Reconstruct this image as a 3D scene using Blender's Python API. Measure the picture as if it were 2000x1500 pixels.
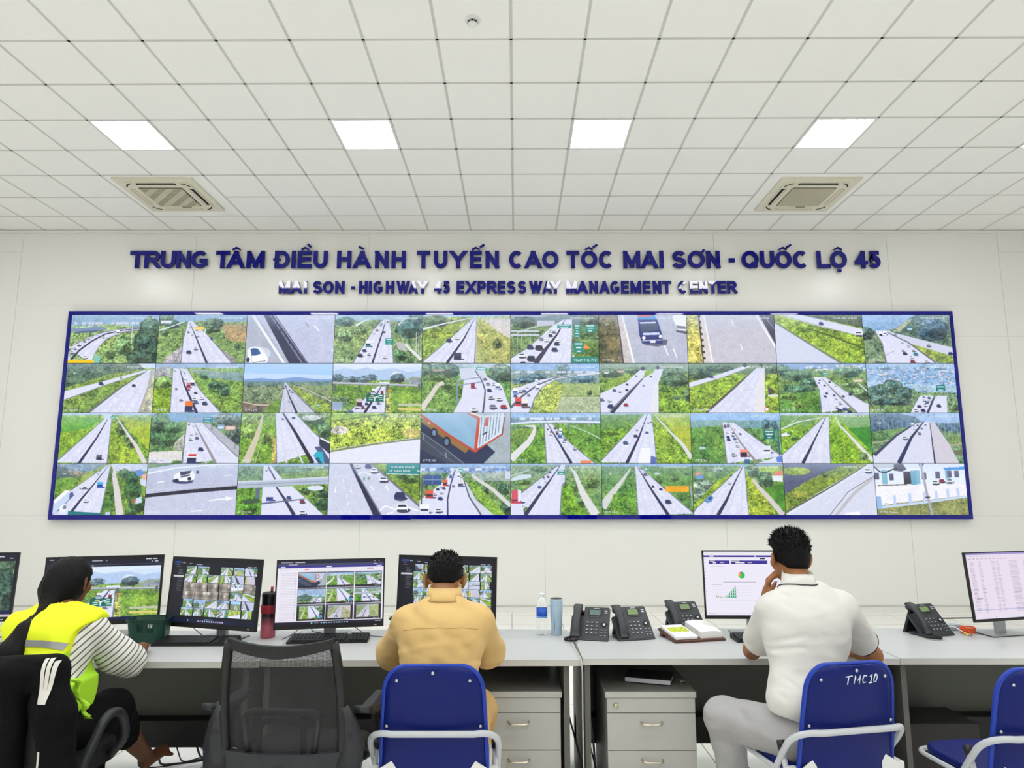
import bpy, bmesh, math, random
import numpy as np
from mathutils import Vector, Matrix
for o in list(bpy.data.objects): bpy.data.objects.remove(o)
sc = bpy.context.scene
COL = sc.collection
PI = math.pi
# ---------------------------------------------------------------- camera, world, exposure
cam_d = bpy.data.cameras.new('camera'); cam = bpy.data.objects.new('camera', cam_d); COL.objects.link(cam)
cam_d.sensor_width = 36.0; cam_d.lens = 36.0*1328.4/2000.0
cam_d.clip_start = 0.05; cam_d.clip_end = 100
cam.location = (0, 0, 1.60); cam.rotation_euler = (PI/2+0.15204, 0, 0)
sc.camera = cam
sc.view_settings.view_transform = 'Standard'
sc.view_settings.look = 'None'
EXPO = 0.0
sc.view_settings.exposure = EXPO
sc.view_settings.gamma = 1.0
sc.view_settings.use_curve_mapping = False
w = bpy.data.worlds.new('world'); sc.world = w; w.use_nodes = True
w.node_tree.nodes['Background'].inputs[0].default_value = (1, 1, 1, 1)
w.node_tree.nodes['Background'].inputs[1].default_value = 0.0
LIGHT_W = 25.5          # radiance of the ceiling light diffusers
sc.cycles.max_bounces = 8
sc.cycles.diffuse_bounces = 5
sc.cycles.glossy_bounces = 4
sc.cycles.transmission_bounces = 8
sc.cycles.transparent_max_bounces = 16
sc.cycles.sample_clamp_indirect = 6
sc.cycles.use_denoising = True
WALL_Y = 9.162; CEIL = 5.20
rnd = random.Random(7)

# ---------------------------------------------------------------- materials
def lin(c):
    return tuple(((x/255.0)/12.92 if x/255.0 <= .04045 else ((x/255.0+.055)/1.055)**2.4) for x in c)
MATS = {}
def mat(name, rgb=(200, 200, 200), rough=.5, metal=0, spec=.5, coat=0, bump=0, bscale=200, alpha=1, trans=0, ior=1.45, emit=0, var=0, vscale=6, sheen=0, coatr=.03, fold=0):
    if name in MATS: return MATS[name]
    m = bpy.data.materials.new(name); m.use_nodes = True
    nt = m.node_tree; b = nt.nodes['Principled BSDF']
    L = lin(rgb)+(1,)
    b.inputs['Base Color'].default_value = L
    b.inputs['Roughness'].default_value = rough
    b.inputs['Metallic'].default_value = metal
    b.inputs['Specular IOR Level'].default_value = spec
    b.inputs['Coat Weight'].default_value = coat
    b.inputs['Coat Roughness'].default_value = coatr
    b.inputs['Transmission Weight'].default_value = trans
    b.inputs['IOR'].default_value = ior
    b.inputs['Sheen Weight'].default_value = sheen
    if emit:
        b.inputs['Emission Color'].default_value = L
        b.inputs['Emission Strength'].default_value = emit
    tc = None
    if bump or var or fold:
        tc = nt.nodes.new('ShaderNodeTexCoord')
    if var:
        n = nt.nodes.new('ShaderNodeTexNoise'); n.inputs['Scale'].default_value = vscale; n.inputs['Detail'].default_value = 4
        nt.links.new(tc.outputs['Object'], n.inputs['Vector'])
        r = nt.nodes.new('ShaderNodeMapRange'); r.inputs[1].default_value = .3; r.inputs[2].default_value = .7
        r.inputs[3].default_value = 1-var; r.inputs[4].default_value = 1+var
        nt.links.new(n.outputs['Fac'], r.inputs[0])
        mx = nt.nodes.new('ShaderNodeVectorMath'); mx.operation = 'SCALE'; mx.inputs[0].default_value = L[:3]
        nt.links.new(r.outputs[0], mx.inputs['Scale']); nt.links.new(mx.outputs[0], b.inputs['Base Color'])
    if bump:
        n2 = nt.nodes.new('ShaderNodeTexNoise'); n2.inputs['Scale'].default_value = bscale; n2.inputs['Detail'].default_value = 3
        nt.links.new(tc.outputs['Object'], n2.inputs['Vector'])
        bp = nt.nodes.new('ShaderNodeBump'); bp.inputs['Strength'].default_value = bump; bp.inputs['Distance'].default_value = .002
        nt.links.new(n2.outputs['Fac'], bp.inputs['Height']); nt.links.new(bp.outputs[0], b.inputs['Normal'])
    if fold:
        n3 = nt.nodes.new('ShaderNodeTexNoise'); n3.inputs['Scale'].default_value = 6.5; n3.inputs['Detail'].default_value = .8; n3.inputs['Distortion'].default_value = .5
        mp3 = nt.nodes.new('ShaderNodeMapping'); mp3.inputs['Scale'].default_value = (1, 1, 1.9); mp3.inputs['Rotation'].default_value = (0, .5, 0)
        nt.links.new(tc.outputs['Object'], mp3.inputs['Vector']); nt.links.new(mp3.outputs[0], n3.inputs['Vector'])
        b3 = nt.nodes.new('ShaderNodeBump'); b3.inputs['Strength'].default_value = fold; b3.inputs['Distance'].default_value = .03
        nt.links.new(n3.outputs['Fac'], b3.inputs['Height'])
        if bump: nt.links.new(bp.outputs[0], b3.inputs['Normal'])
        nt.links.new(b3.outputs[0], b.inputs['Normal'])
    MATS[name] = m
    return m

M_metalgrey = mat('painted_grey_tube', (186, 190, 194), .35, 0, .4, bump=.05)
M_black = mat('black_plastic', (20, 20, 22), .45, bump=.1)
M_dark = mat('charcoal_plastic', (52, 56, 60), .5, bump=.1)
M_white = mat('white_plastic', (232, 232, 230), .4, bump=.05)
M_steel = mat('brushed_steel', (190, 190, 192), .28, 1, bump=.1)
M_silver = mat('silver_plastic', (172, 175, 178), .35, .5, bump=.05)

# ---------------------------------------------------------------- mesh helpers
class MB:
    """collects geometry that becomes ONE mesh object"""
    def __init__(s): s.v = []; s.f = []; s.m = []; s.sm = []; s.mats = []
    def mi(s, m):
        if m not in s.mats: s.mats.append(m)
        return s.mats.index(m)
    def add(s, vs, fs, m, smooth=False, T=None):
        o = len(s.v); k = s.mi(m)
        if T is not None: vs = [tuple(T @ Vector(p)) for p in vs]
        s.v += [tuple(p) for p in vs]
        for f in fs: s.f.append([i+o for i in f]); s.m.append(k); s.sm.append(smooth)
        return s
    def box(s, x0, x1, y0, y1, z0, z1, m, T=None, bev=0):
        if bev <= 0:
            v = [(x0,y0,z0),(x1,y0,z0),(x1,y1,z0),(x0,y1,z0),(x0,y0,z1),(x1,y0,z1),(x1,y1,z1),(x0,y1,z1)]
            f = [(0,3,2,1),(4,5,6,7),(0,1,5,4),(1,2,6,5),(2,3,7,6),(3,0,4,7)]
            return s.add(v, f, m, False, T)
        bm = bmesh.new(); bmesh.ops.create_cube(bm, size=1)
        for q in bm.verts:
            q.co = Vector(((x0+x1)/2+q.co.x*(x1-x0), (y0+y1)/2+q.co.y*(y1-y0), (z0+z1)/2+q.co.z*(z1-z0)))
        bmesh.ops.bevel(bm, geom=bm.edges[:], offset=bev, segments=3, affect='EDGES', profile=.5)
        bm.verts.index_update()
        v = [tuple(q.co) for q in bm.verts]; f = [[q.index for q in fc.verts] for fc in bm.faces]
        bm.free()
        return s.add(v, f, m, False, T)
    def prism(s, poly, y0, y1, m, axis='y', T=None, smooth=False):
        """poly of (a,b) extruded along axis; axis y -> (x,z), z -> (x,y), x -> (y,z)"""
        n = len(poly)
        def P(a, b, c): return (a, c, b) if axis == 'y' else ((a, b, c) if axis == 'z' else (c, a, b))
        v = [P(a, b, y0) for a, b in poly]+[P(a, b, y1) for a, b in poly]
        f = [list(range(n))[::-1], list(range(n, 2*n))]
        s.add(v, f, m, False, T)
        o = len(s.v)-2*n; k = s.mi(m)
        for i in range(n):
            j = (i+1) % n
            s.f.append([o+i, o+j, o+n+j, o+n+i]); s.m.append(k); s.sm.append(smooth)
        return s
    def tube(s, pts, r, m, n=12, T=None, caps=True, closed=False):
        pts = [Vector(p) for p in pts]; rs = r if isinstance(r, (list, tuple)) else [r]*len(pts)
        N = len(pts); v = []; f = []
        tang = []
        for i in range(N):
            if closed: t = pts[(i+1) % N]-pts[i-1]
            else: t = pts[min(i+1, N-1)]-pts[max(i-1, 0)]
            tang.append(t.normalized() if t.length > 1e-9 else Vector((0, 0, 1)))
        a = Vector((0, 0, 1)) if abs(tang[0].z) < .9 else Vector((1, 0, 0))
        u = tang[0].cross(a).normalized()
        for i in range(N):
            u = (u - tang[i]*u.dot(tang[i]))
            u = u.normalized() if u.length > 1e-6 else tang[i].orthogonal().normalized()
            w_ = tang[i].cross(u)
            for k in range(n):
                an = 2*PI*k/n
                v.append(tuple(pts[i]+(u*math.cos(an)+w_*math.sin(an))*rs[i]))
        for i in range(N if closed else N-1):
            j = (i+1) % N
            for k in range(n):
                f.append((i*n+k, i*n+(k+1) % n, j*n+(k+1) % n, j*n+k))
        if caps and not closed:
            f.append(list(range(n))[::-1]); f.append([(N-1)*n+k for k in range(n)])
        return s.add(v, f, m, True, T)
    def lathe(s, prof, m, n=32, T=None, c=(0, 0, 0)):
        v = []; f = []
        for (r, z) in prof:
            for k in range(n):
                a = 2*PI*k/n; v.append((c[0]+r*math.cos(a), c[1]+r*math.sin(a), c[2]+z))
        for i in range(len(prof)-1):
            for k in range(n):
                f.append((i*n+k, i*n+(k+1) % n, (i+1)*n+(k+1) % n, (i+1)*n+k))
        if prof[0][0] > 1e-6: f.append(list(range(n))[::-1])
        if prof[-1][0] > 1e-6: f.append([(len(prof)-1)*n+k for k in range(n)])
        return s.add(v, f, m, True, T)
    def build(s, name, parent=None, autosmooth=True):
        me = bpy.data.meshes.new(name); me.from_pydata(s.v, [], s.f)
        for m in s.mats: me.materials.append(m)
        me.polygons.foreach_set('material_index', s.m)
        me.polygons.foreach_set('use_smooth', s.sm)
        me.update()
        return link(name, me, parent)
def link(name, data, parent=None):
    o = bpy.data.objects.new(name, data); COL.objects.link(o)
    if parent is not None: o.parent = parent
    return o
def thing(name, label, cat, loc=(0, 0, 0), rz=0, group=None):
    o = bpy.data.objects.new(name, None); COL.objects.link(o)
    o.empty_display_size = .1
    o.location = loc; o.rotation_euler = (0, 0, rz)
    o['label'] = label; o['category'] = cat
    if group: o['group'] = group
    return o
def tag(o, label, cat, group=None, kind=None):
    o['label'] = label; o['category'] = cat
    if group: o['group'] = group
    if kind: o['kind'] = kind
    return o
def struct(o, label=None, cat=None):
    o['kind'] = 'structure'
    if label: o['label'] = label
    if cat: o['category'] = cat
    return o
def copy_thing(root, loc, rz, label, group=None):
    r = root.copy(); COL.objects.link(r); r.location = loc; r.rotation_euler = (0, 0, rz)
    r['label'] = label
    if group: r['group'] = group
    for ch in list(root.children):
        c = ch.copy(); COL.objects.link(c); c.parent = r
        for g in ch.children:
            d = g.copy(); COL.objects.link(d); d.parent = c
    return r
def arc_pts(c, r, a0, a1, n, plane='xz', k=0):
    out = []
    for i in range(n+1):
        a = a0+(a1-a0)*i/n; p, q = c[0]+r*math.cos(a), c[1]+r*math.sin(a)
        out.append((p, k, q) if plane == 'xz' else (p, q, k))
    return out
def fillet(pts, r, n=6):
    """rounded polyline through 3-D corner points"""
    pts = [Vector(p) for p in pts]; out = [pts[0]]
    for i in range(1, len(pts)-1):
        a, b, c = pts[i-1], pts[i], pts[i+1]
        d1 = (a-b); d2 = (c-b); rr = min(r, d1.length*.48, d2.length*.48)
        p = b+d1.normalized()*rr; q = b+d2.normalized()*rr
        for k in range(n+1):
            t = k/n; out.append(p*(1-t)**2+b*2*t*(1-t)+q*t*t)
    out.append(pts[-1]); return out
def rrect(x0, x1, z0, z1, r, n=5):
    """rounded rectangle outline; r = number or (bl, br, tr, tl)"""
    R = r if isinstance(r, tuple) else (r,)*4
    out = []
    for (cx, cz, a, q) in ((x0, z0, PI, R[0]), (x1, z0, 1.5*PI, R[1]), (x1, z1, 0, R[2]), (x0, z1, .5*PI, R[3])):
        sx = 1 if cx == x0 else -1; sz = 1 if cz == z0 else -1
        for k in range(n+1):
            t = a+.5*PI*k/n; out.append((cx+sx*q+q*math.cos(t), cz+sz*q+q*math.sin(t)))
    return out

# ---------------------------------------------------------------- the room
def wall_mat():
    m = mat('glossy_cream_wall_panel', (229, 229, 224), .22, coat=0, spec=.45, bump=.02, bscale=3)
    return m
MW = wall_mat()
XR = 9.6; YB = -6.0
b = MB(); b.box(-XR, XR, WALL_Y, WALL_Y+.1, 0, CEIL, MW)
wall_front = struct(b.build('wall_front'))
seam_m = mat('panel_joint', (196, 196, 188), .6)
b = MB()
for x in (-6.88, -4.445, -2.01, .435, 2.835, 5.27, 6.83):
    b.box(x-.003, x+.003, WALL_Y-.0015, WALL_Y+.01, .12, 5.14, seam_m)
for z, xa, xb in ((4.88, -XR, -6.88), (4.88, 6.83, XR), (3.667, 6.06, XR), (1.242, -XR, -6.10), (1.242, 6.06, XR), (4.103, -6.88, -4.445), (4.103, 5.27, 6.83)):
    b.box(xa, xb, WALL_Y-.0012, WALL_Y+.01, z-.002, z+.002, seam_m)
struct(b.build('trim_3'))
MS = mat('side_wall_paint', (240, 240, 238), .5, bump=.05)
struct(MB().box(-XR-.1, -XR, YB, WALL_Y, 0, CEIL, MS).build('wall_left'))
struct(MB().box(XR, XR+.1, YB, WALL_Y, 0, CEIL, MS).build('wall_right'))
struct(MB().box(-XR, XR, YB-.1, YB, 0, CEIL, MS).build('wall_back'))
# cornice under the ceiling, skirting at the floor
mt = mat('cream_aluminium_trim', (230, 230, 224), .4)
struct(MB().box(-XR, XR, WALL_Y-.022, WALL_Y, CEIL-.05, CEIL-.008, mt).build('trim_1'))
b = MB(); b.box(-XR, XR, WALL_Y-.014, WALL_Y, 0, .085, mat('skirting_white', (226, 226, 220), .4)); b.box(-XR, XR, WALL_Y-.02, WALL_Y, .085, .1, seam_m)
struct(b.build('baseboard_front'))
# floor: polished cream tiles with thin joints
fm = bpy.data.materials.new('polished_floor_tile'); fm.use_nodes = True
nt = fm.node_tree; bs = nt.nodes['Principled BSDF']
tc = nt.nodes.new('ShaderNodeTexCoord'); mp = nt.nodes.new('ShaderNodeMapping'); br = nt.nodes.new('ShaderNodeTexBrick')
mp.inputs['Location'].default_value = (.0, .009, 0)
nt.links.new(tc.outputs['Object'], mp.inputs['Vector']); nt.links.new(mp.outputs[0], br.inputs['Vector'])
br.offset = 0; br.inputs['Scale'].default_value = 1; br.inputs['Brick Width'].default_value = .6; br.inputs['Row Height'].default_value = .6
br.inputs['Mortar Size'].default_value = .003; br.inputs['Mortar Smooth'].default_value = 0
br.inputs['Color1'].default_value = lin((240, 239, 234))+(1,); br.inputs['Color2'].default_value = lin((238, 237, 232))+(1,)
br.inputs['Mortar'].default_value = lin((120, 118, 110))+(1,)
nt.links.new(br.outputs['Color'], bs.inputs['Base Color']); bs.inputs['Roughness'].default_value = .18
struct(MB().box(-XR-.1, XR+.1, YB-.1, WALL_Y+.1, -.1, 0, fm).build('floor'))

# ceiling: tiles, metal T-grid, lights
TH = -.006                                   # the grid runs a touch off the wall
R_C = Matrix.Rotation(TH, 4, 'Z')
def gx(i, j):                                # grid node -> room x, y
    p = R_C @ Vector((-.008+.6*i, .6*j, 0)); return p.x, p.y+5.029
cm = mat('mineral_ceiling_tile', (246, 245, 242), .8, spec=.3, bump=.15, bscale=90)
struct(MB().box(-XR-.1, XR+.1, YB-.1, WALL_Y+.1, CEIL, CEIL+.1, cm).build('ceiling'))
gm = mat('ceiling_grid_metal', (206, 205, 199), .5)
b = MB()
AC = [(-4.695, -3.755), (3.165, 4.105)]
ACY = (7.50, 8.45)
def strip(x0, y0, x1, y1, wd=.024):
    d = Vector((x1-x0, y1-y0, 0)).normalized(); n = Vector((-d.y, d.x, 0))*wd/2
    a = Vector((x0, y0, 0)); c = Vector((x1, y1, 0))
    P = [a-n, c-n, c+n, a+n]
    b.add([(p.x, p.y, CEIL-.002) for p in P]+[(p.x, p.y, CEIL+.001) for p in P], [(3, 2, 1, 0), (0, 1, 5, 4), (1, 2, 6, 5), (2, 3, 7, 6), (3, 0, 4, 7)], gm)
blocks = [(-8, -6, 4, 6), (5, 7, 4, 6)]      # filler boards round the two air units carry no bars
def blocked(i, j, horiz):
    for (a, c, d, e) in blocks:
        if horiz and a <= i < c and d < j < e: return True
        if not horiz and d <= j < e and a < i < c: return True
    return False
for j in range(-18, 7):
    for i in range(-16, 16):
        if not blocked(i, j, True):
            strip(*gx(i, j), *gx(i+1, j))
for i in range(-15, 16):
    for j in range(-18, 7):
        if not blocked(i, j, False):
            x1, y1 = gx(i, j+1)
            if y1 > WALL_Y: x0, y0 = gx(i, j); t = (WALL_Y-y0)/(y1-y0); x1 = x0+(x1-x0)*t; y1 = WALL_Y
            strip(*gx(i, j), x1, y1)
struct(b.build('trim_2'))
def clip_poly(P, h):
    for (s, lim) in ((1, 0.0), (-1, -h)):
        out = []
        for i in range(len(P)):
            a, b = P[i-1], P[i]; fa = s*a[1] >= lim-1e-9; fb = s*b[1] >= lim-1e-9
            if fa != fb:
                t = (lim/s-a[1])/(b[1]-a[1]); out.append((a[0]+(b[0]-a[0])*t, lim/s))
            if fb: out.append(b)
        P = out
    return P
# recessed LED panels
em = bpy.data.materials.new('led_panel_diffuser'); em.use_nodes = True
nt = em.node_tree; nt.nodes.remove(nt.nodes['Principled BSDF']); e = nt.nodes.new('ShaderNodeEmission')
e.inputs[0].default_value = (1.0, 1.0, 1.0, 1); e.inputs[1].default_value = LIGHT_W
nt.links.new(e.outputs[0], nt.nodes['Material Output'].inputs[0])
fr = mat('led_panel_frame', (222, 224, 224), .4)
lamp0 = None
names = {-11: 'far left of the row', -7: 'left panel of the four in view, above the left air unit', -3: 'second panel from the left in view', 1: 'third panel from the left in view', 5: 'right panel of the four in view, above the right air unit', 9: 'far right of the row'}
for r, j in enumerate((2, -2, -6, -10, -14)):
    for i in (-11, -7, -3, 1, 5, 9):
        x, y = gx(i+.5, j+.5)
        if r == 0: lab = 'square white ceiling light, '+names[i]
        else: lab = 'square white ceiling light behind the camera'
        grp = 'ceiling lights in the front row' if r == 0 else 'ceiling lights behind the camera'
        if lamp0 is None:
            lamp0 = thing('ceiling_light', lab, 'light', (x, y, CEIL), TH, grp)
            b = MB()
            for (a0, a1, c0, c1) in ((-.298, .298, -.298, -.278), (-.298, .298, .278, .298), (-.298, -.278, -.278, .278), (.278, .298, -.278, .278)):
                b.box(a0, a1, c0, c1, -.008, .0, fr)
            b.build('frame', lamp0)
            MB().box(-.278, .278, -.278, .278, -.005, -.001, em).build('diffuser', lamp0)
        else:
            copy_thing(lamp0, (x, y, CEIL), TH, lab, grp)
# the two cassette air units
acm = mat('cream_air_unit_plastic', (222, 217, 198), .45)
acd = mat('air_unit_dark_slot', (14, 13, 12), .7)
acg = mat('air_unit_grille', (196, 190, 168), .6)
acs = mat('air_unit_filter', (70, 64, 52), .8)
def ac_unit(x0, x1, y0, y1, label, striped):
    cx, cy = (x0+x1)/2, (y0+y1)/2
    t = thing('cassette_air_conditioner', label, 'air conditioner', (cx, cy, CEIL), 0)
    b = MB(); R = .475
    b.prism(rrect(-R, R, -R, R, .01), -.022, -.001, acm, 'z')
    b.prism(rrect(-.40, .40, -.40, .40, .11), -.036, -.02, acm, 'z', smooth=False)
    b.build('panel', t)
    for k in range(4):
        T = Matrix.Rotation(k*PI/2, 4, 'Z')
        MB().prism(rrect(-.235, .235, .325, .385, .02), -.0395, -.03, acd if k in (2, 3 if striped else 1) else acg, 'z', T).build('air_slot', t)
        MB().prism(rrect(-.22, .22, .332, .352, .008), -.043, -.038, acm, 'z', T).build('louvre', t)
        b = MB(); n = 8
        out = [(.27+.115*math.cos(PI/2*q/n+.0), .27+.115*math.sin(PI/2*q/n)) for q in range(1, n)]
        inn = [(.27+.098*math.cos(PI/2*q/n), .27+.098*math.sin(PI/2*q/n)) for q in range(1, n)]
        for q in range(len(out)-1):
            b.prism([inn[q], out[q], out[q+1], inn[q+1]], -.0385, -.03, acd, 'z', T)
        b.build('corner_slot', t)
    g = MB(); g.prism(rrect(-.265, .265, -.265, .265, .02), -.042, -.03, acs, 'z'); g.build('filter', t)
    g = MB()
    if striped:
        # wide plain slats with dark gaps at a slant
        for q in range(26):
            u0 = -.26+.52*q/26
            g.box(u0, u0+.011, -.262, .262, -.046, -.041, acg)
        for q in range(-3, 4):
            g.box(-.262, .262, q*.08-.003, q*.08+.003, -.047, -.041, acg)
        for q in range(6):
            cx_ = -.27+q*.2
            pl = clip_poly([(-.262, cx_-.05+.262), (.262, cx_-.05-.524+.262), (.262, cx_+.05-.524+.262), (-.262, cx_+.05+.262)], .524)
            if len(pl) > 2: g.prism([(b_-.262, a_) for a_, b_ in pl], -.049, -.046, acg, 'z')
    else:
        for q in range(30):
            u0 = -.26+.52*q/30; g.box(u0, u0+.0115, -.262, .262, -.046, -.041, acg)
        for q in range(18):
            u0 = -.26+.52*q/18; g.box(-.262, .262, u0, u0+.008, -.0465, -.041, acg)
    g.build('grille', t)
    MB().box(-.0, .12, .292, .305, -.039, -.034, acd).build('maker_badge', t)
    return t
ac_unit(AC[0][0], AC[0][1], *ACY, 'cream ceiling air unit with dark striped grille, on the left', True)
ac_unit(AC[1][0], AC[1][1], ACY[0], ACY[1], 'cream ceiling air unit with fine pale grille, on the right', False)
t = thing('smoke_detector', 'small white round smoke detector on the ceiling', 'smoke detector', (-.307, 4.80, CEIL))
MB().lathe([(.0, -.012), (.055, -.012), (.062, -.004), (.062, 0)], M_white, 32).build('base', t)
MB().lathe([(.0, -.05), (.018, -.049), (.034, -.04), (.036, -.03), (.03, -.028), (.03, -.012)], M_white, 32).build('head', t)
b = MB()
for k in range(8):
    a = k*PI/4; T = Matrix.Rotation(a, 4, 'Z'); b.box(.029, .0385, -.009, .009, -.029, -.018, M_black, T)
b.build('vent', t)
# ---------------------------------------------------------------- raised lettering on the wall
ML = mat('blue_acrylic_letter', (3, 6, 122), .03, spec=.52)
MLs = mat('letter_side', (10, 12, 60), .3)
def ribbon(pts, t, ext0, ext1):
    """constant-width closed outline round a 2-D polyline with mitred joins"""
    P = [Vector(p) for p in pts]
    d0 = (P[0]-P[1]).normalized(); d1 = (P[-1]-P[-2]).normalized()
    P[0] = P[0]+d0*ext0; P[-1] = P[-1]+d1*ext1
    L = []; R = []
    for i in range(len(P)):
        if i == 0: d = P[1]-P[0]; n = Vector((-d.y, d.x)).normalized(); k = 1
        elif i == len(P)-1: d = P[-1]-P[-2]; n = Vector((-d.y, d.x)).normalized(); k = 1
        else:
            a = (P[i]-P[i-1]).normalized(); c = (P[i+1]-P[i]).normalized()
            n1 = Vector((-a.y, a.x)); n2 = Vector((-c.y, c.x)); n = (n1+n2).normalized(); k = 1/max(.35, n.dot(n1))
        L.append(P[i]+n*t/2*k); R.append(P[i]-n*t/2*k)
    return L, R
def ell(cx, cy, rx, ry, a0, a1, n=22):
    return [(cx+rx*math.cos(math.radians(a0+(a1-a0)*i/n)), cy+ry*math.sin(math.radians(a0+(a1-a0)*i/n))) for i in range(n+1)]
def glyph(ch):
    """strokes in a unit box measured to stroke centres: (points, ext0, ext1, closed)"""
    S = lambda *p, e=.5, f=.5: (list(p), e, f)
    if ch == 'T': return [S((.5, 0), (.5, 1)), S((0, 1), (1, 1))]
    if ch == 'I': return [S((.5, 0), (.5, 1))]
    if ch == '-': return [S((0, .5), (1, .5))]
    if ch == 'H': return [S((0, 0), (0, 1)), S((1, 0), (1, 1)), S((0, .52), (1, .52))]
    if ch == 'L': return [S((0, 1), (0, 0), (1, 0), f=.5)]
    if ch == 'E': return [S((1, 1), (0, 1), (0, 0), (1, 0)), S((0, .52), (.92, .52))]
    if ch == 'N': return [S((0, 0), (0, 1)), S((1, 0), (1, 1)), S((0, 1.02), (1, -.02))]
    if ch == 'M': return [S((0, 0), (0, 1)), S((1, 0), (1, 1)), S((.02, 1), (.5, .05), e=.4, f=.6), S((.98, 1), (.5, .05), e=.4, f=.6)]
    if ch == 'U': return [S((0, 1), *ell(.5, .40, .5, .40, 180, 360), (1, 1))]
    if ch == 'A': return [S((0, 0), (.5, 1.0), e=.8), S((1, 0), (.5, 1.0), e=.8), S((.2, .26), (.8, .26), e=0, f=0)]
    if ch == 'Y': return [S((0, 1), (.5, .46), e=.9), S((1, 1), (.5, .46), e=.9), S((.5, .46), (.5, 0))]
    if ch == 'X': return [S((0, 0), (1, 1), e=.9, f=.9), S((1, 0), (0, 1), e=.9, f=.9)]
    if ch == 'W': return [S((0, 1), (.27, 0), e=.6), S((.27, 0), (.5, .95), f=.6), S((1, 1), (.73, 0), e=.6), S((.73, 0), (.5, .95), f=.6)]
    if ch == 'O': return [S(*ell(.5, .5, .5, .5, 90, 450, 40), e=0, f=0)]
    if ch == 'Q': return [S(*ell(.5, .5, .5, .5, 90, 450, 40), e=0, f=0), S((.55, .24), (1.02, -.08), e=0, f=0)]
    if ch == 'C': return [S(*ell(.52, .5, .52, .5, 48, 312, 30), e=0, f=0)]
    if ch == 'G': return [S(*ell(.52, .5, .52, .5, 48, 318, 30), (.98, .18), (.98, .42), (.58, .42), e=0, f=.2)]
    if ch == 'P': return [S((0, 0), (0, 1)), S((0, 1), (.58, 1), *ell(.62, .73, .36, .27, 80, -80, 14), (.0, .46), e=0, f=0)]
    if ch == 'R': return [S((0, 0), (0, 1)), S((0, 1), (.55, 1), *ell(.6, .74, .34, .26, 80, -80, 14), (.0, .48), e=0, f=0), S((.48, .48), (.98, 0), e=0, f=.6)]
    if ch == 'D': return [S((0, 0), (0, 1)), S((0, 1), (.4, 1), *ell(.45, .5, .55, .5, 80, -80, 24), (.4, 0), (0, 0), e=0, f=0)]
    if ch == 'S': return [S(*ell(.5, .76, .46, .24, 20, 180, 12), *ell(.5, .76, .46, .26, 200, 262, 5), (.5, .5), *ell(.52, .25, .48, .25, 82, 0, 7), *ell(.5, .25, .5, .25, -15, -165, 12), e=0, f=0)]
    if ch == '4': return [S((.72, 0), (.72, 1)), S((.72, 1.0), (.0, .30), e=.1, f=.0), S((0, .27), (1, .27))]
    if ch == '5': return [S((.95, 1), (.2, 1), (.1, .52), *ell(.47, .33, .5, .33, 135, -150, 22), e=.3, f=0)]
    return []
BASE = {'Â': 'A', 'À': 'A', 'Ề': 'E', 'Ế': 'E', 'Ố': 'O', 'Ơ': 'O', 'Ộ': 'O', 'Đ': 'D'}
LH = WALL_Y-.055
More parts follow.
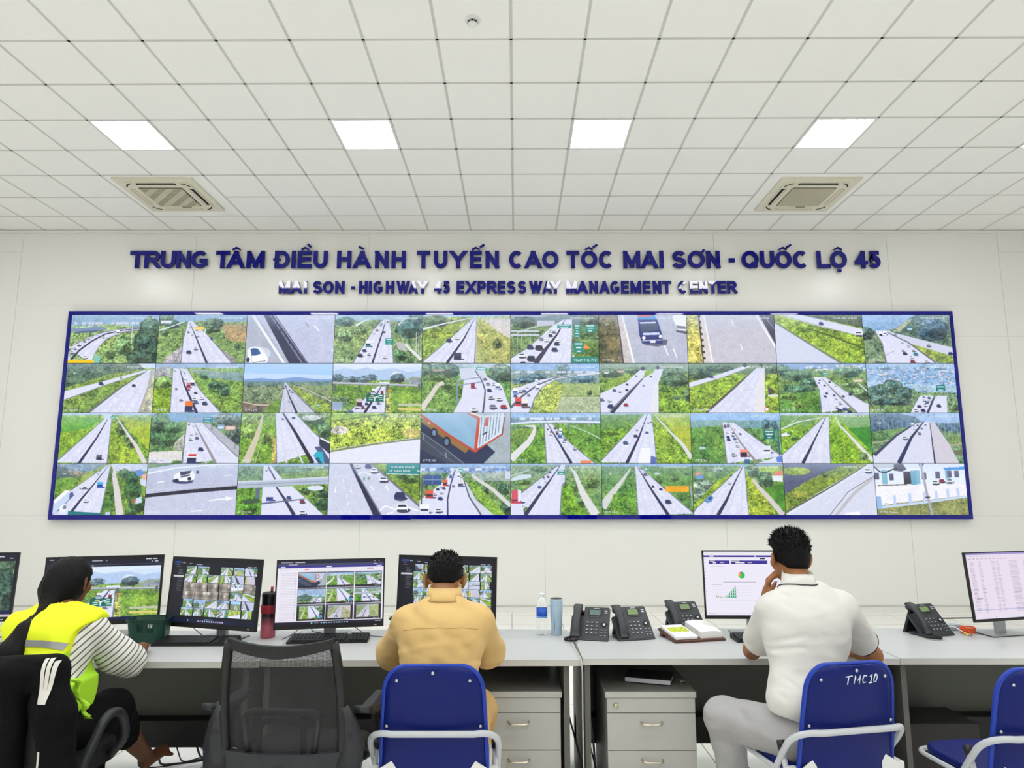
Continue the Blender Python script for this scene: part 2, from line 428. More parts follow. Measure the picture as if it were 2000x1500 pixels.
def make_letter(ch, x0, x1, zb, zt, label, grp):
    h = zt-zb; wd = x1-x0; t = h*.232
    bmk = MB()
    base = BASE.get(ch, ch)
    if ch == 'Đ': x0l = .02
    dp = [0.0]
    def put(P, back=.02):
        n = len(P)
        bmk.add([(a, dp[0], b) for a, b in P]+[(a, .022, b) for a, b in P], [list(range(n))], ML)
        o = len(bmk.v)-2*n; k = bmk.mi(MLs)
        bmk.f.append([o+n+i for i in range(n)][::-1]); bmk.m.append(k); bmk.sm.append(False)
        for i in range(n):
            j = (i+1) % n; bmk.f.append([o+i, o+n+i, o+n+j, o+j]); bmk.m.append(k); bmk.sm.append(False)
    mx = wd-t; mz = h-t; ox = 0
    if ch == 'Đ': ox = wd*.09; mx = wd*.91-t
    for pts, e, f in glyph(base):
        Q = [(ox+t/2+(p[0]*mx if base != 'I' else mx/2), t/2+p[1]*mz) for p in pts]
        if base == '-': Q = [(t*.55, h*.46), (wd-t*.55, h*.46)]
        L, R = ribbon(Q, t, e*t, f*t); dp[0] -= .0005
        for i in range(len(L)-1):
            P = clip_poly([(p.x, p.y) for p in (R[i], R[i+1], L[i+1], L[i])], h)
            if len(P) > 2: put(P)
    c = wd/2; dp[0] -= .0005
    if ch in 'ÂỀẾỐỘ':
        for s in (-1, 1):
            dp[0] -= .0005
            L, R = ribbon([(c+s*t*.95, h+t*.28), (c, h+t*.78)], t*.42, 0, t*.15); put([(p.x, p.y) for p in (R[0], R[1], L[1], L[0])])
    if ch == 'Ề': L, R = ribbon([(c+t*.55, h+t*1.65), (c+t*1.35, h+t*.95)], t*.5, 0, 0); put([(p.x, p.y) for p in (R[0], R[1], L[1], L[0])])
    if ch in 'ẾỐ': L, R = ribbon([(c+t*.95, h+t*.85), (c+t*2.0, h+t*1.55)], t*.5, 0, 0); put([(p.x, p.y) for p in (R[0], R[1], L[1], L[0])])
    if ch == 'À': L, R = ribbon([(c-t*.9, h+t*1.05), (c+t*.3, h+t*.4)], t*.5, 0, 0); put([(p.x, p.y) for p in (R[0], R[1], L[1], L[0])])
    if ch == 'Ơ': L, R = ribbon([(wd-t*.75, h-t*.35), (wd-t*.3, h-t*.1), (wd-t*.15, h+t*.35)], t*.55, 0, 0); put([(p.x, p.y) for p in (R[0], R[1], L[1], L[0])]); put([(p.x, p.y) for p in (R[1], R[2], L[2], L[1])])
    if ch == 'Ộ': put([(c-t*.45, -t*.95), (c+t*.45, -t*.95), (c+t*.45, -t*.2), (c-t*.45, -t*.2)])
    if ch == 'Đ': put([(0, h*.44), (wd*.45, h*.44), (wd*.45, h*.44+t*.55), (0, h*.44+t*.55)])
    # two stand-off pins reach the wall
    px = wd*.5 if (wd < .12 or base in 'TAOQCGSYX5-') else (wd*.72 if base == '4' else t*.5)
    pz = h-t*.7 if base in 'OQCGD' else (h*.27 if base == 'A' else h*.47)
    bmk.box(px-.005, px+.005, .02, WALL_Y-LH, pz-.005, pz+.005, MLs)
    o = bmk.build('raised_letter'); o.location = (x0, LH, zb)
    tag(o, label, 'letter', grp)
    return o
L1 = [('TRUNG', [('T',-5.33,-5.12),('R',-5.125,-4.90),('U',-4.90,-4.69),('N',-4.68,-4.48),('G',-4.475,-4.24)]),('TÂM', [('T',-4.13,-3.94),('Â',-3.97,-3.73),('M',-3.70,-3.45)]),('ĐIỀU', [('Đ',-3.33,-3.10),('I',-3.08,-3.01),('Ề',-2.99,-2.79),('U',-2.77,-2.57)]),('HÀNH', [('H',-2.44,-2.24),('À',-2.21,-1.97),('N',-1.91,-1.72),('H',-1.68,-1.48)]),('TUYẾN', [('T',-1.33,-1.14),('U',-1.09,-0.90),('Y',-0.86,-0.64),('Ế',-0.59,-0.42),('N',-0.37,-0.18)]),('CAO', [('C',-0.04,0.16),('A',0.18,0.41),('O',0.42,0.65)]),('TỐC', [('T',0.76,0.94),('Ố',0.96,1.19),('C',1.21,1.42)]),('MAI', [('M',1.55,1.79),('A',1.80,2.03),('I',2.06,2.11)]),('SƠN', [('S',2.23,2.43),('Ơ',2.45,2.69),('N',2.71,2.90)]),('-', [('-',3.02,3.11)]),('QUỐC', [('Q',3.20,3.44),('U',3.46,3.66),('Ố',3.67,3.90),('C',3.92,4.13)]),('LỘ', [('L',4.25,4.44),('Ộ',4.44,4.67)]),('45', [('4',4.78,4.96),('5',4.97,5.14)])]
L2 = [('MAI', [('M',-3.23,-3.07),('A',-3.06,-2.91),('I',-2.88,-2.84)]),('SON', [('S',-2.76,-2.63),('O',-2.62,-2.47),('N',-2.45,-2.32)]),('-', [('-',-2.23,-2.17)]),('HIGHWAY', [('H',-2.12,-2.00),('I',-1.98,-1.95),('G',-1.92,-1.79),('H',-1.75,-1.63),('W',-1.60,-1.42),('A',-1.43,-1.305),('Y',-1.31,-1.17)]),('45', [('4',-1.08,-0.97),('5',-0.96,-0.86)]),('EXPRESSWAY', [('E',-0.77,-0.66),('X',-0.64,-0.50),('P',-0.48,-0.36),('R',-0.35,-0.21),('E',-0.20,-0.09),('S',-0.07,0.05),('S',0.08,0.20),('W',0.24,0.42),('A',0.425,0.555),('Y',0.535,0.67)]),('MANAGEMENT', [('M',0.75,0.90),('A',0.90,1.05),('N',1.07,1.19),('A',1.21,1.35),('G',1.36,1.49),('E',1.51,1.62),('M',1.64,1.79),('E',1.81,1.92),('N',1.95,2.07),('T',2.08,2.21)]),('CENTER', [('C',2.30,2.43),('E',2.46,2.58),('N',2.59,2.71),('T',2.72,2.85),('E',2.85,2.97),('R',2.98,3.12)])]
ORD = ['first', 'second', 'third', 'fourth', 'fifth', 'sixth', 'seventh', 'eighth', 'ninth', 'tenth']
for line, nm, z0, z1 in ((L1, 'upper', 4.626, 4.879), (L2, 'lower', 4.262, 4.442)):
    for wd_, ls in line:
        for k, (ch, xa, xb) in enumerate(ls):
            if ch == '-': lab = 'raised blue hyphen in the %s line of wall lettering' % nm
            else:
                kind = 'digit' if ch in '45' else 'letter'
                lab = 'raised blue %s %s, %s in %s of the %s wall line' % (kind, ch, ORD[k], wd_, nm)
            make_letter(ch, xa, xb, z0, z1, lab, '%s line of raised wall letters' % nm)

# ---------------------------------------------------------------- picture painter for the screens
PW, PH = 208, 117                   # cells per wall display
SS = 2
class Pic:
    def __init__(s, W=PW, H=PH, seed=1):
        s.W, s.H = W*SS, H*SS; s.w, s.h = W, H
        s.a = np.zeros((s.H, s.W, 3), np.float32)
        s.U, s.V = np.meshgrid((np.arange(s.W)+.5)/s.W, (np.arange(s.H)+.5)/s.H)
        s.r = np.random.RandomState(seed)
    def noise(s, sc_, sy=None):
        sy = sy or sc_
        nx, ny = max(2, int(sc_)), max(2, int(sy))
        g = s.r.rand(ny+2, nx+2).astype(np.float32)
        x = np.linspace(0, nx, s.W); y = np.linspace(0, ny, s.H)
        xi = x.astype(int); yi = y.astype(int); fx = (x-xi)[None, :]; fy = (y-yi)[:, None]
        xi = np.minimum(xi, nx); yi = np.minimum(yi, ny)
        a = g[yi][:, xi]; b_ = g[yi][:, xi+1]; c = g[yi+1][:, xi]; d = g[yi+1][:, xi+1]
        fx = fx*fx*(3-2*fx); fy = fy*fy*(3-2*fy)
        return ((a*(1-fx)+b_*fx)*(1-fy)+(c*(1-fx)+d*fx)*fy)*2-1
    def mask(s, P):
        us = [p[0] for p in P]; vs = [p[1] for p in P]
        x0 = max(0, int(min(us)*s.W)-1); x1 = min(s.W, int(max(us)*s.W)+2)
        y0 = max(0, int(min(vs)*s.H)-1); y1 = min(s.H, int(max(vs)*s.H)+2)
        if x1 <= x0 or y1 <= y0: return None
        U = s.U[y0:y1, x0:x1]; V = s.V[y0:y1, x0:x1]; ins = np.zeros(U.shape, bool)
        n = len(P)
        for i in range(n):
            (xa, ya), (xb, yb) = P[i-1], P[i]
            if ya == yb: continue
            c = ((ya > V) != (yb > V)) & (U < (xb-xa)*(V-ya)/(yb-ya)+xa)
            ins ^= c
        return (slice(y0, y1), slice(x0, x1)), ins
    def poly(s, P, c, n=0.0):
        r = s.mask(P)
        if r is None: return
        sl, ins = r; col = np.array(c, np.float32)
        if n:
            tex = s.tex[sl]*n*1.2
            cc = col[None, None, :]*(1+tex[..., None]*np.array([1.0, .88, .85], np.float32))
            if n >= .2: cc = cc+s.low[sl][..., None]*np.array([13, 8, 0], np.float32)
            s.a[sl][ins] = cc[ins]
        else: s.a[sl][ins] = col
    def prep(s):
        s.tex = .45*s.noise(90, 60)+.35*s.noise(40, 26)+.3*s.noise(14, 9)+.35*s.noise(170, 110)
        s.tex += -.3*(s.tex < -.3)+.25*(s.tex > .42)*s.r.rand(s.H, s.W).astype(np.float32); s.low = s.noise(7, 5)+.6*s.noise(16, 10)
    def line(s, P, w0, w1, c):
        """w in fractions of the height; tapers from w0 to w1"""
        n = len(P)
        for i in range(n-1):
            a = w0+(w1-w0)*i/(n-1); b_ = w0+(w1-w0)*(i+1)/(n-1)
            (x0, y0), (x1, y1) = P[i], P[i+1]
            dx, dy = (x1-x0)*1.777, y1-y0; L = math.hypot(dx, dy) or 1; nx, ny = -dy/L/1.777, dx/L
            s.poly([(x0-nx*a/2, y0-ny*a/2), (x1-nx*b_/2, y1-ny*b_/2), (x1+nx*b_/2, y1+ny*b_/2), (x0+nx*a/2, y0+ny*a/2)], c)
    def ellipse(s, cx, cy, rx, ry, c, n=0.0):
        s.poly([(cx+rx*math.cos(t*PI/9), cy+ry*math.sin(t*PI/9)) for t in range(18)], c, n)
    def tree(s, cx, cy, rx, ry, c):
        P = []
        for t in range(22):
            k = 1+.22*(s.r.rand()-.5); P.append((cx+rx*k*math.cos(t*PI/11), cy+ry*k*math.sin(t*PI/11)))
        s.poly(P, c, .55)
        s.ellipse(cx+rx*.25, cy+ry*.4, rx*.6, ry*.5, tuple(q*.72 for q in c), .5)
        s.ellipse(cx-rx*.25, cy-ry*.4, rx*.5, ry*.4, tuple(min(255, q*1.2) for q in c), .5)
    def car(s, u, v, k, c):
        """k = width as a fraction of the picture width"""
        h = k*1.35
        s.ellipse(u+k*.12, v+h*.32, k*.6, h*.3, (70, 72, 92))
        s.poly([(u-k/2, v-h*.05), (u-k*.36, v-h*.42), (u+k*.36, v-h*.42), (u+k/2, v-h*.05), (u+k/2, v+h*.36), (u-k/2, v+h*.36)], c)
        s.poly([(u-k*.4, v-h*.05), (u-k*.3, v-h*.28), (u+k*.3, v-h*.28), (u+k*.4, v-h*.05)], (50, 60, 84))
        s.poly([(u-k*.42, v+h*.24), (u+k*.42, v+h*.24), (u+k*.42, v+h*.42), (u-k*.42, v+h*.42)], (62, 66, 84))
    def truck(s, u, v, k, c1, c2, hh=1.6):
        h = k*hh*1.6
        s.poly([(u+k*.5, v+h*.3), (u+k*.95, v+h*.34), (u+k*.8, v+h*.5), (u, v+h*.52)], (70, 76, 120))
        s.poly([(u-k/2, v-h*.5), (u+k/2, v-h*.5), (u+k/2, v+h*.15), (u-k/2, v+h*.15)], c2)
        s.poly([(u-k/2, v-h*.05), (u+k/2, v-h*.05), (u+k/2, v+h*.5), (u-k/2, v+h*.5)], c1)
        s.poly([(u-k*.42, v+h*.02), (u+k*.42, v+h*.02), (u+k*.42, v+h*.22), (u-k*.42, v+h*.22)], (44, 54, 76))
    def sign(s, u0, v0, u1, v1, c=(36, 142, 128), n=3):
        s.poly([(u0, v0), (u1, v0), (u1, v1), (u0, v1)], c)
        for i in range(n):
            v = v0+(v1-v0)*(i+.62)/n-.25*(v1-v0)/n; q = (u1-u0)*(.12+.1*((i*7) % 3))
            s.poly([(u0+q, v), (u1-q, v), (u1-q, v+(v1-v0)*.34/n), (u0+q, v+(v1-v0)*.34/n)], (215, 240, 232))
    def out(s):
        hz = np.clip(1-s.V/.38, 0, 1)[..., None]**1.2*.42
        s.a = s.a*(1-hz)+np.array([196, 216, 240], np.float32)*hz
        s.a = s.a*(1+.045*s.noise(s.w, s.h)[..., None]); g = s.a.mean(axis=2, keepdims=True); s.a = (g+(s.a-g)*.95)*1.04+np.array([0, 0, 4], np.float32)
        a = s.a.reshape(s.h, SS, s.w, SS, 3).mean(axis=(1, 3))
        return np.clip(a, 0, 255)
R_ = (218, 221, 240); RG = (184, 189, 208); GR = (122, 160, 72); YG = (160, 182, 66); DG = (66, 98, 68); BH = (128, 168, 196)
SK = (176, 212, 242); MD = (52, 52, 82); WH = (240, 243, 250); TN = (214, 206, 192); NV = (48, 60, 108); BR = (120, 180, 60); HZ = (150, 180, 160); RD = (196, 62, 60)
def new(seed, top=None, main=GR, htop=.0):
    p = Pic(seed=seed); p.prep()
    p.poly([(0, 0), (1, 0), (1, 1), (0, 1)], main, .42)
    if top is not None: p.poly([(0, 0), (1, 0), (1, htop), (.7, htop*1.1), (.45, htop*.85), (.2, htop*1.15), (0, htop)], top, .14)
    return p
def hwy(p, L, Rr, Md, mw=(.01, .06), col=R_, edge=True, mcol=MD, lanes=True):
    """a carriageway between its left and right edge lines, with the central barrier"""
    p.poly(list(L)+list(Rr)[::-1], col, .05)
    for Q in (L, Rr):
        if len(Q) == len(Md):
            for f_ in (.28, .72): p.line([(q[0]*(1-f_)+m[0]*f_, q[1]*(1-f_)+m[1]*f_) for q, m in zip(Q, Md)], .01, .035, tuple(c*.965 for c in col))
    if edge:
        p.line(L, .008, .02, (120, 126, 140)); p.line(Rr, .008, .02, (120, 126, 140))
    if lanes:
        for Q in (L, Rr):
            if len(Q) == len(Md):
                Z = [((q[0]+m[0])/2, (q[1]+m[1])/2) for q, m in zip(Q, Md)]
                for i in range(len(Z)-1):
                    for t in range(5):
                        a, b_ = (t+.2)/5, (t+.55)/5
                        A = (Z[i][0]*(1-a)+Z[i+1][0]*a, Z[i][1]*(1-a)+Z[i+1][1]*a); B = (Z[i][0]*(1-b_)+Z[i+1][0]*b_, Z[i][1]*(1-b_)+Z[i+1][1]*b_)
                        p.line([A, B], .008, .014, (240, 242, 252))
    p.line(Md, *mw, mcol)
def cars(p, *L):
    C = {'w': WH, 'n': NV, 'k': (44, 46, 58), 'b': (84, 120, 176), 'r': (188, 60, 66), 'g': (150, 156, 170), 'c': (40, 170, 190), 't': (170, 140, 130)}
    for (u, v, k, c) in L: p.car(u, v, k, C[c])
def trees(p, *L, c=DG):
    for (u, v, a, b_) in L: p.tree(u, v, a, b_, c)
def path(p, P, w0, w1, c=TN): p.line(P, w0, w1, c)
PICS = {}
def pic(k):
    def deco(f): PICS[k] = f; return f
    return deco
@pic('00')
def _(p=None):
    p = new(1, BH, (150, 180, 108), .22)
    for i in range(26): u = p.r.rand()*.75; p.poly([(u, .15), (u+.03, .15), (u+.03, .2), (u, .2)], (205, 208, 222))
    p.tree(.2, .3, .2, .08, (140, 170, 130)); p.poly([(0, .29), (.3, .25), (.4, .27), (.4, .31), (0, .35)], (120, 140, 176)); p.poly([(.05, .35), (.3, .32), (.3, .36), (.05, .39)], (82, 104, 134))
    hwy(p, [(0, .7), (.1, .58), (.25, .44), (.4, .35), (.6, .29), (.78, .26)], [(.27, 1), (.29, .85), (.34, .66), (.42, .5), (.6, .36), (.78, .31)], [(.02, .98), (.12, .74), (.25, .55), (.4, .4), (.6, .32), (.78, .285)], (.04, .015))
    p.poly([(0, .72), (0, 1), (.04, 1)], R_)
    cars(p, (.02, .68, .045, 'w'), (.04, .78, .045, 'w'), (.07, .7, .04, 'w'), (.11, .62, .045, 'w'), (.09, .56, .035, 'w'), (.17, .55, .035, 'g'), (.21, .49, .035, 'w'), (.25, .46, .03, 'w'), (.3, .42, .03, 'w'), (.19, .88, .05, 'w'), (.38, .47, .03, 'w'), (.53, .37, .03, 'w'))
    p.truck(.54, .36, .04, WH, WH)
    trees(p, (.45, .75, .1, .18), c=(128, 158, 92)); trees(p, (.62, .65, .1, .2), c=(112, 150, 96)); trees(p, (.9, .3, .12, .26), (.86, .6, .14, .3), (.97, .8, .1, .25), (.8, .9, .14, .2), c=(70, 100, 78))
    p.line([(.7, .15), (.7, .6)], .012, .012, (225, 235, 225)); p.poly([(0, .93), (.31, .93), (.31, 1), (0, 1)], (250, 205, 20)); p.poly([(.3, .85), (.36, .85), (.36, 1), (.3, 1)], (120, 200, 190))
    return p
@pic('01')
def _():
    p = new(2, BH, (126, 158, 92), .14)
    trees(p, (.06, .1, .12, .14), (.15, .2, .08, .1), (.07, .38, .05, .07), c=(74, 108, 82)); path(p, [(0, .33), (.12, .26), (.29, .14)], .03, .015, (225, 230, 235)); p.poly([(.02, .12), (.14, .12), (.14, .18), (.02, .18)], (225, 228, 235))
    p.poly([(.7, .2), (1, .2), (1, .58), (.78, .52)], (170, 150, 108), .25); trees(p, (.62, .18, .12, .1), (.66, .3, .05, .07), (.9, .65, .04, .06), (.58, .3, .05, .1), c=(80, 112, 80))
    p.poly([(.1, .9), (.28, .64), (.28, 1), (.08, 1)], (178, 172, 178), .3); p.poly([(.68, .68), (.9, .9), (.9, 1), (.8, 1)], (150, 150, 150), .2)
    hwy(p, [(.33, .13), (.29, .5), (.28, 1)], [(.38, .13), (.56, .42), (.86, 1)], [(.35, .17), (.44, .5), (.575, 1)], (.008, .045))
    cars(p, (.36, .77, .055, 'n'), (.435, .7, .045, 'w'), (.34, .36, .03, 't'), (.385, .42, .025, 'w'), (.45, .45, .025, 'w'), (.35, .25, .02, 'w'))
    p.truck(.435, .32, .035, WH, (200, 220, 235)); p.sign(.41, .25, .52, .31, (250, 200, 20), 1); p.line([(.53, .27), (.53, .44)], .01, .01, WH); p.ellipse(.61, .5, .014, .03, (40, 80, 150)); return p
@pic('02')
def _():
    p = new(3, None, (190, 196, 220)); p.poly([(0, 0), (1, 0), (1, 1), (0, 1)], (190, 196, 220), .05)
    p.poly([(0, 0), (.1, 0), (.5, 1), (0, 1)], (176, 184, 198), .05); p.line([(.04, -.05), (.48, 1.1)], .05, .05, (236, 240, 248)); p.poly([(.18, 0), (.29, 0), (.7, 1), (.5, 1)], (58, 60, 84), .12)
    p.line([(.25, -.02), (.66, 1.02)], .03, .035, (118, 126, 156)); p.line([(.31, 0), (.71, 1)], .02, .02, (70, 72, 100))
    for i in range(9): t = i/8; p.line([(.28+.42*t, .0+1.0*t), (.285+.42*t, .1+1.0*t)], .02, .02, (48, 50, 74))
    p.ellipse(.16, .8, .13, .13, (206, 212, 228)); p.poly([(.02, .74), (.05, .68), (.1, .66), (.15, .67), (.19, .72), (.24, .83), (.265, .92), (.25, 1), (.05, 1), (.03, .88)], WH); p.poly([(.055, .71), (.09, .69), (.14, .7), (.18, .8), (.13, .84), (.075, .85)], (60, 96, 150)); p.poly([(.06, .86), (.13, .85), (.19, .82), (.24, .92), (.2, .97), (.08, .98)], (250, 251, 255)); p.ellipse(.035, .93, .02, .05, (60, 60, 80)); p.line([(.075, .85), (.08, .98)], .008, .008, (170, 176, 200)); p.line([(.1, .7), (.12, .84)], .008, .008, (30, 60, 110)); p.line([(.09, .99), (.24, .95)], .014, .014, (110, 116, 140))
    p.line([(.76, .22), (.83, .34)], .025, .025, WH); p.line([(.66, .16), (.71, .26)], .015, .015, (120, 124, 140)); p.line([(.97, .7), (1, .77)], .02, .02, WH); return p
@pic('03')
def _():
    p = new(4, (150, 185, 200), (132, 162, 104), .12)
    trees(p, (.12, .15, .12, .1), (.85, .3, .16, .2), (.93, .1, .1, .12), c=(72, 110, 96)); path(p, [(.36, .1), (.3, .16), (.24, .23)], .02, .05, (226, 232, 236)); trees(p, (.1, .45, .12, .1), (.3, .35, .08, .08), c=(120, 150, 104))
    path(p, [(.72, .22), (.78, .1)], .04, .02); path(p, [(.8, .6), (.88, .74), (.99, .93)], .05, .06, (222, 224, 222)); p.poly([(.7, .55), (.8, .6), (.82, .8), (.72, .7)], (186, 188, 182))
    hwy(p, [(.55, .1), (.43, .33), (.22, 1)], [(.62, .1), (.64, .33), (.68, 1)], [(.57, .16), (.545, .36), (.44, 1)], (.01, .04))
    p.truck(.385, .6, .055, (60, 140, 130), WH); cars(p, (.345, .74, .045, 'n'), (.3, .84, .055, 'k'), (.395, .82, .04, 'w'), (.575, .88, .045, 'w'), (.48, .32, .03, 't'), (.44, .38, .035, 'w'), (.56, .36, .03, 'k'), (.52, .22, .025, 'w'), (.57, .13, .02, 'w'), (.6, .15, .02, 'r'), (.53, .18, .03, 'w'))
    p.sign(.58, .49, .67, .62, n=3); trees(p, (.75, .85, .08, .12), (.86, .95, .06, .08), c=(84, 124, 76))
    for u in (.93, .96, .98): p.line([(u, .35), (u, .85)], .008, .008, (225, 230, 225))
    return p
@pic('04')
def _():
    p = new(5, (150, 190, 215), (140, 166, 72), .05)
    trees(p, (.12, .14, .2, .12), c=(84, 112, 66)); path(p, [(0, .3), (.25, .18), (.55, .07)], .04, .015, (220, 224, 230)); p.poly([(.62, .06), (1, .02), (1, 1), (.62, 1)], (176, 182, 104), .3); p.poly([(.7, .1), (1, .08), (1, .5), (.85, .35)], (214, 208, 200), .1)
    hwy(p, [(.57, .06), (.3, .52), (.0, .98)], [(.61, .06), (.605, .5), (.59, 1)], [(.59, .07), (.47, .5), (.28, 1)], (.008, .055))
    p.line([(.615, .08), (.61, 1)], .008, .05, (190, 184, 168)); trees(p, (.85, .6, .06, .1), c=(120, 132, 76)); cars(p, (.3, .53, .06, 'n'), (.385, .49, .045, 'w'), (.53, .15, .02, 'w')); p.truck(.4, .86, .085, (48, 52, 74), (70, 74, 96), 1.1); return p
@pic('05')
def _():
    p = new(6, (96, 120, 120), (110, 140, 84), .2)
    p.poly([(0, 0), (.5, 0), (.3, .06), (0, .08)], (150, 158, 176)); trees(p, (.15, .15, .15, .12), (.9, .12, .12, .14), c=(72, 92, 74))
    p.poly([(.3, .12), (.5, .12), (.5, .22), (.3, .24)], (190, 194, 208)); path(p, [(0, .45), (.15, .32), (.35, .22)], .02, .02, (190, 196, 200))
    hwy(p, [(.46, .25), (.2, .68), (0, .9), (0, 1)], [(.7, .12), (.7, .4), (.69, .7), (.68, 1)], [(.62, .12), (.53, .4), (.42, .66), (.27, 1)], (.012, .085))
    p.poly([(.46, .25), (.6, .1), (.7, .1), (.66, .4)], R_); p.line([(.62, .1), (.53, .4), (.42, .66), (.29, 1)], .012, .08, (66, 60, 82))
    for k in range(2): p.line([(0, .34+.08*k), (.32, .34+.08*k)], .03, .03, (206, 212, 226))
    for i in range(9): p.line([(.02+.05*i, .35), (.03+.05*i, .85-.03*i)], .006, .006, (200, 212, 204))
    p.poly([(.7, .75), (.85, .55), (1, .62), (1, 1), (.7, 1)], (96, 132, 62), .4); p.poly([(.7, .78), (.74, .95), (.7, 1)], R_)
    p.sign(.53, .2, .69, .28, n=2); p.sign(.72, .2, .79, .47, n=5); p.sign(.845, .2, .965, .36, n=3); p.sign(.715, .56, .825, .79, n=3); p.poly([(.82, .7), (.84, .62), (.88, .66), (.9, .7)], (240, 150, 60)); p.poly([(.69, .87), (.98, .87), (.98, 1), (.69, 1)], (28, 140, 122))
    cars(p, (.22, .67, .07, 'n'), (.32, .68, .085, 'k'), (.125, .84, .08, 'w'), (.23, .9, .09, 'k'), (.345, .5, .05, 'g'), (.4, .53, .05, 'w'), (.52, .6, .055, 'k'), (.53, .54, .05, 'w'), (.495, .72, .065, 'n'), (.45, .43, .045, 'k'), (.49, .36, .04, 'g'), (.45, .34, .04, 'w'), (.14, 1, .06, 'k')); return p
@pic('06')
def _():
    p = new(7, None, (126, 116, 98)); p.poly([(.2, 0), (1, 0), (1, 1), (.36, 1)], (184, 188, 204), .05); p.poly([(.2, 0), (.27, 0), (.4, 1), (.27, 1)], (206, 200, 196), .08); p.line([(.27, 0), (.39, 1)], .03, .04, WH)
    p.poly([(0, .1), (.2, .1), (.22, 1), (0, 1)], (112, 108, 70), .4); p.line([(.21, 0), (.25, .6), (.27, 1)], .025, .03, (84, 76, 80)); p.poly([(.0, .35), (.08, .6), (.1, 1), (.0, 1)], (90, 92, 58), .4)
    p.poly([(.7, .5), (.78, .52), (.77, .62), (.66, .66), (.5, .62)], (96, 100, 124)); p.poly([(.44, .12), (.455, 0), (.64, 0), (.67, .12)], (64, 140, 214)); p.poly([(.44, .0), (.6, .0), (.6, .04), (.45, .04)], (226, 86, 56))
    p.poly([(.45, .1), (.67, .1), (.72, .42), (.72, .6), (.49, .6), (.46, .42)], (44, 56, 122)); p.poly([(.47, .2), (.66, .18), (.69, .32), (.48, .36)], (70, 84, 110)); p.line([(.47, .17), (.65, .16)], .03, .03, (220, 235, 250)); p.line([(.5, .4), (.69, .39)], .05, .05, (200, 215, 240)); p.ellipse(.51, .48, .02, .035, WH); p.ellipse(.7, .45, .02, .035, WH); p.line([(.58, .56), (.64, .56)], .04, .04, WH); p.line([(.49, .54), (.72, .52)], .02, .02, (190, 200, 220))
    p.poly([(.84, 0), (1, 0), (1, .33), (.9, .3), (.86, .14)], WH); p.poly([(.88, .22), (.99, .24), (.99, .3), (.9, .29)], (120, 120, 136)); p.poly([(.88, .32), (1, .35), (1, .4), (.88, .36)], (80, 84, 104)); p.line([(.74, .64), (.78, .84)], .025, .025, WH); p.line([(.84, .7), (.88, .9)], .025, .025, WH); p.line([(.77, .02), (.79, .1)], .015, .015, (130, 130, 140)); return p
@pic('07')
def _():
    p = new(8, None, (206, 198, 98)); p.poly([(.12, 0), (1, 0), (1, 1), (.18, 1)], (198, 196, 206), .04); p.line([(.14, 0), (.18, 1)], .03, .04, (66, 62, 56)); p.poly([(.15, 0), (.2, 0), (.27, 1), (.18, 1)], (216, 208, 204), .05); p.line([(.2, 0), (.28, 1)], .02, .03, WH)
    for i in range(8): p.poly([(.13+i*.006, i/8), (.16+i*.006, i/8), (.16+i*.006, i/8+.05), (.13+i*.006, i/8+.05)], (60, 52, 44))
    p.poly([(.83, 0), (1, 0), (1, .62)], (74, 72, 86)); p.line([(.8, 0), (.9, .35), (1, .68)], .03, .04, WH); p.line([(.88, 0), (1, .3)], .015, .015, (140, 144, 160)); p.line([(.51, .08), (.535, .24)], .02, .02, WH); p.line([(.6, .6), (.625, .74)], .02, .02, WH); return p
@pic('08')
def _():
    p = new(9, None, (146, 178, 62)); trees(p, (.55, .0, .25, .1), (.85, .05, .25, .14), c=(92, 120, 66)); p.poly([(.05, 0), (.3, 0), (1, .3), (1, .46), (.5, .24)], R_); p.line([(.08, 0), (.55, .25), (1, .46)], .012, .012, (150, 160, 130)); p.poly([(.45, 0), (1, 0), (1, .28), (.7, .15)], (76, 92, 56), .4)
    p.poly([(.0, .14), (.35, .55), (.72, 1), (0, 1)], (208, 214, 232)); p.line([(.0, .15), (.35, .56), (.73, 1)], .03, .045, (120, 136, 116)); p.line([(.37, .28), (.65, .45), (1, .7)], .03, .035, (84, 104, 48)); cars(p, (.53, .18, .05, 'n'), (.95, .39, .085, 'w')); p.line([(.44, .25), (.44, .7)], .006, .006, (150, 170, 110)); return p
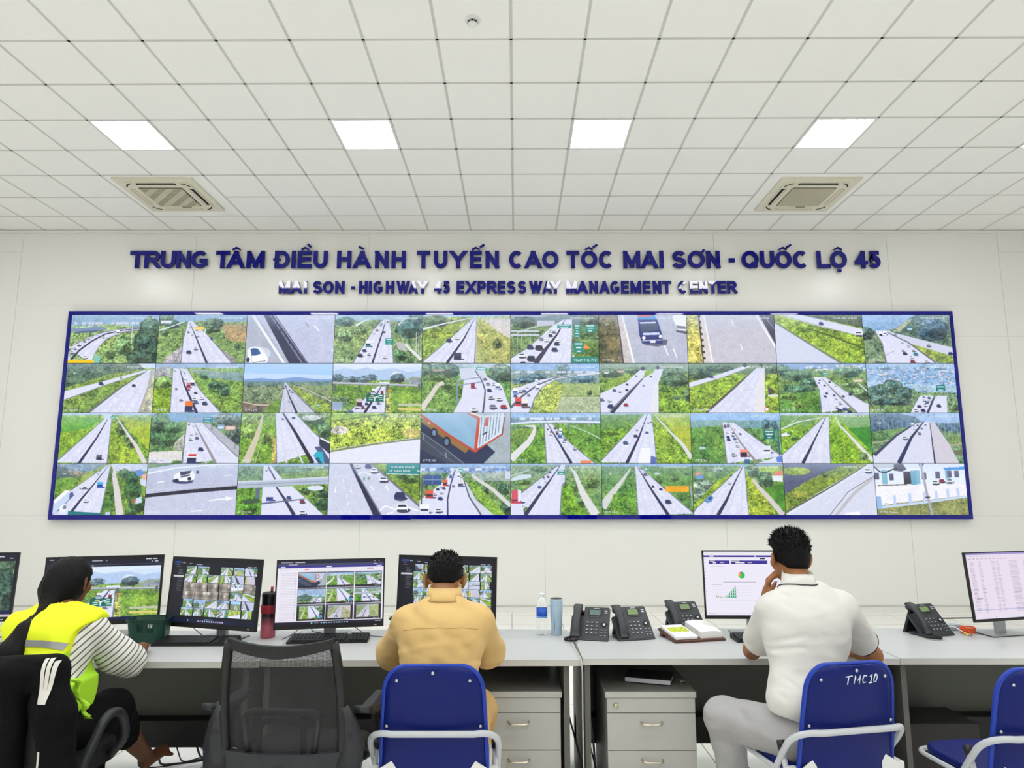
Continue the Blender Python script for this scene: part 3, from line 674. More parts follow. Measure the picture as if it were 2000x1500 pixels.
@pic('09')
def _():
    p = new(10, (140, 180, 222), (124, 150, 110), .3); p.poly([(.3, .38), (.5, .12), (.62, .0), (1, 0), (1, .65), (.6, .5)], (96, 126, 108), .4); trees(p, (.8, .3, .18, .26), c=(76, 106, 120)); p.poly([(.33, .36), (.5, .12), (.58, .08), (.42, .36)], (176, 186, 150), .2); trees(p, (.03, .38, .1, .14), c=(90, 124, 116))
    p.poly([(.14, .33), (.3, .33), (.52, .6), (.82, 1), (.24, 1), (.21, .6)], R_); p.line([(.15, .38), (.21, .6), (.24, 1)], .012, .02, (140, 146, 150)); p.poly([(.3, .35), (1, .68), (1, .86), (.5, .6), (.3, .42)], (206, 211, 228)); p.poly([(.52, .59), (1, .86), (1, 1), (.83, 1)], (150, 172, 84), .35); p.line([(.27, .36), (.5, .57), (.8, 1)], .02, .03, (110, 110, 124))
    p.line([(.22, .55), (.33, .9)], .01, .012, WH); p.line([(.23, .84), (.35, .74)], .008, .008, (120, 130, 140)); p.line([(.23, .84), (.23, 1)], .012, .012, (120, 130, 140)); p.truck(.2, .4, .035, (60, 64, 86), WH); p.truck(.25, .38, .035, WH, WH); p.sign(.5, .26, .57, .33, (40, 120, 170), 1)
    cars(p, (.43, .58, .03, 'w'), (.5, .65, .035, 'w'), (.435, .74, .035, 'w'), (.455, .8, .045, 'k'), (.555, .74, .04, 'w'), (.575, .81, .05, 'c'), (.52, .88, .05, 'w'), (.535, .97, .055, 'r'), (.69, .97, .05, 'w'), (.73, .64, .045, 'g'), (.97, .8, .05, 'n'), (.36, .4, .035, 'w')); return p
@pic('10')
def _():
    p = new(11, None, (128, 160, 74)); p.poly([(.7, 0), (1, 0), (1, .1), (.7, .1)], (205, 222, 240)); p.poly([(0, 0), (.8, 0), (.88, .12), (.5, .22), (0, .5)], (76, 106, 78), .5); p.poly([(0, .28), (.25, .32), (.2, .4), (0, .4)], (96, 130, 100), .3)
    p.poly([(0, .57), (.4, .38), (.88, .14), (.92, .16), (.4, .47), (0, .75)], R_); p.line([(0, .75), (.4, .48), (.9, .17)], .02, .01, (130, 138, 130)); p.poly([(.94, .13), (1, .1), (1, 1), (.86, 1)], (196, 196, 168), .25)
    hwy(p, [(.92, .13), (.62, .52), (.3, 1)], [(.955, .13), (.93, .5), (.87, 1)], [(.935, .14), (.78, .52), (.6, 1)], (.003, .006), mcol=(236, 238, 250)); p.line([(.9, .17), (.6, .52), (.28, 1)], .01, .04, (104, 116, 96)); p.line([(.96, .13), (.93, .5), (.86, 1)], .01, .05, (176, 172, 160)); cars(p, (.4, .41, .05, 'n'), (.77, .45, .04, 'k'), (.62, .29, .025, 'g')); return p
@pic('11')
def _():
    p = new(12, (140, 176, 206), (130, 168, 76), .1); p.poly([(.36, .12), (1, .2), (1, .38), (.6, .3)], (130, 160, 150), .2); p.poly([(0, .1), (.15, .05), (.2, .3), (0, .35)], (150, 156, 160), .3); trees(p, (.1, .4, .1, .14), c=(118, 156, 84)); p.poly([(0, .5), (.2, .5), (.2, 1), (0, 1)], (140, 176, 50), .35); trees(p, (.55, .25, .05, .08), (.8, .55, .06, .14), (.7, .45, .1, .08), c=(84, 122, 86))
    hwy(p, [(.2, .1), (.2, .5), (.2, 1)], [(.36, .12), (.52, .55), (.77, 1)], [(.27, .1), (.34, .45), (.5, 1)], (.012, .055)); cars(p, (.25, .52, .03, 'g'), (.31, .74, .04, 'w'), (.47, .6, .035, 'k'), (.46, .73, .05, 'w'), (.48, .79, .05, 'b'), (.58, .81, .055, 'n'), (.54, .71, .045, 'w'), (.39, .54, .03, 'r'), (.22, .15, .02, 'w'), (.33, .2, .02, 'g'), (.3, .16, .02, 'w')); p.truck(.385, .45, .045, RD, (200, 120, 130)); p.truck(.43, .4, .045, (80, 86, 110), WH); p.truck(.34, .32, .03, WH, WH); p.truck(.405, .88, .085, NV, (240, 120, 40)); return p
@pic('12')
def _():
    p = new(13, None, (122, 142, 106)); p.poly([(0, 0), (1, 0), (1, .32), (0, .32)], (158, 202, 244)); p.poly([(0, .2), (1, .24), (1, .34), (0, .34)], (190, 216, 244)); p.poly([(0, .33), (.2, .3), (.35, .33), (.6, .28), (.85, .33), (1, .32), (1, .38), (0, .38)], (122, 156, 206)); p.poly([(0, .37), (1, .37), (1, .44), (0, .46)], (112, 142, 134), .2)
    p.poly([(0, .8), (.33, .82), (.2, 1), (0, 1)], (124, 112, 96), .3); path(p, [(0, .78), (.15, .84), (.32, .85)], .02, .03, (202, 190, 160)); p.poly([(.3, .85), (.42, .7), (.42, 1), (.25, 1)], (110, 148, 64), .3); p.poly([(.5, .41), (.95, .8), (1, .86), (1, 1), (.85, 1)], (140, 166, 74), .35); path(p, [(.56, .45), (.8, .6), (1, .78)], .008, .02, (206, 200, 176)); p.poly([(.62, .44), (1, .44), (1, .7), (.9, .64)], (126, 150, 108), .25)
    hwy(p, [(.46, .38), (.44, .7), (.42, 1)], [(.47, .38), (.64, .7), (.82, 1)], [(.465, .42), (.53, .7), (.615, 1)], (.006, .045), (200, 204, 222)); cars(p, (.475, .47, .02, 'k'), (.455, .51, .02, 'n'), (.52, .55, .022, 'n'), (.555, .59, .022, 'n'), (.52, .76, .04, 'w')); p.sign(.83, .82, .86, .88, (60, 150, 160), 1); return p
@pic('13')
def _():
    p = new(14, None, (120, 158, 66)); p.poly([(0, 0), (1, 0), (1, .3), (0, .3)], (205, 222, 246)); p.poly([(0, 0), (1, 0), (1, .06), (.4, .12), (0, .05)], (226, 236, 250)); p.poly([(0, .16), (.12, .1), (.25, .14), (.38, .08), (.5, .15), (.68, .1), (.85, .18), (1, .14), (1, .34), (0, .34)], (172, 198, 230), .05)
    p.ellipse(.71, .24, .05, .07, (222, 232, 246)); trees(p, (.05, .3, .08, .08), (.2, .33, .1, .06), (.42, .3, .09, .07), (.33, .34, .1, .06), c=(96, 120, 130)); trees(p, (.73, .31, .08, .1), c=(72, 92, 96)); p.poly([(.8, .34), (.9, .27), (1, .29), (1, .42), (.8, .4)], (148, 166, 146), .15); p.poly([(.84, .42), (.88, .35), (1, .34), (1, .42)], (140, 150, 170), .2)
    p.poly([(0, .45), (1, .5), (1, .62), (.5, .5), (0, .62)], (104, 148, 58), .3); p.poly([(.62, .64), (1, .6), (1, .74), (.62, .78)], (136, 178, 66), .25); p.line([(.74, .84), (1, .84)], .04, .05, (190, 196, 170)); p.line([(.74, .92), (1, .94)], .05, .05, (216, 204, 110)); p.poly([(0, .66), (.2, .7), (.1, .95), (0, .95)], (112, 140, 90), .4)
    p.poly([(.52, .38), (.64, .38), (.64, .44), (.52, .44)], (230, 236, 246)); p.poly([(0, .38), (1, .435), (1, .475), (0, .42)], (186, 194, 206)); p.line([(0, .42), (1, .475)], .012, .012, (106, 116, 128))
    for u in (.03, .305, .62, .975): p.poly([(u-.014, .43), (u+.014, .43), (u+.01, .56), (u-.01, .56)], (92, 102, 112))
    hwy(p, [(.5, .47), (.4, .66), (.18, 1)], [(.6, .47), (.6, .7), (.6, 1)], [(.55, .47), (.49, .66), (.37, 1)], (.012, .055)); p.poly([(.61, .5), (.66, .62), (.67, 1), (.61, 1)], (180, 184, 92), .5); p.poly([(.61, .54), (.66, .54), (.66, .57), (.61, .57)], (244, 170, 40)); p.line([(.62, .5), (.63, .7)], .01, .02, (96, 110, 130))
    p.truck(.31, .8, .06, (72, 50, 56), (206, 190, 200)); p.truck(.46, .56, .035, (150, 170, 200), WH); p.truck(.56, .6, .03, (140, 50, 56), (140, 50, 56)); cars(p, (.28, .89, .05, 'w'), (.35, .9, .04, 'r'), (.475, .89, .045, 'k'), (.52, .81, .04, 'g'), (.39, .82, .04, 'n'), (.22, .98, .05, 'b'), (.42, .62, .03, 'n'))
    p.poly([(0, .78), (.12, .78), (.12, .95), (0, .95)], (150, 172, 196)); p.line([(.165, .7), (.165, .98)], .018, .018, (120, 140, 170)); p.poly([(.385, .63), (.58, .63), (.58, .78), (.385, .78)], (20, 104, 84)); p.line([(.48, .77), (.48, .7), (.53, .66)], .02, .02, WH); p.line([(.48, .71), (.46, .66)], .018, .018, WH)
    for a, v in ((.41, .7), (.41, .74), (.515, .7), (.53, .74)): p.line([(a, v), (a+.05, v)], .018, .018, (190, 228, 215))
    p.line([(.43, .66), (.46, .66)], .02, .02, (244, 190, 60)); p.line([(.53, .655), (.565, .655)], .02, .02, WH); return p
@pic('14')
def _():
    p = new(15, (176, 196, 200), (112, 152, 76), .1); trees(p, (.05, .15, .1, .16), (.25, .15, .2, .16), (.9, .2, .15, .2), c=(78, 108, 82)); trees(p, (.28, .45, .08, .1), (.15, .3, .14, .08), c=(86, 120, 70)); p.sign(.12, .13, .26, .16, (190, 130, 110), 1); path(p, [(.25, .4), (.18, .44), (.1, .68), (0, .93)], .07, .11, (216, 210, 196)); p.poly([(.85, .3), (1, .5), (1, .85)], (112, 160, 84), .4)
    p.poly([(.42, .1), (.7, .1), (.74, .3), (.6, .3), (.44, .34)], (206, 212, 226)); p.poly([(.48, .3), (.62, .25), (.74, .28), (.9, .45), (1, .93), (1, 1), (.36, 1), (.45, .7)], R_); p.line([(.6, .15), (.68, .36), (.715, .55), (.705, .8), (.69, 1)], .02, .035, (76, 80, 100))
    for k in range(2): p.line([(.4, .35+.1*k), (.68, .28+.1*k)], .02, .03, (150, 166, 190))
    p.line([(.4, .32), (.4, .82)], .02, .025, (130, 150, 180)); p.sign(.61, .08, .73, .14, (30, 150, 140), 1); p.sign(.52, .05, .56, .08, (60, 170, 160), 1); p.truck(.575, .46, .045, (180, 56, 66), (160, 60, 80)); cars(p, (.8, .88, .075, 'g'), (.92, .88, .07, 'r'), (.59, .94, .07, 'w'), (.78, .7, .06, 'w'), (.87, .73, .06, 'w'), (.76, .55, .05, 'n'), (.745, .42, .045, 'g'), (.81, .43, .04, 'w'), (.71, .32, .04, 'g')); p.truck(.855, .47, .055, (180, 190, 215), WH); return p
@pic('15')
def _():
    p = new(16, (132, 176, 226), (158, 178, 118), .16); p.poly([(0, .14), (1, .16), (1, .4), (0, .42)], (128, 156, 150), .3); trees(p, (.58, .13, .09, .12), (.3, .28, .12, .06), (.8, .32, .16, .08), (.15, .35, .14, .06), c=(92, 130, 140))
    for i in range(14): u = p.r.rand()*.95; p.poly([(u, .16), (u+.05, .16), (u+.05, .2), (u, .2)], (206, 216, 236))
    p.poly([(.55, .42), (1, .42), (1, .65), (.55, .66)], (166, 188, 120), .15); p.poly([(.5, .68), (1, .68), (1, 1), (.45, 1)], (176, 190, 150), .18); p.line([(.5, .67), (1, .67)], .02, .02, (110, 140, 76)); trees(p, (.88, .6, .03, .06), c=(90, 120, 76)); p.poly([(.22, 1), (.32, .55), (.5, .35), (.6, .45), (.5, 1)], (168, 186, 92), .45)
    p.poly([(0, .55), (.15, .45), (.35, .33), (.6, .26), (1, .18), (1, .22), (.7, .27), (.5, .33), (.36, .48), (.27, .7), (.2, 1), (0, 1)], R_); p.line([(0, .9), (.12, .68), (.3, .44), (.5, .3), (.75, .24)], .05, .012, (96, 100, 118)); p.line([(.21, 1), (.27, .7), (.36, .48), (.5, .34)], .025, .01, (130, 136, 140))
    p.truck(.085, .78, .07, (206, 60, 60), (214, 84, 80)); p.truck(.155, .82, .07, (110, 90, 96), (236, 230, 226)); p.truck(.05, .57, .05, (120, 160, 220), WH); p.truck(.3, .5, .045, (190, 196, 210), WH); cars(p, (.11, .57, .05, 'w'), (.15, .56, .04, 'b'), (.2, .65, .035, 'g'), (.4, .42, .03, 'w'), (.18, .49, .03, 'w'), (.05, .66, .04, 'b')); p.truck(.29, .36, .03, WH, WH); return p
@pic('16')
def _():
    p = new(17, (132, 162, 128), (126, 160, 74), .2); trees(p, (.1, .2, .18, .1), (.35, .15, .12, .07), (.82, .2, .16, .1), (.85, .35, .16, .12), c=(92, 122, 88)); p.sign(.05, .18, .1, .22, (226, 206, 200), 1); p.sign(.2, .15, .27, .19, (214, 150, 120), 1); p.poly([(.05, .4), (.3, .3), (.3, .36), (.0, .55)], (112, 146, 66), .4)
    p.poly([(.46, .13), (.52, .13), (.5, .3), (.12, 1), (0, 1), (0, .62), (.3, .38)], R_); p.poly([(.63, .12), (.72, .12), (.66, .4), (.65, 1), (.12, 1), (.48, .3), (.6, .2)], R_); p.poly([(.52, .14), (.62, .13), (.6, .2), (.49, .31)], (150, 186, 66), .25); p.poly([(.62, .4), (.66, .4), (.65, 1), (.54, 1)], (226, 226, 234)); p.line([(.485, .31), (.33, .6), (.12, 1)], .02, .09, (58, 60, 80)); p.line([(.47, .33), (.11, .98)], .006, .012, (170, 174, 190))
    p.ellipse(.49, .11, .028, .04, (50, 50, 70)); p.ellipse(.655, .09, .026, .035, (70, 70, 90)); cars(p, (.285, .84, .05, 'r'), (.115, .87, .065, 'n'), (.1, .76, .045, 'w'), (.02, .74, .045, 'g'), (.16, .55, .04, 'b'), (.22, .57, .04, 'w'), (.3, .54, .035, 'n'), (.305, .43, .03, 'n'), (.49, .45, .025, 'w'), (.575, .27, .025, 'n'), (.41, .26, .022, 't')); p.poly([(.66, .55), (1, .5), (1, 1), (.66, 1)], (140, 178, 60), .42); trees(p, (.98, .65, .06, .14), (.85, .7, .05, .06), c=(104, 130, 80)); return p
@pic('17')
def _():
    p = new(18, (96, 130, 84), (144, 178, 62), .22); trees(p, (.1, .22, .16, .12), (.35, .12, .16, .08), (.95, .12, .1, .1), c=(72, 104, 70)); p.poly([(0, .4), (.3, .25), (.6, .07), (.7, .06), (.68, .09), (.4, .28), (0, .5)], R_); p.line([(0, .5), (.4, .28), (.68, .09)], .015, .01, (150, 150, 130)); p.line([(.05, .75), (.3, .6)], .015, .015, (104, 120, 60))
    hwy(p, [(.76, .1), (.52, .5), (.19, 1)], [(.86, .1), (.85, .5), (.83, 1)], [(.81, .1), (.68, .5), (.5, 1)], (.003, .006), mcol=(236, 238, 250)); p.poly([(.83, .1), (.86, .1), (.84, 1), (.71, 1)], (226, 224, 226)); p.line([(.76, .1), (.5, .5), (.18, 1)], .012, .05, (92, 86, 76)); p.truck(.25, .27, .055, (60, 64, 96), (76, 80, 110), .7); p.ellipse(.64, .04, .024, .04, (34, 38, 46)); p.ellipse(.82, .045, .022, .035, (34, 38, 46)); p.poly([(.87, .45), (.98, .6), (.9, .64)], (92, 92, 84), .3); p.poly([(.88, .64), (1, .64), (1, .68), (.88, .68)], (216, 220, 222)); p.ellipse(.86, .93, .028, .045, (206, 60, 70)); p.ellipse(.86, .93, .02, .032, (236, 236, 244)); return p
@pic('18')
def _():
    p = new(19, (120, 160, 204), (118, 152, 84), .12)
    for i in range(30): u = .3+p.r.rand()*.7; v = .03+p.r.rand()*.1; p.poly([(u, v), (u+.03, v), (u+.03, v+.03), (u, v+.03)], (216, 222, 236))
    trees(p, (.05, .15, .1, .12), (.22, .25, .18, .12), (.35, .4, .1, .1), (.8, .17, .15, .13), (.25, .55, .2, .12), c=(88, 126, 92)); p.poly([(0, .65), (.45, .55), (.46, 1), (0, 1)], (98, 148, 62), .35); trees(p, (.2, .85, .08, .08), (.1, .68, .1, .08), c=(124, 160, 74)); p.sign(.85, .33, .95, .38, (230, 190, 180), 1); trees(p, (.92, .62, .12, .14), (.8, .45, .1, .06), c=(108, 138, 92)); path(p, [(.9, .4), (1, .58)], .02, .03, (210, 216, 220))
    hwy(p, [(.4, .28), (.46, .55), (.47, 1)], [(.54, .28), (.75, .56), (1, .84)], [(.49, .3), (.64, .6), (.86, 1)], (.012, .05), mcol=(150, 146, 140)); p.poly([(1, .82), (1, 1), (.86, 1), (.7, .7)], R_); p.line([(.49, .3), (.64, .6), (.86, 1)], .012, .04, (140, 136, 134)); cars(p, (.47, .35, .02, 'n'), (.46, .4, .02, 'n'), (.58, .38, .025, 'k'), (.52, .45, .025, 'n'), (.54, .61, .03, 'n'), (.52, .67, .03, 'k'), (.62, .65, .03, 'b'), (.635, .72, .03, 'w'), (.68, .81, .04, 'w'), (.64, .89, .04, 'w'), (.67, .95, .05, 'n'), (.73, .92, .05, 'b'), (.72, .67, .03, 'n'), (.8, .63, .035, 'n'), (.64, .46, .02, 'w'), (.78, .98, .05, 'n')); p.sign(.51, .18, .56, .24, (50, 150, 160), 1); return p
@pic('19')
def _():
    p = new(20, None, (120, 152, 110)); p.poly([(0, 0), (1, 0), (1, .55), (0, .5)], (140, 178, 216), .28)
    for i in range(120): u = p.r.rand(); v = .08+p.r.rand()*.38; c = (226, 206, 210) if i % 3 else (206, 216, 240); p.poly([(u, v), (u+.025, v), (u+.025, v+.022), (u, v+.022)], c)
    trees(p, (.8, .1, .12, .05), (.2, .1, .1, .05), c=(112, 152, 186)); trees(p, (.15, .55, .14, .12), (.28, .5, .12, .16), (.4, .62, .1, .14), (.1, .75, .16, .12), (.3, .8, .18, .1), c=(84, 116, 104)); p.poly([(0, .85), (.5, .85), (.45, 1), (0, 1)], (124, 158, 96), .4); p.sign(.42, .4, .53, .45, (50, 130, 170), 1); p.poly([(.45, .42), (1, .46), (1, .6), (.55, .58)], (164, 196, 214), .15)
    p.poly([(.58, .66), (.73, .66), (.64, 1), (.46, 1)], R_); p.poly([(.76, .66), (.88, .66), (.87, 1), (.66, 1)], R_); p.line([(.745, .68), (.65, 1)], .02, .05, (64, 68, 92)); trees(p, (.95, .85, .06, .14), c=(110, 140, 96)); cars(p, (.62, .68, .03, 'w'), (.62, .75, .035, 'w'), (.56, .87, .045, 'n'), (.6, .95, .05, 'n'), (.65, .79, .04, 'b'), (.68, .7, .035, 'b'), (.63, .85, .04, 'w'), (.78, .86, .045, 'k'), (.52, .95, .045, 'w'), (.67, .76, .03, 'w')); p.sign(.77, .45, .87, .57, (22, 120, 122), 2); p.line([(.88, .45), (.9, .8)], .01, .01, (160, 176, 186)); p.sign(.62, .57, .66, .61, (50, 110, 150), 1); return p
@pic('20')
def _():
    p = new(21, (168, 196, 224), (128, 176, 60), .05); p.poly([(0, .08), (.42, .1), (.35, .3), (0, .45)], (98, 168, 58), .22); p.poly([(0, .4), (.34, .3), (.0, .95)], (140, 178, 54), .3); p.poly([(.62, .1), (1, .08), (1, .75)], (166, 190, 60), .18); p.poly([(.65, .1), (1, .06), (1, .2)], (148, 184, 88), .2); p.poly([(.56, .2), (.63, .15), (.8, .5), (.95, 1), (.55, 1)], (144, 176, 58), .42); trees(p, (.68, .35, .05, .12), (.76, .5, .06, .12), (.66, .22, .04, .08), (.8, .62, .06, .1), c=(104, 132, 76))
    path(p, [(.6, .07), (.72, .35), (.85, .65), (.97, 1)], .015, .09, (220, 214, 218)); hwy(p, [(.48, .12), (.26, .5), (-.02, .98)], [(.555, .12), (.555, .5), (.55, 1)], [(.515, .12), (.41, .5), (.24, 1)], (.012, .055)); p.poly([(.46, .02), (.56, .02), (.555, .14), (.47, .14)], (206, 214, 232)); p.sign(.54, .07, .6, .11, (40, 150, 130), 1); p.truck(.455, .88, .06, (48, 52, 74), (100, 104, 124), 1.1); p.line([(.79, .2), (.79, .35)], .006, .006, (220, 225, 200)); return p
@pic('21')
def _():
    p = new(22, (110, 160, 196), (108, 144, 80), .18); p.poly([(.0, .05), (.15, 0), (.2, .2), (.05, .2)], (150, 158, 170), .3); trees(p, (.1, .2, .12, .2), (.25, .3, .1, .12), (.05, .5, .12, .16), (.22, .55, .12, .12), c=(82, 122, 78)); p.poly([(.28, .6), (.38, .4), (.38, .75), (.26, .72)], (176, 180, 168), .3); p.poly([(0, .78), (.37, .75), (.37, .95), (0, .92)], (220, 218, 212), .06); p.poly([(0, .9), (.2, .92), (.2, 1), (0, 1)], (200, 206, 220), .2); trees(p, (.85, .15, .16, .14), (.93, .45, .1, .2), c=(96, 118, 100)); p.sign(.83, .26, .94, .34, (226, 176, 150), 1); p.sign(.74, .24, .82, .34, (130, 160, 196), 1)
    p.poly([(.58, .2), (.68, .24), (1, .68), (1, .95)], (176, 180, 188), .06); hwy(p, [(.4, .18), (.39, .5), (.38, 1)], [(.57, .2), (.78, .55), (1, .9)], [(.48, .2), (.58, .5), (.75, 1)], (.012, .06), mcol=(150, 146, 150)); p.poly([(1, .88), (1, 1), (.75, 1), (.7, .85)], R_); p.line([(.48, .2), (.58, .5), (.75, 1)], .012, .05, (150, 146, 150)); p.poly([(.42, .1), (.58, .1), (.58, .2), (.42, .2)], (140, 162, 190), .1); p.sign(.575, .09, .67, .19, (34, 120, 140), 2); p.line([(.68, .1), (.68, .34)], .02, .02, (60, 76, 96)); p.line([(.95, .4), (.95, .72)], .01, .01, (60, 66, 80))
    cars(p, (.57, .72, .055, 'n'), (.45, .53, .04, 'w'), (.52, .5, .04, 'b'), (.455, .43, .03, 'w'), (.51, .41, .03, 'w'), (.42, .23, .025, 'g'), (.47, .26, .022, 'w')); p.truck(.48, .9, .1, NV, (236, 236, 240), 1.5); p.line([(.44, .84), (.53, .84)], .05, .05, (206, 60, 70)); p.ellipse(.22, .96, .05, .05, (216, 220, 230)); return p
@pic('22')
def _():
    p = new(23, None, (118, 160, 56)); trees(p, (.1, .4, .1, .14), (.3, .5, .08, .12), (.1, .15, .1, .1), c=(132, 164, 82)); path(p, [(.24, .04), (.2, .4), (.08, 1)], .03, .16, (206, 198, 170)); path(p, [(.25, .5), (.18, 1)], .01, .012, (190, 206, 170)); p.poly([(.36, .5), (.42, .5), (.43, 1), (.36, 1)], (176, 170, 90), .4); trees(p, (.8, .12, .14, .14), (.93, .35, .1, .16), (.75, .05, .1, .06), c=(96, 132, 82)); p.ellipse(.78, .1, .1, .05, (206, 214, 206), .3)
    hwy(p, [(.38, 0), (.4, .5), (.42, 1)], [(.59, 0), (.79, .35), (1, .68)], [(.46, 0), (.62, .42), (.82, 1)], (.03, .08)); p.poly([(1, .66), (1, 1), (.8, 1), (.62, .4)], R_); p.line([(.46, 0), (.62, .42), (.82, 1)], .03, .08, (44, 44, 62)); cars(p, (.46, .12, .03, 'w'), (.58, .1, .035, 'k'))
    p.poly([(.83, .68), (.9, .66), (1, .92), (1, 1), (.95, 1)], (80, 92, 130)); p.poly([(.88, .5), (.92, .48), (1, .58), (1, .82), (.88, .64)], (50, 56, 76)); p.line([(.89, .5), (1, .6)], .03, .03, WH); p.poly([(.82, .84), (.86, .76), (.92, .78), (.94, .92), (.94, 1), (.88, 1)], (40, 178, 200)); p.poly([(.84, .9), (.88, .88), (.92, 1), (.88, 1)], (40, 90, 120)); return p
@pic('23')
def _():
    p = new(24, None, (168, 190, 80)); p.a *= 1.0; p.poly([(0, 0), (1, 0), (1, 1), (0, 1)], (168, 192, 74), .6); p.poly([(0, .02), (.55, .02), (.3, .1), (0, .18)], (136, 180, 50), .3); p.line([(0, .17), (.3, .1), (.6, .02)], .02, .02, (84, 110, 40)); p.ellipse(.1, .35, .1, .08, (206, 200, 190), .4); p.ellipse(.9, .4, .1, .1, (200, 190, 110), .4); p.poly([(0, .78), (.5, .64), (1, .52), (1, 1), (0, 1)], (224, 228, 244)); p.line([(0, .77), (.5, .62), (1, .51)], .03, .03, (128, 138, 96)); p.line([(0, .73), (.5, .6), (1, .49)], .012, .012, (206, 210, 206)); p.line([(.1, 1), (.6, .9), (1, .8)], .006, .006, WH); return p
@pic('24')
def _():
    p = new(25, None, (164, 178, 184)); p.poly([(0, 0), (1, 0), (1, 1), (0, 1)], (164, 178, 184), .06); p.poly([(0, .1), (.5, .65), (.73, .62), (.83, .78), (.7, 1), (0, 1)], (44, 54, 82), .08); p.poly([(0, .4), (.5, 1), (.3, 1), (0, .72)], (66, 76, 90), .1); p.line([(0, .38), (.28, .72), (.48, 1)], .018, .018, (120, 132, 146)); p.line([(0, .48), (.38, 1)], .012, .012, (104, 116, 130))
    for u, v in ((.03, .42), (.28, .78)): p.line([(u, v), (u+.01, v+.12)], .02, .02, (140, 150, 160))
    p.poly([(.02, .1), (.2, .25), (.55, .7), (.5, .8), (.38, .66), (.0, .18)], (150, 112, 60)); p.ellipse(.15, .4, .04, .1, (44, 44, 54)); p.ellipse(.15, .4, .022, .06, (110, 140, 176)); p.ellipse(.29, .58, .045, .11, (44, 44, 54)); p.ellipse(.29, .58, .024, .065, (96, 124, 160)); p.poly([(.03, 0), (.52, 0), (.64, .11), (.6, .74), (.3, .4), (.03, .08)], (136, 180, 208)); p.poly([(.2, 0), (.4, 0), (.58, .4), (.58, .6)], (144, 186, 212)); p.line([(.0, .04), (.3, .43), (.6, .76)], .045, .045, (192, 76, 52)); p.line([(.52, 0), (.64, .11)], .05, .05, (200, 84, 60)); p.line([(.54, 0), (.66, .06), (.66, .1)], .03, .03, (236, 220, 200))
    p.poly([(.65, .1), (.95, -.03), (.91, .42), (.62, .72)], (208, 224, 236))
    for k in range(7): t = k/7; p.line([(.68+.24*t, .09-.1*t), (.655+.24*t, .66-.3*t)], .012, .012, (70, 84, 110))
    p.poly([(.72, .1), (.76, .09), (.75, .26), (.71, .27)], (200, 90, 80)); p.line([(.69, .44), (.74, .38)], .03, .03, (60, 70, 90)); p.line([(.645, .1), (.61, .78)], .06, .06, (208, 76, 44)); p.line([(.61, .76), (.91, .42)], .03, .03, (200, 76, 50)); p.line([(.94, 0), (.905, .44)], .025, .025, (140, 76, 60)); return p
@pic('25')
def _():
    p = new(26, (134, 178, 226), (108, 160, 58), .14); p.poly([(0, .1), (1, .1), (1, .2), (0, .22)], (108, 138, 158), .4)
    for i in range(20): u = .1+p.r.rand()*.85; p.poly([(u, .1), (u+.03, .1), (u+.03, .14), (u, .14)], (226, 230, 240))
    trees(p, (.15, .3, .12, .05), (.08, .32, .08, .05), c=(84, 120, 84)); p.poly([(0, .33), (.25, .3), (.2, .5), (0, .75)], (124, 160, 72), .3); p.line([(0, .22), (.3, .18), (.6, .17), (1, .19)], .04, .04, (218, 228, 242)); p.line([(0, .25), (.3, .205), (.6, .2), (1, .22)], .012, .012, (96, 112, 130))
    for u in (.355, .625, .875): p.line([(u, .2), (u, .3)], .03, .03, (140, 156, 170))
    path(p, [(.16, .26), (.27, .27), (.26, .4), (.2, .58), (.0, .92)], .025, .14, (222, 222, 220)); p.poly([(.55, .25), (1, .3), (1, .55)], (96, 150, 60), .25); path(p, [(.66, .25), (.85, .38), (1, .52)], .012, .02, (206, 214, 196)); hwy(p, [(.375, .22), (.385, .6), (.395, 1)], [(.46, .22), (.66, .6), (.93, 1)], [(.41, .22), (.54, .6), (.67, 1)], (.012, .06)); p.truck(.545, .45, .045, (70, 120, 190), (150, 200, 230)); p.truck(.555, .36, .035, WH, WH); p.truck(.515, .4, .03, (140, 70, 80), (160, 120, 140)); cars(p, (.49, .31, .025, 'k'), (.41, .33, .022, 'k'), (.445, .38, .022, 'n'), (.44, .44, .025, 'w'), (.6, .53, .035, 'g'), (.585, .57, .035, 'w'), (.705, .71, .045, 'w')); p.truck(.83, 1.02, .12, (240, 130, 80), (240, 140, 90), .8); p.line([(.045, .1), (.045, .45)], .01, .01, (120, 150, 150)); return p
@pic('26')
def _():
    p = new(27, (140, 176, 180), (116, 164, 50), .04); p.poly([(0, .05), (.5, .03), (.3, .3), (0, .35)], (98, 146, 60), .3); p.line([(0, .45), (.25, .28)], .03, .02, (64, 100, 44)); p.poly([(.58, .02), (1, .02), (1, .3), (.8, .3)], (160, 190, 60), .2); p.poly([(.75, .27), (1, .24), (1, .8)], (174, 190, 62), .15); p.poly([(.6, .1), (.64, .1), (.98, 1), (.61, 1)], (138, 174, 58), .42); trees(p, (.2, .6, .14, .1), (.1, .4, .14, .06), c=(106, 146, 50))
    path(p, [(.6, .03), (.78, .4), (.9, .62), (1, .9)], .015, .09, (218, 220, 218)); hwy(p, [(.49, .03), (.27, .45), (-.02, .98)], [(.565, .03), (.595, .5), (.61, 1)], [(.525, .03), (.42, .5), (.28, 1)], (.01, .065)); cars(p, (.27, .59, .055, 'b'), (.385, .46, .045, 'n'), (.51, .39, .035, 'b'), (.4, .34, .03, 'w'), (.475, .24, .02, 'w'), (.53, .2, .02, 'k'), (.56, .19, .02, 'k')); p.poly([(.44, .7), (.55, .7), (.54, 1), (.41, 1)], (238, 240, 250)); p.poly([(.55, .85), (.6, .88), (.6, 1), (.54, 1)], (90, 110, 180)); return p
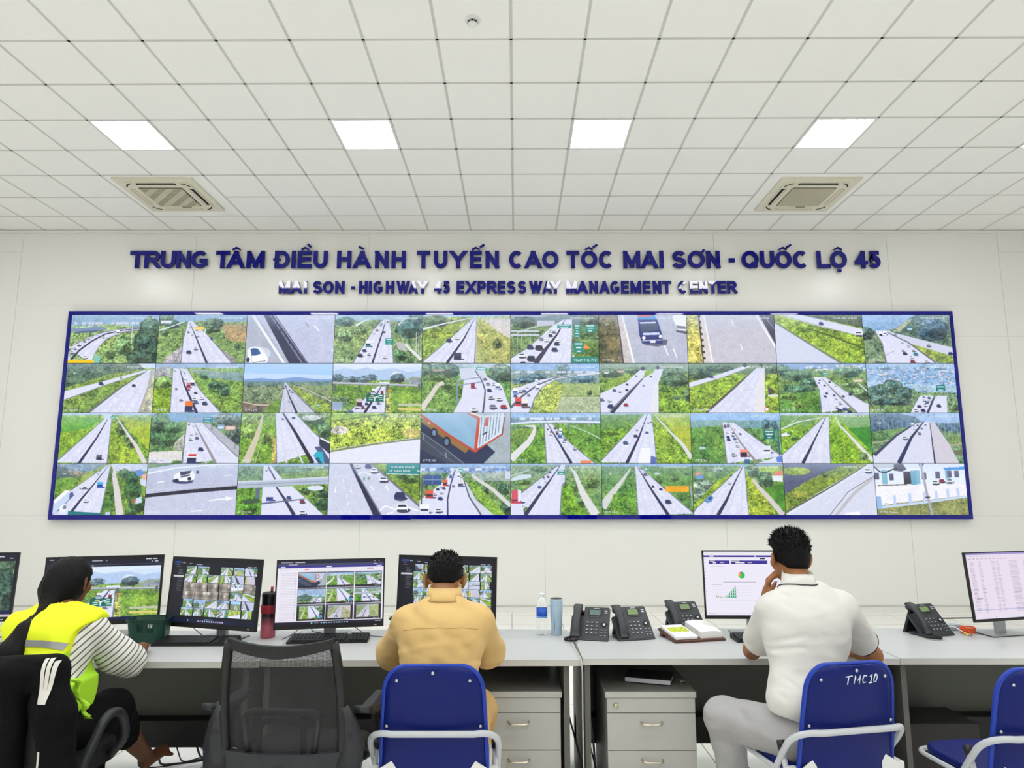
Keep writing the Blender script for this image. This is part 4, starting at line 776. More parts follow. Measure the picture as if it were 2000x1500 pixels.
@pic('27')
def _():
    p = new(28, (138, 184, 232), (108, 154, 78), .17); p.poly([(0, .15), (1, .15), (1, .3), (0, .32)], (120, 164, 160), .2); p.poly([(0, .3), (.35, .25), (.36, 1), (0, 1)], (96, 146, 66), .4); p.poly([(.7, .3), (1, .3), (1, .85)], (104, 156, 96), .35); p.ellipse(.12, .7, .04, .03, (180, 206, 200)); hwy(p, [(.355, .2), (.37, .6), (.385, 1)], [(.49, .2), (.75, .55), (1, .86)], [(.42, .2), (.55, .6), (.72, 1)], (.012, .05), mcol=(150, 140, 136)); p.poly([(1, .84), (1, 1), (.72, 1)], R_)
    cars(p, (.4, .4, .03, 'w'), (.41, .48, .035, 'n'), (.415, .53, .04, 'n'), (.47, .4, .03, 'g'), (.465, .46, .03, 'b'), (.485, .52, .035, 'b'), (.5, .58, .035, 'w'), (.505, .66, .04, 'w'), (.46, .83, .055, 'w'), (.49, .33, .02, 'w'), (.545, .42, .03, 'g')); p.truck(.38, .27, .025, (140, 60, 66), (120, 60, 70)); p.truck(.415, .26, .025, (60, 80, 130), (90, 120, 160)); p.truck(.575, .8, .085, (226, 130, 110), (240, 150, 130), 1.1); p.poly([(.54, .78), (.61, .78), (.61, .88), (.54, .88)], (50, 50, 66)); p.truck(.835, .73, .08, WH, (220, 226, 238), 1.2); p.poly([(.93, .88), (1, .85), (1, .98), (.94, .98)], (90, 130, 210)); p.poly([(.58, .92), (.64, .92), (.64, 1), (.58, 1)], (60, 110, 150)); trees(p, (.84, .24, .05, .1), (.93, .25, .04, .1), c=(80, 120, 120)); p.sign(.81, .34, .93, .52, (22, 110, 108), 3); p.line([(.97, .3), (.97, .85)], .018, .018, (60, 96, 130)); return p
@pic('28')
def _():
    p = new(29, (176, 200, 226), (128, 172, 50), .05); p.poly([(0, .06), (.45, .08), (.3, .25), (0, .32)], (104, 160, 62), .25); path(p, [(.0, .33), (.2, .18), (.45, .1)], .03, .015, (222, 224, 222)); path(p, [(.05, .3), (.22, .06)], .01, .01, (210, 220, 210)); p.poly([(0, .42), (.12, .36), (.14, .38), (.1, .45), (0, .48)], (226, 230, 232)); trees(p, (.14, .5, .06, .06), (.1, .4, .03, .04), c=(84, 130, 56)); p.poly([(.64, .08), (1, .1), (1, .7)], (120, 168, 92), .15); p.poly([(.75, .3), (1, .28), (1, .8)], (62, 142, 48), .15); p.poly([(.56, .1), (.62, .1), (.78, .5), (.97, 1), (.52, 1)], (130, 176, 46), .42)
    path(p, [(.61, .07), (.66, .25), (.82, .58), (1, .95)], .015, .08, (220, 222, 216)); hwy(p, [(.48, .1), (.26, .45), (-.02, .86), (-.02, 1)], [(.545, .08), (.535, .45), (.53, .7), (.53, 1)], [(.51, .09), (.38, .5), (.3, .76), (.22, 1)], (.01, .065)); cars(p, (.48, .1, .02, 'w'), (.475, .2, .015, 'k')); trees(p, (.9, .87, .05, .08), c=(110, 140, 84)); p.line([(.72, .4), (.95, 1)], .008, .012, (140, 150, 120)); return p
@pic('29')
def _():
    p = new(30, (150, 186, 226), (110, 146, 104), .2); p.poly([(0, .02), (.3, .0), (.5, .08), (.6, .2), (.3, .4), (0, .4)], (78, 108, 128), .4); p.poly([(.7, .2), (1, .22), (1, .4), (.75, .35)], (92, 124, 140), .4); p.poly([(0, .38), (.45, .28), (.1, .62), (0, .66)], (104, 146, 84), .35); p.poly([(.8, .45), (1, .45), (1, .62), (.85, .62)], (112, 144, 84), .3); p.line([(0, .6), (.2, .55)], .02, .02, (180, 176, 160)); p.line([(.85, .65), (1, .62)], .03, .03, (184, 170, 140)); p.line([(.86, .8), (1, .78)], .1, .1, (110, 116, 90))
    for i in range(9): p.line([(.1+.05*i, .12), (.1+.05*i, .5-.02*i)], .005, .005, (170, 190, 200)); p.line([(.72+.035*i, .15), (.72+.035*i, .85-.04*i)], .005, .005, (170, 186, 190))
    p.poly([(.5, .22), (.6, .18), (.68, .18), (.68, 1), (0, 1), (0, .85), (.3, .4)], (214, 217, 234)); p.poly([(.66, .18), (.71, .18), (.85, .6), (.95, 1), (.68, 1)], (206, 202, 212)); p.line([(.5, .22), (.28, .45), (.02, .84)], .02, .06, (66, 74, 96)); p.line([(.6, .17), (.44, .5), (.28, 1)], .02, .085, (50, 56, 92)); p.line([(.665, .2), (.67, .6), (.68, 1)], .012, .035, (60, 60, 80)); cars(p, (.37, .5, .055, 'w'), (.535, .41, .04, 'g'), (.565, .31, .025, 'g'), (.61, .24, .02, 'k'), (.48, .32, .025, 'w'), (.525, .25, .025, 'b')); p.truck(.47, .24, .03, (190, 200, 220), WH); return p
@pic('30')
def _():
    p = new(31, None, (118, 152, 60)); p.poly([(0, 0), (.55, 0), (.4, .14), (0, .25)], (112, 140, 160), .35); p.poly([(0, .04), (.12, .1), (.25, .25), (0, .3)], (70, 92, 88), .2); p.poly([(.12, .12), (.35, .18), (.3, .25), (.15, .24)], (150, 144, 120), .3); p.poly([(0, .3), (.25, .28), (.15, .5), (0, .55)], (112, 160, 60), .35); p.poly([(.6, .0), (1, 0), (1, .15), (.62, .15)], (196, 208, 226), .08); path(p, [(.4, .2), (.25, .42)], .03, .03, (160, 176, 90)); p.poly([(.58, .05), (.65, .1), (.66, 1), (.52, 1)], (84, 126, 52), .45)
    hwy(p, [(.565, .02), (.2, .5), (-.02, .8), (-.02, 1)], [(.59, .02), (.56, .5), (.54, .8), (.52, 1)], [(.575, .03), (.42, .42), (.3, .7), (.2, .96)], (.01, .055)); path(p, [(.6, .02), (.64, .12), (.64, .25), (.68, .5), (.74, 1)], .02, .15, (216, 210, 206)); trees(p, (.75, .2, .06, .1), (.84, .3, .08, .14), (.86, .55, .1, .18), (.92, .8, .1, .16), (.85, .95, .06, .1), c=(64, 106, 60)); p.poly([(.86, .15), (.93, .11), (.99, .22), (.9, .26)], (84, 130, 206)); p.poly([(.94, .22), (1, .2), (1, .32), (.95, .3)], (236, 176, 140)); p.poly([(.93, .3), (1, .32), (1, .45), (.94, .42)], (206, 216, 230)); p.poly([(.9, .68), (.96, .64), (.97, .76), (.9, .78)], (200, 216, 226)); p.poly([(.86, .7), (.89, .68), (.89, .76), (.86, .77)], (190, 90, 60))
    p.poly([(.15, .6), (.2, .55), (.22, .62), (.05, .95), (0, 1), (0, .85)], (80, 90, 150)); p.poly([(0, .72), (.12, .52), (.17, .53), (.17, .7), (.02, .98), (0, .98)], (196, 212, 232)); p.poly([(0, .72), (.12, .52), (.17, .53), (.02, .78)], WH); p.truck(.31, .46, .07, (90, 96, 104), WH, .8); p.poly([(.27, .44), (.34, .36), (.35, .42), (.29, .5)], (216, 222, 230)); p.truck(.495, .42, .06, (44, 90, 200), (50, 170, 230), 1.2); cars(p, (.35, .72, .055, 'w'), (.48, .14, .02, 'g'), (.46, .2, .02, 'w')); p.ellipse(.12, .87, .045, .08, (230, 236, 244)); p.ellipse(.13, .85, .02, .04, (120, 130, 150)); p.poly([(.17, .92), (.54, .96), (.54, 1), (.17, 1)], (26, 120, 124)); p.poly([(.58, .94), (.63, .94), (.63, 1), (.58, 1)], (190, 205, 230)); return p
@pic('31')
def _():
    p = new(32, None, (188, 194, 216)); p.poly([(0, 0), (1, 0), (1, 1), (0, 1)], (188, 194, 216), .04); p.poly([(0, .5), (1, .42), (1, 1), (0, 1)], (196, 201, 222), .04); p.poly([(0, 0), (.36, 0), (.2, .05), (0, .1)], (96, 132, 74), .3); p.line([(0, .2), (.3, .09), (.7, .03), (1, .01)], .03, .025, WH); p.line([(0, .63), (.5, .54), (1, .47)], .07, .07, (44, 46, 58)); p.line([(0, .56), (1, .42)], .006, .006, (160, 164, 180)); p.ellipse(.4, .34, .12, .06, (70, 74, 110)); p.poly([(.29, .24), (.33, .19), (.38, .14), (.5, .14), (.53, .22), (.52, .32), (.44, .35), (.31, .34)], WH); p.poly([(.36, .16), (.49, .14), (.47, .2), (.37, .24)], (50, 44, 70)); p.poly([(.37, .25), (.47, .21), (.48, .24), (.37, .28)], (70, 80, 100)); p.ellipse(.33, .33, .025, .035, (40, 44, 60)); p.ellipse(.47, .3, .022, .035, (40, 44, 60)); p.poly([(.54, .14), (.57, .14), (.57, .2), (.54, .2)], (60, 60, 80)); p.line([(.12, .37), (.2, .35)], .02, .02, WH); p.line([(.85, .24), (.93, .22)], .018, .018, WH); p.line([(.7, .72), (.9, .68)], .025, .025, WH); p.poly([(.88, .64), (.98, .67), (.89, .73)], WH); p.line([(.51, .93), (.63, .91)], .02, .02, WH); return p
@pic('32')
def _():
    p = new(33, (138, 178, 206), (112, 150, 80), .06); p.poly([(0, .05), (1, .05), (1, .3), (0, .35)], (106, 144, 110), .35); p.poly([(.45, .2), (1, .12), (1, .26), (.5, .3)], (122, 158, 92), .25); p.poly([(.28, .04), (.36, .04), (.5, .32), (.28, .34)], R_); p.line([(.33, .06), (.42, .33)], .02, .035, (70, 74, 96)); cars(p, (.31, .14, .02, 'g'), (.33, .1, .02, 'w'), (.35, .13, .02, 'n'))
    p.poly([(0, .48), (.28, .48), (.28, 1), (0, 1)], (108, 160, 52), .4); trees(p, (.12, .88, .14, .12), c=(96, 150, 46)); p.poly([(.28, .46), (.6, .44), (.97, 1), (.28, 1)], R_); p.line([(.43, .46), (.53, .7), (.64, 1)], .03, .07, MD); p.line([(.28, .78), (.75, .69)], .03, .02, (92, 96, 126)); p.poly([(.62, .45), (1, .42), (1, 1), (.96, 1)], (112, 152, 72), .4); trees(p, (.93, .6, .1, .08), (.95, .8, .08, .12), (.75, .55, .06, .07), c=(64, 100, 60)); p.ellipse(.86, .48, .09, .05, (216, 224, 236)); p.poly([(.2, .48), (.255, .48), (.25, .74), (.215, .74)], (96, 110, 130)); p.poly([(.05, .72), (.25, .68), (.25, .76), (.1, .8)], (64, 90, 60))
    p.poly([(0, .35), (.3, .33), (.65, .3), (1, .26), (1, .4), (.65, .42), (.3, .46), (0, .49)], (176, 188, 206)); p.line([(0, .36), (.3, .34), (1, .27)], .03, .03, (206, 214, 228)); p.line([(0, .42), (.3, .4), (1, .34)], .012, .012, (130, 142, 160)); p.truck(.365, .66, .075, (66, 84, 170), (220, 222, 236), 1.2); cars(p, (.57, .66, .05, 'b'), (.72, .74, .055, 'r'), (.73, .95, .07, 'w')); return p
@pic('33')
def _():
    p = new(34, None, (206, 210, 228)); p.poly([(0, 0), (1, 0), (1, 1), (0, 1)], (206, 210, 228), .03); p.poly([(.47, 0), (1, 0), (1, .85)], (120, 152, 50), .45); p.line([(.46, 0), (.7, .36), (1, .82)], .035, .045, (112, 116, 124)); trees(p, (.9, .3, .1, .1), (.8, .25, .08, .08), c=(84, 122, 52)); p.poly([(.22, 0), (.255, 0), (.58, 1), (.5, 1)], (48, 48, 74)); p.line([(.26, .05), (.59, 1)], .02, .03, (120, 124, 146))
    for u, v in ((.08, .5), (.25, .5)): p.line([(u, v-.05), (u, v+.05)], .02, .02, WH); p.poly([(u-.015, v+.03), (u+.015, v+.03), (u, v+.08)], WH)
    for u, v in ((.47, .48), (.64, .48)): p.line([(u, v-.02), (u+.03, v+.05)], .02, .02, WH); p.poly([(u-.015, v), (u+.015, v-.03), (u-.01, v-.05)], WH)
    for k in range(5): p.line([(.16+.02*k, .3+.15*k), (.165+.02*k, .36+.15*k)], .012, .014, WH)
    p.line([(.32, .22), (.38, .16), (.44, .22), (.5, .18), (.56, .22)], .02, .02, WH); p.line([(.57, .92), (.63, .82), (.75, .9), (.85, .84), (1, .92)], .03, .03, WH); p.line([(.65, .98), (.72, .94)], .03, .03, WH)
    for (u, v, k, c) in ((.31, .06, .06, WH), (.43, .05, .07, (60, 72, 130)), (.495, .14, .08, WH), (.6, .31, .09, WH), (.785, .63, .12, (40, 50, 96)), (.815, .85, .13, WH)): p.car(u, v, k, c)
    p.poly([(.63, 0), (1, 0), (1, .22), (.63, .2)], (14, 122, 112)); p.line([(.63, .2), (1, .22)], .015, .015, (190, 226, 216)); p.ellipse(.39, .3, .012, .04, (110, 170, 150)); p.ellipse(.44, .29, .015, .03, (140, 150, 140)); return p
@pic('34')
def _():
    p = new(35, (124, 166, 220), (116, 152, 90), .08); p.poly([(0, .08), (1, .08), (1, .18), (0, .18)], (130, 160, 190), .4)
    for i in range(30): u = p.r.rand(); p.poly([(u, .09), (u+.04, .09), (u+.04, .14), (u, .14)], (90, 120, 190) if i % 2 else (220, 226, 240))
    p.poly([(.55, .18), (1, .18), (1, .35), (.6, .35)], (160, 178, 160), .2); trees(p, (.72, .52, .05, .1), (.93, .5, .06, .12), (.95, .88, .07, .14), c=(74, 110, 74)); path(p, [(.57, .22), (.66, .34), (.8, .5), (1, .82)], .05, .08, (214, 214, 206)); p.poly([(.5, .3), (.58, .3), (.95, 1), (.78, 1)], (128, 172, 62), .4)
    p.poly([(.37, .1), (.42, .1), (.5, .4), (.7, 1), (0, 1), (0, .72), (.27, .35)], R_); p.poly([(.49, .36), (.51, .36), (.62, .7), (.82, 1), (.7, 1), (.55, .68)], (206, 212, 222)); p.line([(.49, .35), (.55, .66), (.68, 1)], .02, .035, (90, 94, 110)); p.line([(.39, .12), (.34, .42), (.31, .7), (.315, 1)], .025, .03, (62, 70, 100)); p.poly([(.04, .22), (.24, .22), (.24, .42), (.04, .42)], (54, 84, 138)); p.line([(.04, .32), (.24, .32)], .012, .012, (140, 170, 210)); p.line([(.14, .22), (.14, .42)], .01, .01, (140, 170, 210)); p.line([(.03, .22), (.02, .95)], .02, .03, (84, 94, 90))
    p.truck(.11, .6, .085, (184, 60, 60), (230, 92, 66), 1.2); p.truck(.28, .38, .05, (206, 76, 60), (226, 96, 70)); p.truck(.34, .25, .03, (60, 90, 150), (90, 130, 180)); p.truck(.06, .88, .1, (216, 222, 234), WH, 1.1); p.truck(.45, .4, .055, (90, 100, 130), (226, 214, 212), 1.3); p.truck(.43, .24, .035, WH, WH); cars(p, (.23, .68, .05, 'n'), (.24, .57, .04, 'w'), (.265, .48, .035, 'n'), (.2, .5, .035, 'n'), (.21, .91, .07, 'w'), (.17, .6, .035, 'w'), (.37, .44, .03, 't'), (.23, .46, .03, 'w')); p.sign(.42, .11, .48, .17, (30, 150, 140), 1); p.line([(.86, .25), (.86, .5)], .012, .012, (150, 156, 170)); p.line([(.965, .2), (.965, .5)], .02, .02, (150, 156, 180)); p.poly([(.94, .15), (1, .15), (1, .3), (.94, .3)], (206, 212, 226)); return p
@pic('35')
def _():
    p = new(36, (124, 168, 200), (112, 150, 84), .04); p.poly([(0, .04), (.5, .04), (.25, .4), (0, .5)], (122, 154, 108), .3); path(p, [(.0, .25), (.25, .1)], .02, .02, (190, 204, 196)); p.poly([(0, .3), (.1, .22), (.22, .21), (.23, .27), (.1, .33), (0, .34)], (206, 220, 232)); p.poly([(.68, .06), (1, .06), (1, .7)], (122, 156, 92), .35); trees(p, (.3, .12, .1, .06), (.12, .38, .1, .06), (.7, .45, .05, .1), (.88, .4, .1, .1), (.75, .75, .06, .14), c=(84, 124, 70))
    path(p, [(.65, .06), (.71, .2), (.76, .45), (.8, .62), (.93, 1)], .025, .17, (220, 220, 218)); hwy(p, [(.54, .02), (.3, .33), (.1, .6), (-.02, .76)], [(.6, .02), (.6, .36), (.56, .5), (.54, 1)], [(.55, .03), (.42, .36), (.31, .62), (.16, 1)], (.012, .075)); p.poly([(-.01, .74), (.1, .6), (.15, 1), (0, 1)], R_); p.poly([(.31, .62), (.56, .5), (.54, 1), (.19, 1)], R_); p.line([(.55, .03), (.42, .36), (.31, .62), (.16, 1)], .012, .075, (52, 56, 86)); p.line([(.6, .05), (.6, .36), (.565, .42), (.54, 1)], .01, .03, (120, 130, 130)); p.poly([(.56, .45), (.66, .4), (.72, .75), (.85, 1), (.55, 1)], (116, 168, 48), .42)
    p.truck(.06, .68, .11, (200, 60, 80), (236, 236, 240), 1.1); p.poly([(.01, .53), (.08, .52), (.08, .7), (.01, .7)], (216, 84, 100)); p.poly([(.08, .5), (.115, .53), (.115, .72), (.08, .75)], (226, 230, 240)); cars(p, (.315, .46, .04, 'b'), (.38, .36, .03, 'w'), (.37, .29, .028, 'w'), (.41, .26, .03, 'k'), (.4, .19, .028, 'w'), (.43, .17, .028, 'n'), (.44, .12, .025, 'w'), (.46, .1, .02, 'n'), (.53, .05, .02, 'n'), (.36, .27, .025, 'n')); p.sign(.515, .12, .595, .22, (18, 126, 110), 2); return p
@pic('36')
def _():
    p = new(37, (120, 164, 214), (102, 148, 72), .06); p.poly([(0, .06), (.35, .07), (.2, .4), (0, .55)], (92, 140, 84), .3); p.poly([(.45, .08), (1, .08), (1, .5), (.75, .4)], (98, 146, 74), .28); p.ellipse(.61, .2, .03, .02, (200, 215, 220)); trees(p, (.8, .3, .05, .06), (.93, .2, .04, .04), c=(84, 124, 72)); path(p, [(.32, .1), (.22, .35), (.1, .6), (0, .85)], .02, .17, (208, 212, 206)); p.poly([(.12, .6), (.36, .5), (.38, 1), (.08, 1)], (104, 152, 54), .42); p.poly([(.8, .6), (1, .55), (1, .95)], (96, 140, 66), .4)
    hwy(p, [(.37, .05), (.38, .5), (.39, 1)], [(.41, .05), (.68, .48), (1, .97)], [(.395, .06), (.54, .5), (.72, 1)], (.012, .065)); cars(p, (.56, .45, .03, 'k'), (.645, .5, .035, 'n'), (.72, .74, .06, 'n'), (.44, .1, .02, 'k'), (.47, .16, .02, 'w'), (.42, .09, .02, 'w')); p.truck(.48, .22, .04, (140, 70, 80), (70, 80, 120), .8); p.sign(.47, .08, .51, .14, (40, 140, 150), 1); p.poly([(.7, .44), (.955, .44), (.955, .55), (.7, .55)], (248, 176, 30)); p.line([(.73, .48), (.92, .48)], .015, .015, (190, 120, 20)); p.line([(.76, .52), (.88, .52)], .012, .012, (190, 120, 20)); p.line([(.975, .44), (.985, .82)], .025, .03, (150, 170, 180)); return p
@pic('37')
def _():
    p = new(38, (124, 164, 200), (112, 158, 66), .05); p.poly([(0, .05), (.5, .04), (.35, .3), (0, .4)], (104, 144, 84), .35); trees(p, (.05, .5, .12, .16), (.15, .42, .1, .1), (.1, .62, .1, .1), (.28, .12, .06, .05), c=(140, 164, 138)); p.poly([(.02, .2), (.06, .16), (.12, .2), (.04, .24)], (216, 150, 120)); p.poly([(.04, .24), (.12, .22), (.12, .3), (.04, .31)], (110, 150, 210)); p.poly([(.2, .45), (.45, .15), (.5, .1), (.02, .9), (0, .8)], (150, 178, 54), .35); p.poly([(.6, .05), (1, .04), (1, .3), (.75, .2)], (140, 178, 72), .25); p.poly([(.76, .45), (1, .4), (1, .95)], (74, 136, 44), .2)
    hwy(p, [(.55, .04), (.3, .45), (.02, .88), (-.02, 1)], [(.575, .04), (.585, .45), (.59, .75), (.6, 1)], [(.56, .05), (.43, .47), (.36, .72), (.26, 1)], (.012, .07)); p.poly([(.59, .12), (.62, .1), (.82, .75), (.9, 1), (.6, 1)], (160, 182, 56), .42); path(p, [(.66, .3), (.72, .46), (.8, .62), (.97, 1)], .06, .1, (210, 202, 198)); trees(p, (.67, .15, .07, .14), (.8, .32, .09, .16), (.62, .06, .05, .06), c=(84, 116, 80)); p.poly([(.88, .22), (.94, .15), (.99, .14), (.99, .26)], (236, 120, 90)); p.poly([(.87, .24), (.99, .24), (.99, .36), (.88, .34)], (226, 234, 240))
    p.poly([(.12, .74), (.14, .66), (.19, .61), (.22, .66), (.2, .74), (.15, .77)], (96, 146, 200)); p.poly([(.16, .67), (.2, .64), (.2, .69), (.17, .71)], (50, 70, 110)); cars(p, (.4, .38, .035, 'w'), (.42, .23, .025, 'k'), (.49, .13, .02, 'b'), (.54, .1, .015, 'k')); p.sign(.56, .03, .6, .07, (50, 160, 160), 1); return p
@pic('38')
def _():
    p = new(39, None, (126, 150, 60)); p.poly([(0, 0), (.95, 0), (.62, .06), (.3, .3), (0, .6)], (88, 96, 122), .1); p.ellipse(.14, .15, .16, .08, (142, 170, 62), .3); p.poly([(0, .62), (.3, .33), (.65, .06), (.95, 0), (.5, .42), (0, .92)], (116, 142, 52), .4); p.ellipse(.15, .6, .12, .07, (150, 160, 66), .3); trees(p, (.45, .22, .05, .05), (.55, .15, .04, .04), c=(100, 130, 70)); p.poly([(.92, .02), (1, 0), (1, 1), (.02, 1), (0, .94)], (212, 216, 232)); p.line([(0, .95), (.45, .52), (.92, .03)], .035, .02, (96, 102, 84)); p.line([(.03, .98), (.5, .52), (.95, .04)], .012, .012, (236, 238, 244)); p.line([(1, .26), (.75, .6), (.55, 1)], .05, .06, (190, 186, 190)); p.line([(1, .24), (.7, .55), (.48, 1)], .012, .014, (110, 114, 124))
    for k in range(4): p.line([(.44+.14*k, .78-.18*k), (.5+.13*k, .71-.17*k)], .01, .01, WH)
    p.car(.93, .14, .075, WH); p.poly([(.62, 1), (.68, .95), (.8, .93), (.82, 1)], WH); return p
@pic('39')
def _():
    p = new(40, None, (226, 230, 240)); p.poly([(0, 0), (1, 0), (1, .42), (0, .42)], (226, 236, 250)); p.poly([(0, .38), (.45, .4), (1, .36), (1, .5), (0, .52)], (232, 236, 244))
    for u in (.08, .44, .78): p.poly([(u, .12), (u+.06, .12), (u+.06, .4), (u, .4)], (128, 184, 206))
    for u, v in ((.0, .18), (.16, .2), (.52, .18), (.67, .16), (.8, .14), (.88, .14)): p.poly([(u, v), (u+.05, v), (u+.05, v+.13), (u, v+.13)], (84, 84, 110))
    p.poly([(.32, .16), (.4, .16), (.4, .4), (.32, .4)], (66, 62, 72)); p.poly([(.4, .14), (.46, .14), (.46, .42), (.4, .42)], (110, 170, 196)); p.poly([(.5, 0), (.56, 0), (.54, .06), (.5, .05)], (60, 60, 84)); p.poly([(.76, .08), (1, .06), (1, .12), (.78, .13)], (40, 130, 220)); p.poly([(.03, .42), (.35, .4), (.35, .44), (.03, .45)], (96, 106, 96), .3); p.poly([(.3, .1), (.55, .1), (.55, .13), (.3, .14)], (246, 248, 252))
    p.poly([(0, 0), (.22, 0), (.24, .08), (.02, .1)], (196, 200, 206)); p.poly([(.22, .02), (.32, 0), (.36, .12), (.3, .16), (.22, .14)], (64, 66, 76)); p.line([(0, .06), (.06, .16), (.12, .18), (.2, .12), (.26, .1)], .025, .025, (24, 26, 34)); p.poly([(0, .44), (1, .4), (1, .72), (0, .78)], (238, 238, 246), .03)
    p.poly([(0, .82), (1, .62), (1, 1), (0, 1)], (142, 150, 88), .25); p.line([(.0, .86), (.5, .76), (1, .64)], .05, .04, (196, 214, 238))
    for u, v, h in ((.02, .88, .24), (.2, .84, .24), (.37, .78, .22), (.53, .74, .2), (.66, .72, .2), (.79, .68, .2), (.9, .64, .18)): p.poly([(u-.016, v-h), (u+.016, v-h), (u+.016, v), (u-.016, v)], (190, 206, 238)); p.poly([(u-.022, v-h), (u+.022, v-h), (u+.022, v-h+.02), (u-.022, v-h+.02)], (226, 234, 246))
    p.poly([(0, .64), (.05, .64), (.06, .88), (0, .88)], (150, 186, 224)); p.line([(.52, 0), (.56, .6), (.6, 1)], .045, .05, (170, 168, 180)); p.ellipse(.565, .66, .03, .02, (80, 80, 96)); cars(p, (.66, .37, .07, 'w'), (.735, .34, .06, 'r'), (.82, .34, .07, 'w')); return p

# ---------------------------------------------------------------- screen meshes: a fine grid carrying the picture
def screen_mat(name, gloss=.35, gain=1.0):
    if name in MATS: return MATS[name]
    m = bpy.data.materials.new(name); m.use_nodes = True; nt = m.node_tree; b = nt.nodes['Principled BSDF']
    a = nt.nodes.new('ShaderNodeVertexColor'); a.layer_name = 'picture'
    b.inputs['Base Color'].default_value = (.012, .012, .014, 1); b.inputs['Roughness'].default_value = gloss
    b.inputs['Specular IOR Level'].default_value = .25
    nt.links.new(a.outputs['Color'], b.inputs['Emission Color']); b.inputs['Emission Strength'].default_value = gain
    MATS[name] = m; return m
SMAT = screen_mat('lit_wall_display', .3, .97)
MMAT = screen_mat('lit_monitor_display', .35, .97)
GRID = {}
def grid_mesh(w_, h_):
    key = (w_, h_)
    if key not in GRID:
        X, Y = np.meshgrid(np.linspace(0, 1, w_), np.linspace(1, 0, h_))
        co = np.stack([X, np.zeros_like(X), Y], -1).reshape(-1, 3)
        i = np.arange(w_*h_).reshape(h_, w_)
        q = np.stack([i[1:, :-1], i[1:, 1:], i[:-1, 1:], i[:-1, :-1]], -1).reshape(-1, 4)
        me = bpy.data.meshes.new('picture_grid')
        me.vertices.add(len(co)); me.vertices.foreach_set('co', co.ravel().astype(np.float32))
        me.loops.add(q.size); me.loops.foreach_set('vertex_index', q.ravel().astype(np.int32))
        me.polygons.add(len(q)); me.polygons.foreach_set('loop_start', (np.arange(len(q))*4).astype(np.int32))
        me.update(calc_edges=True); GRID[key] = me
    return GRID[key]
def lin_arr(a):
    a = a/255.0
    return np.where(a <= .04045, a/12.92, ((a+.055)/1.055)**2.4)
def picture(arr, width, height, m, name, parent, loc):
    """arr [h, w, 3] sRGB 0-255 shown on a rectangle width x height, origin bottom-left"""
    h_, w_ = arr.shape[:2]
    me = grid_mesh(w_, h_).copy(); me.name = name
    col = np.ones((h_*w_, 4), np.float32); col[:, :3] = lin_arr(arr.astype(np.float32)).reshape(-1, 3)
    at = me.color_attributes.new('picture', 'FLOAT_COLOR', 'POINT'); at.data.foreach_set('color', col.ravel())
    me.materials.append(m)
    me.transform(Matrix.Diagonal((width, 1, height, 1)))
    o = link(name, me, parent); o.location = loc
    return o
def emat(name, rgb, k=1.0):
    if name in MATS: return MATS[name]
    m = bpy.data.materials.new(name); m.use_nodes = True; nt = m.node_tree; nt.nodes.remove(nt.nodes['Principled BSDF'])
    e = nt.nodes.new('ShaderNodeEmission'); e.inputs[0].default_value = lin(rgb)+(1,); e.inputs[1].default_value = k
    nt.links.new(e.outputs[0], nt.nodes['Material Output'].inputs[0]); MATS[name] = m; return m
E_W = emat('screen_caption_white', (236, 242, 246))
def text(body, size, m, name, parent, loc, rot=(PI/2, 0, 0), align='LEFT', sx=1.0, off=0.0, extr=0):
    c = bpy.data.curves.new(name, 'FONT'); c.body = body; c.size = size; c.align_x = align; c.offset = off; c.extrude = extr
    c.materials.append(m); c.resolution_u = 3
    o = link(name, c, parent); o.location = loc; o.rotation_euler = rot; o.scale = (sx, 1, 1)
    return o

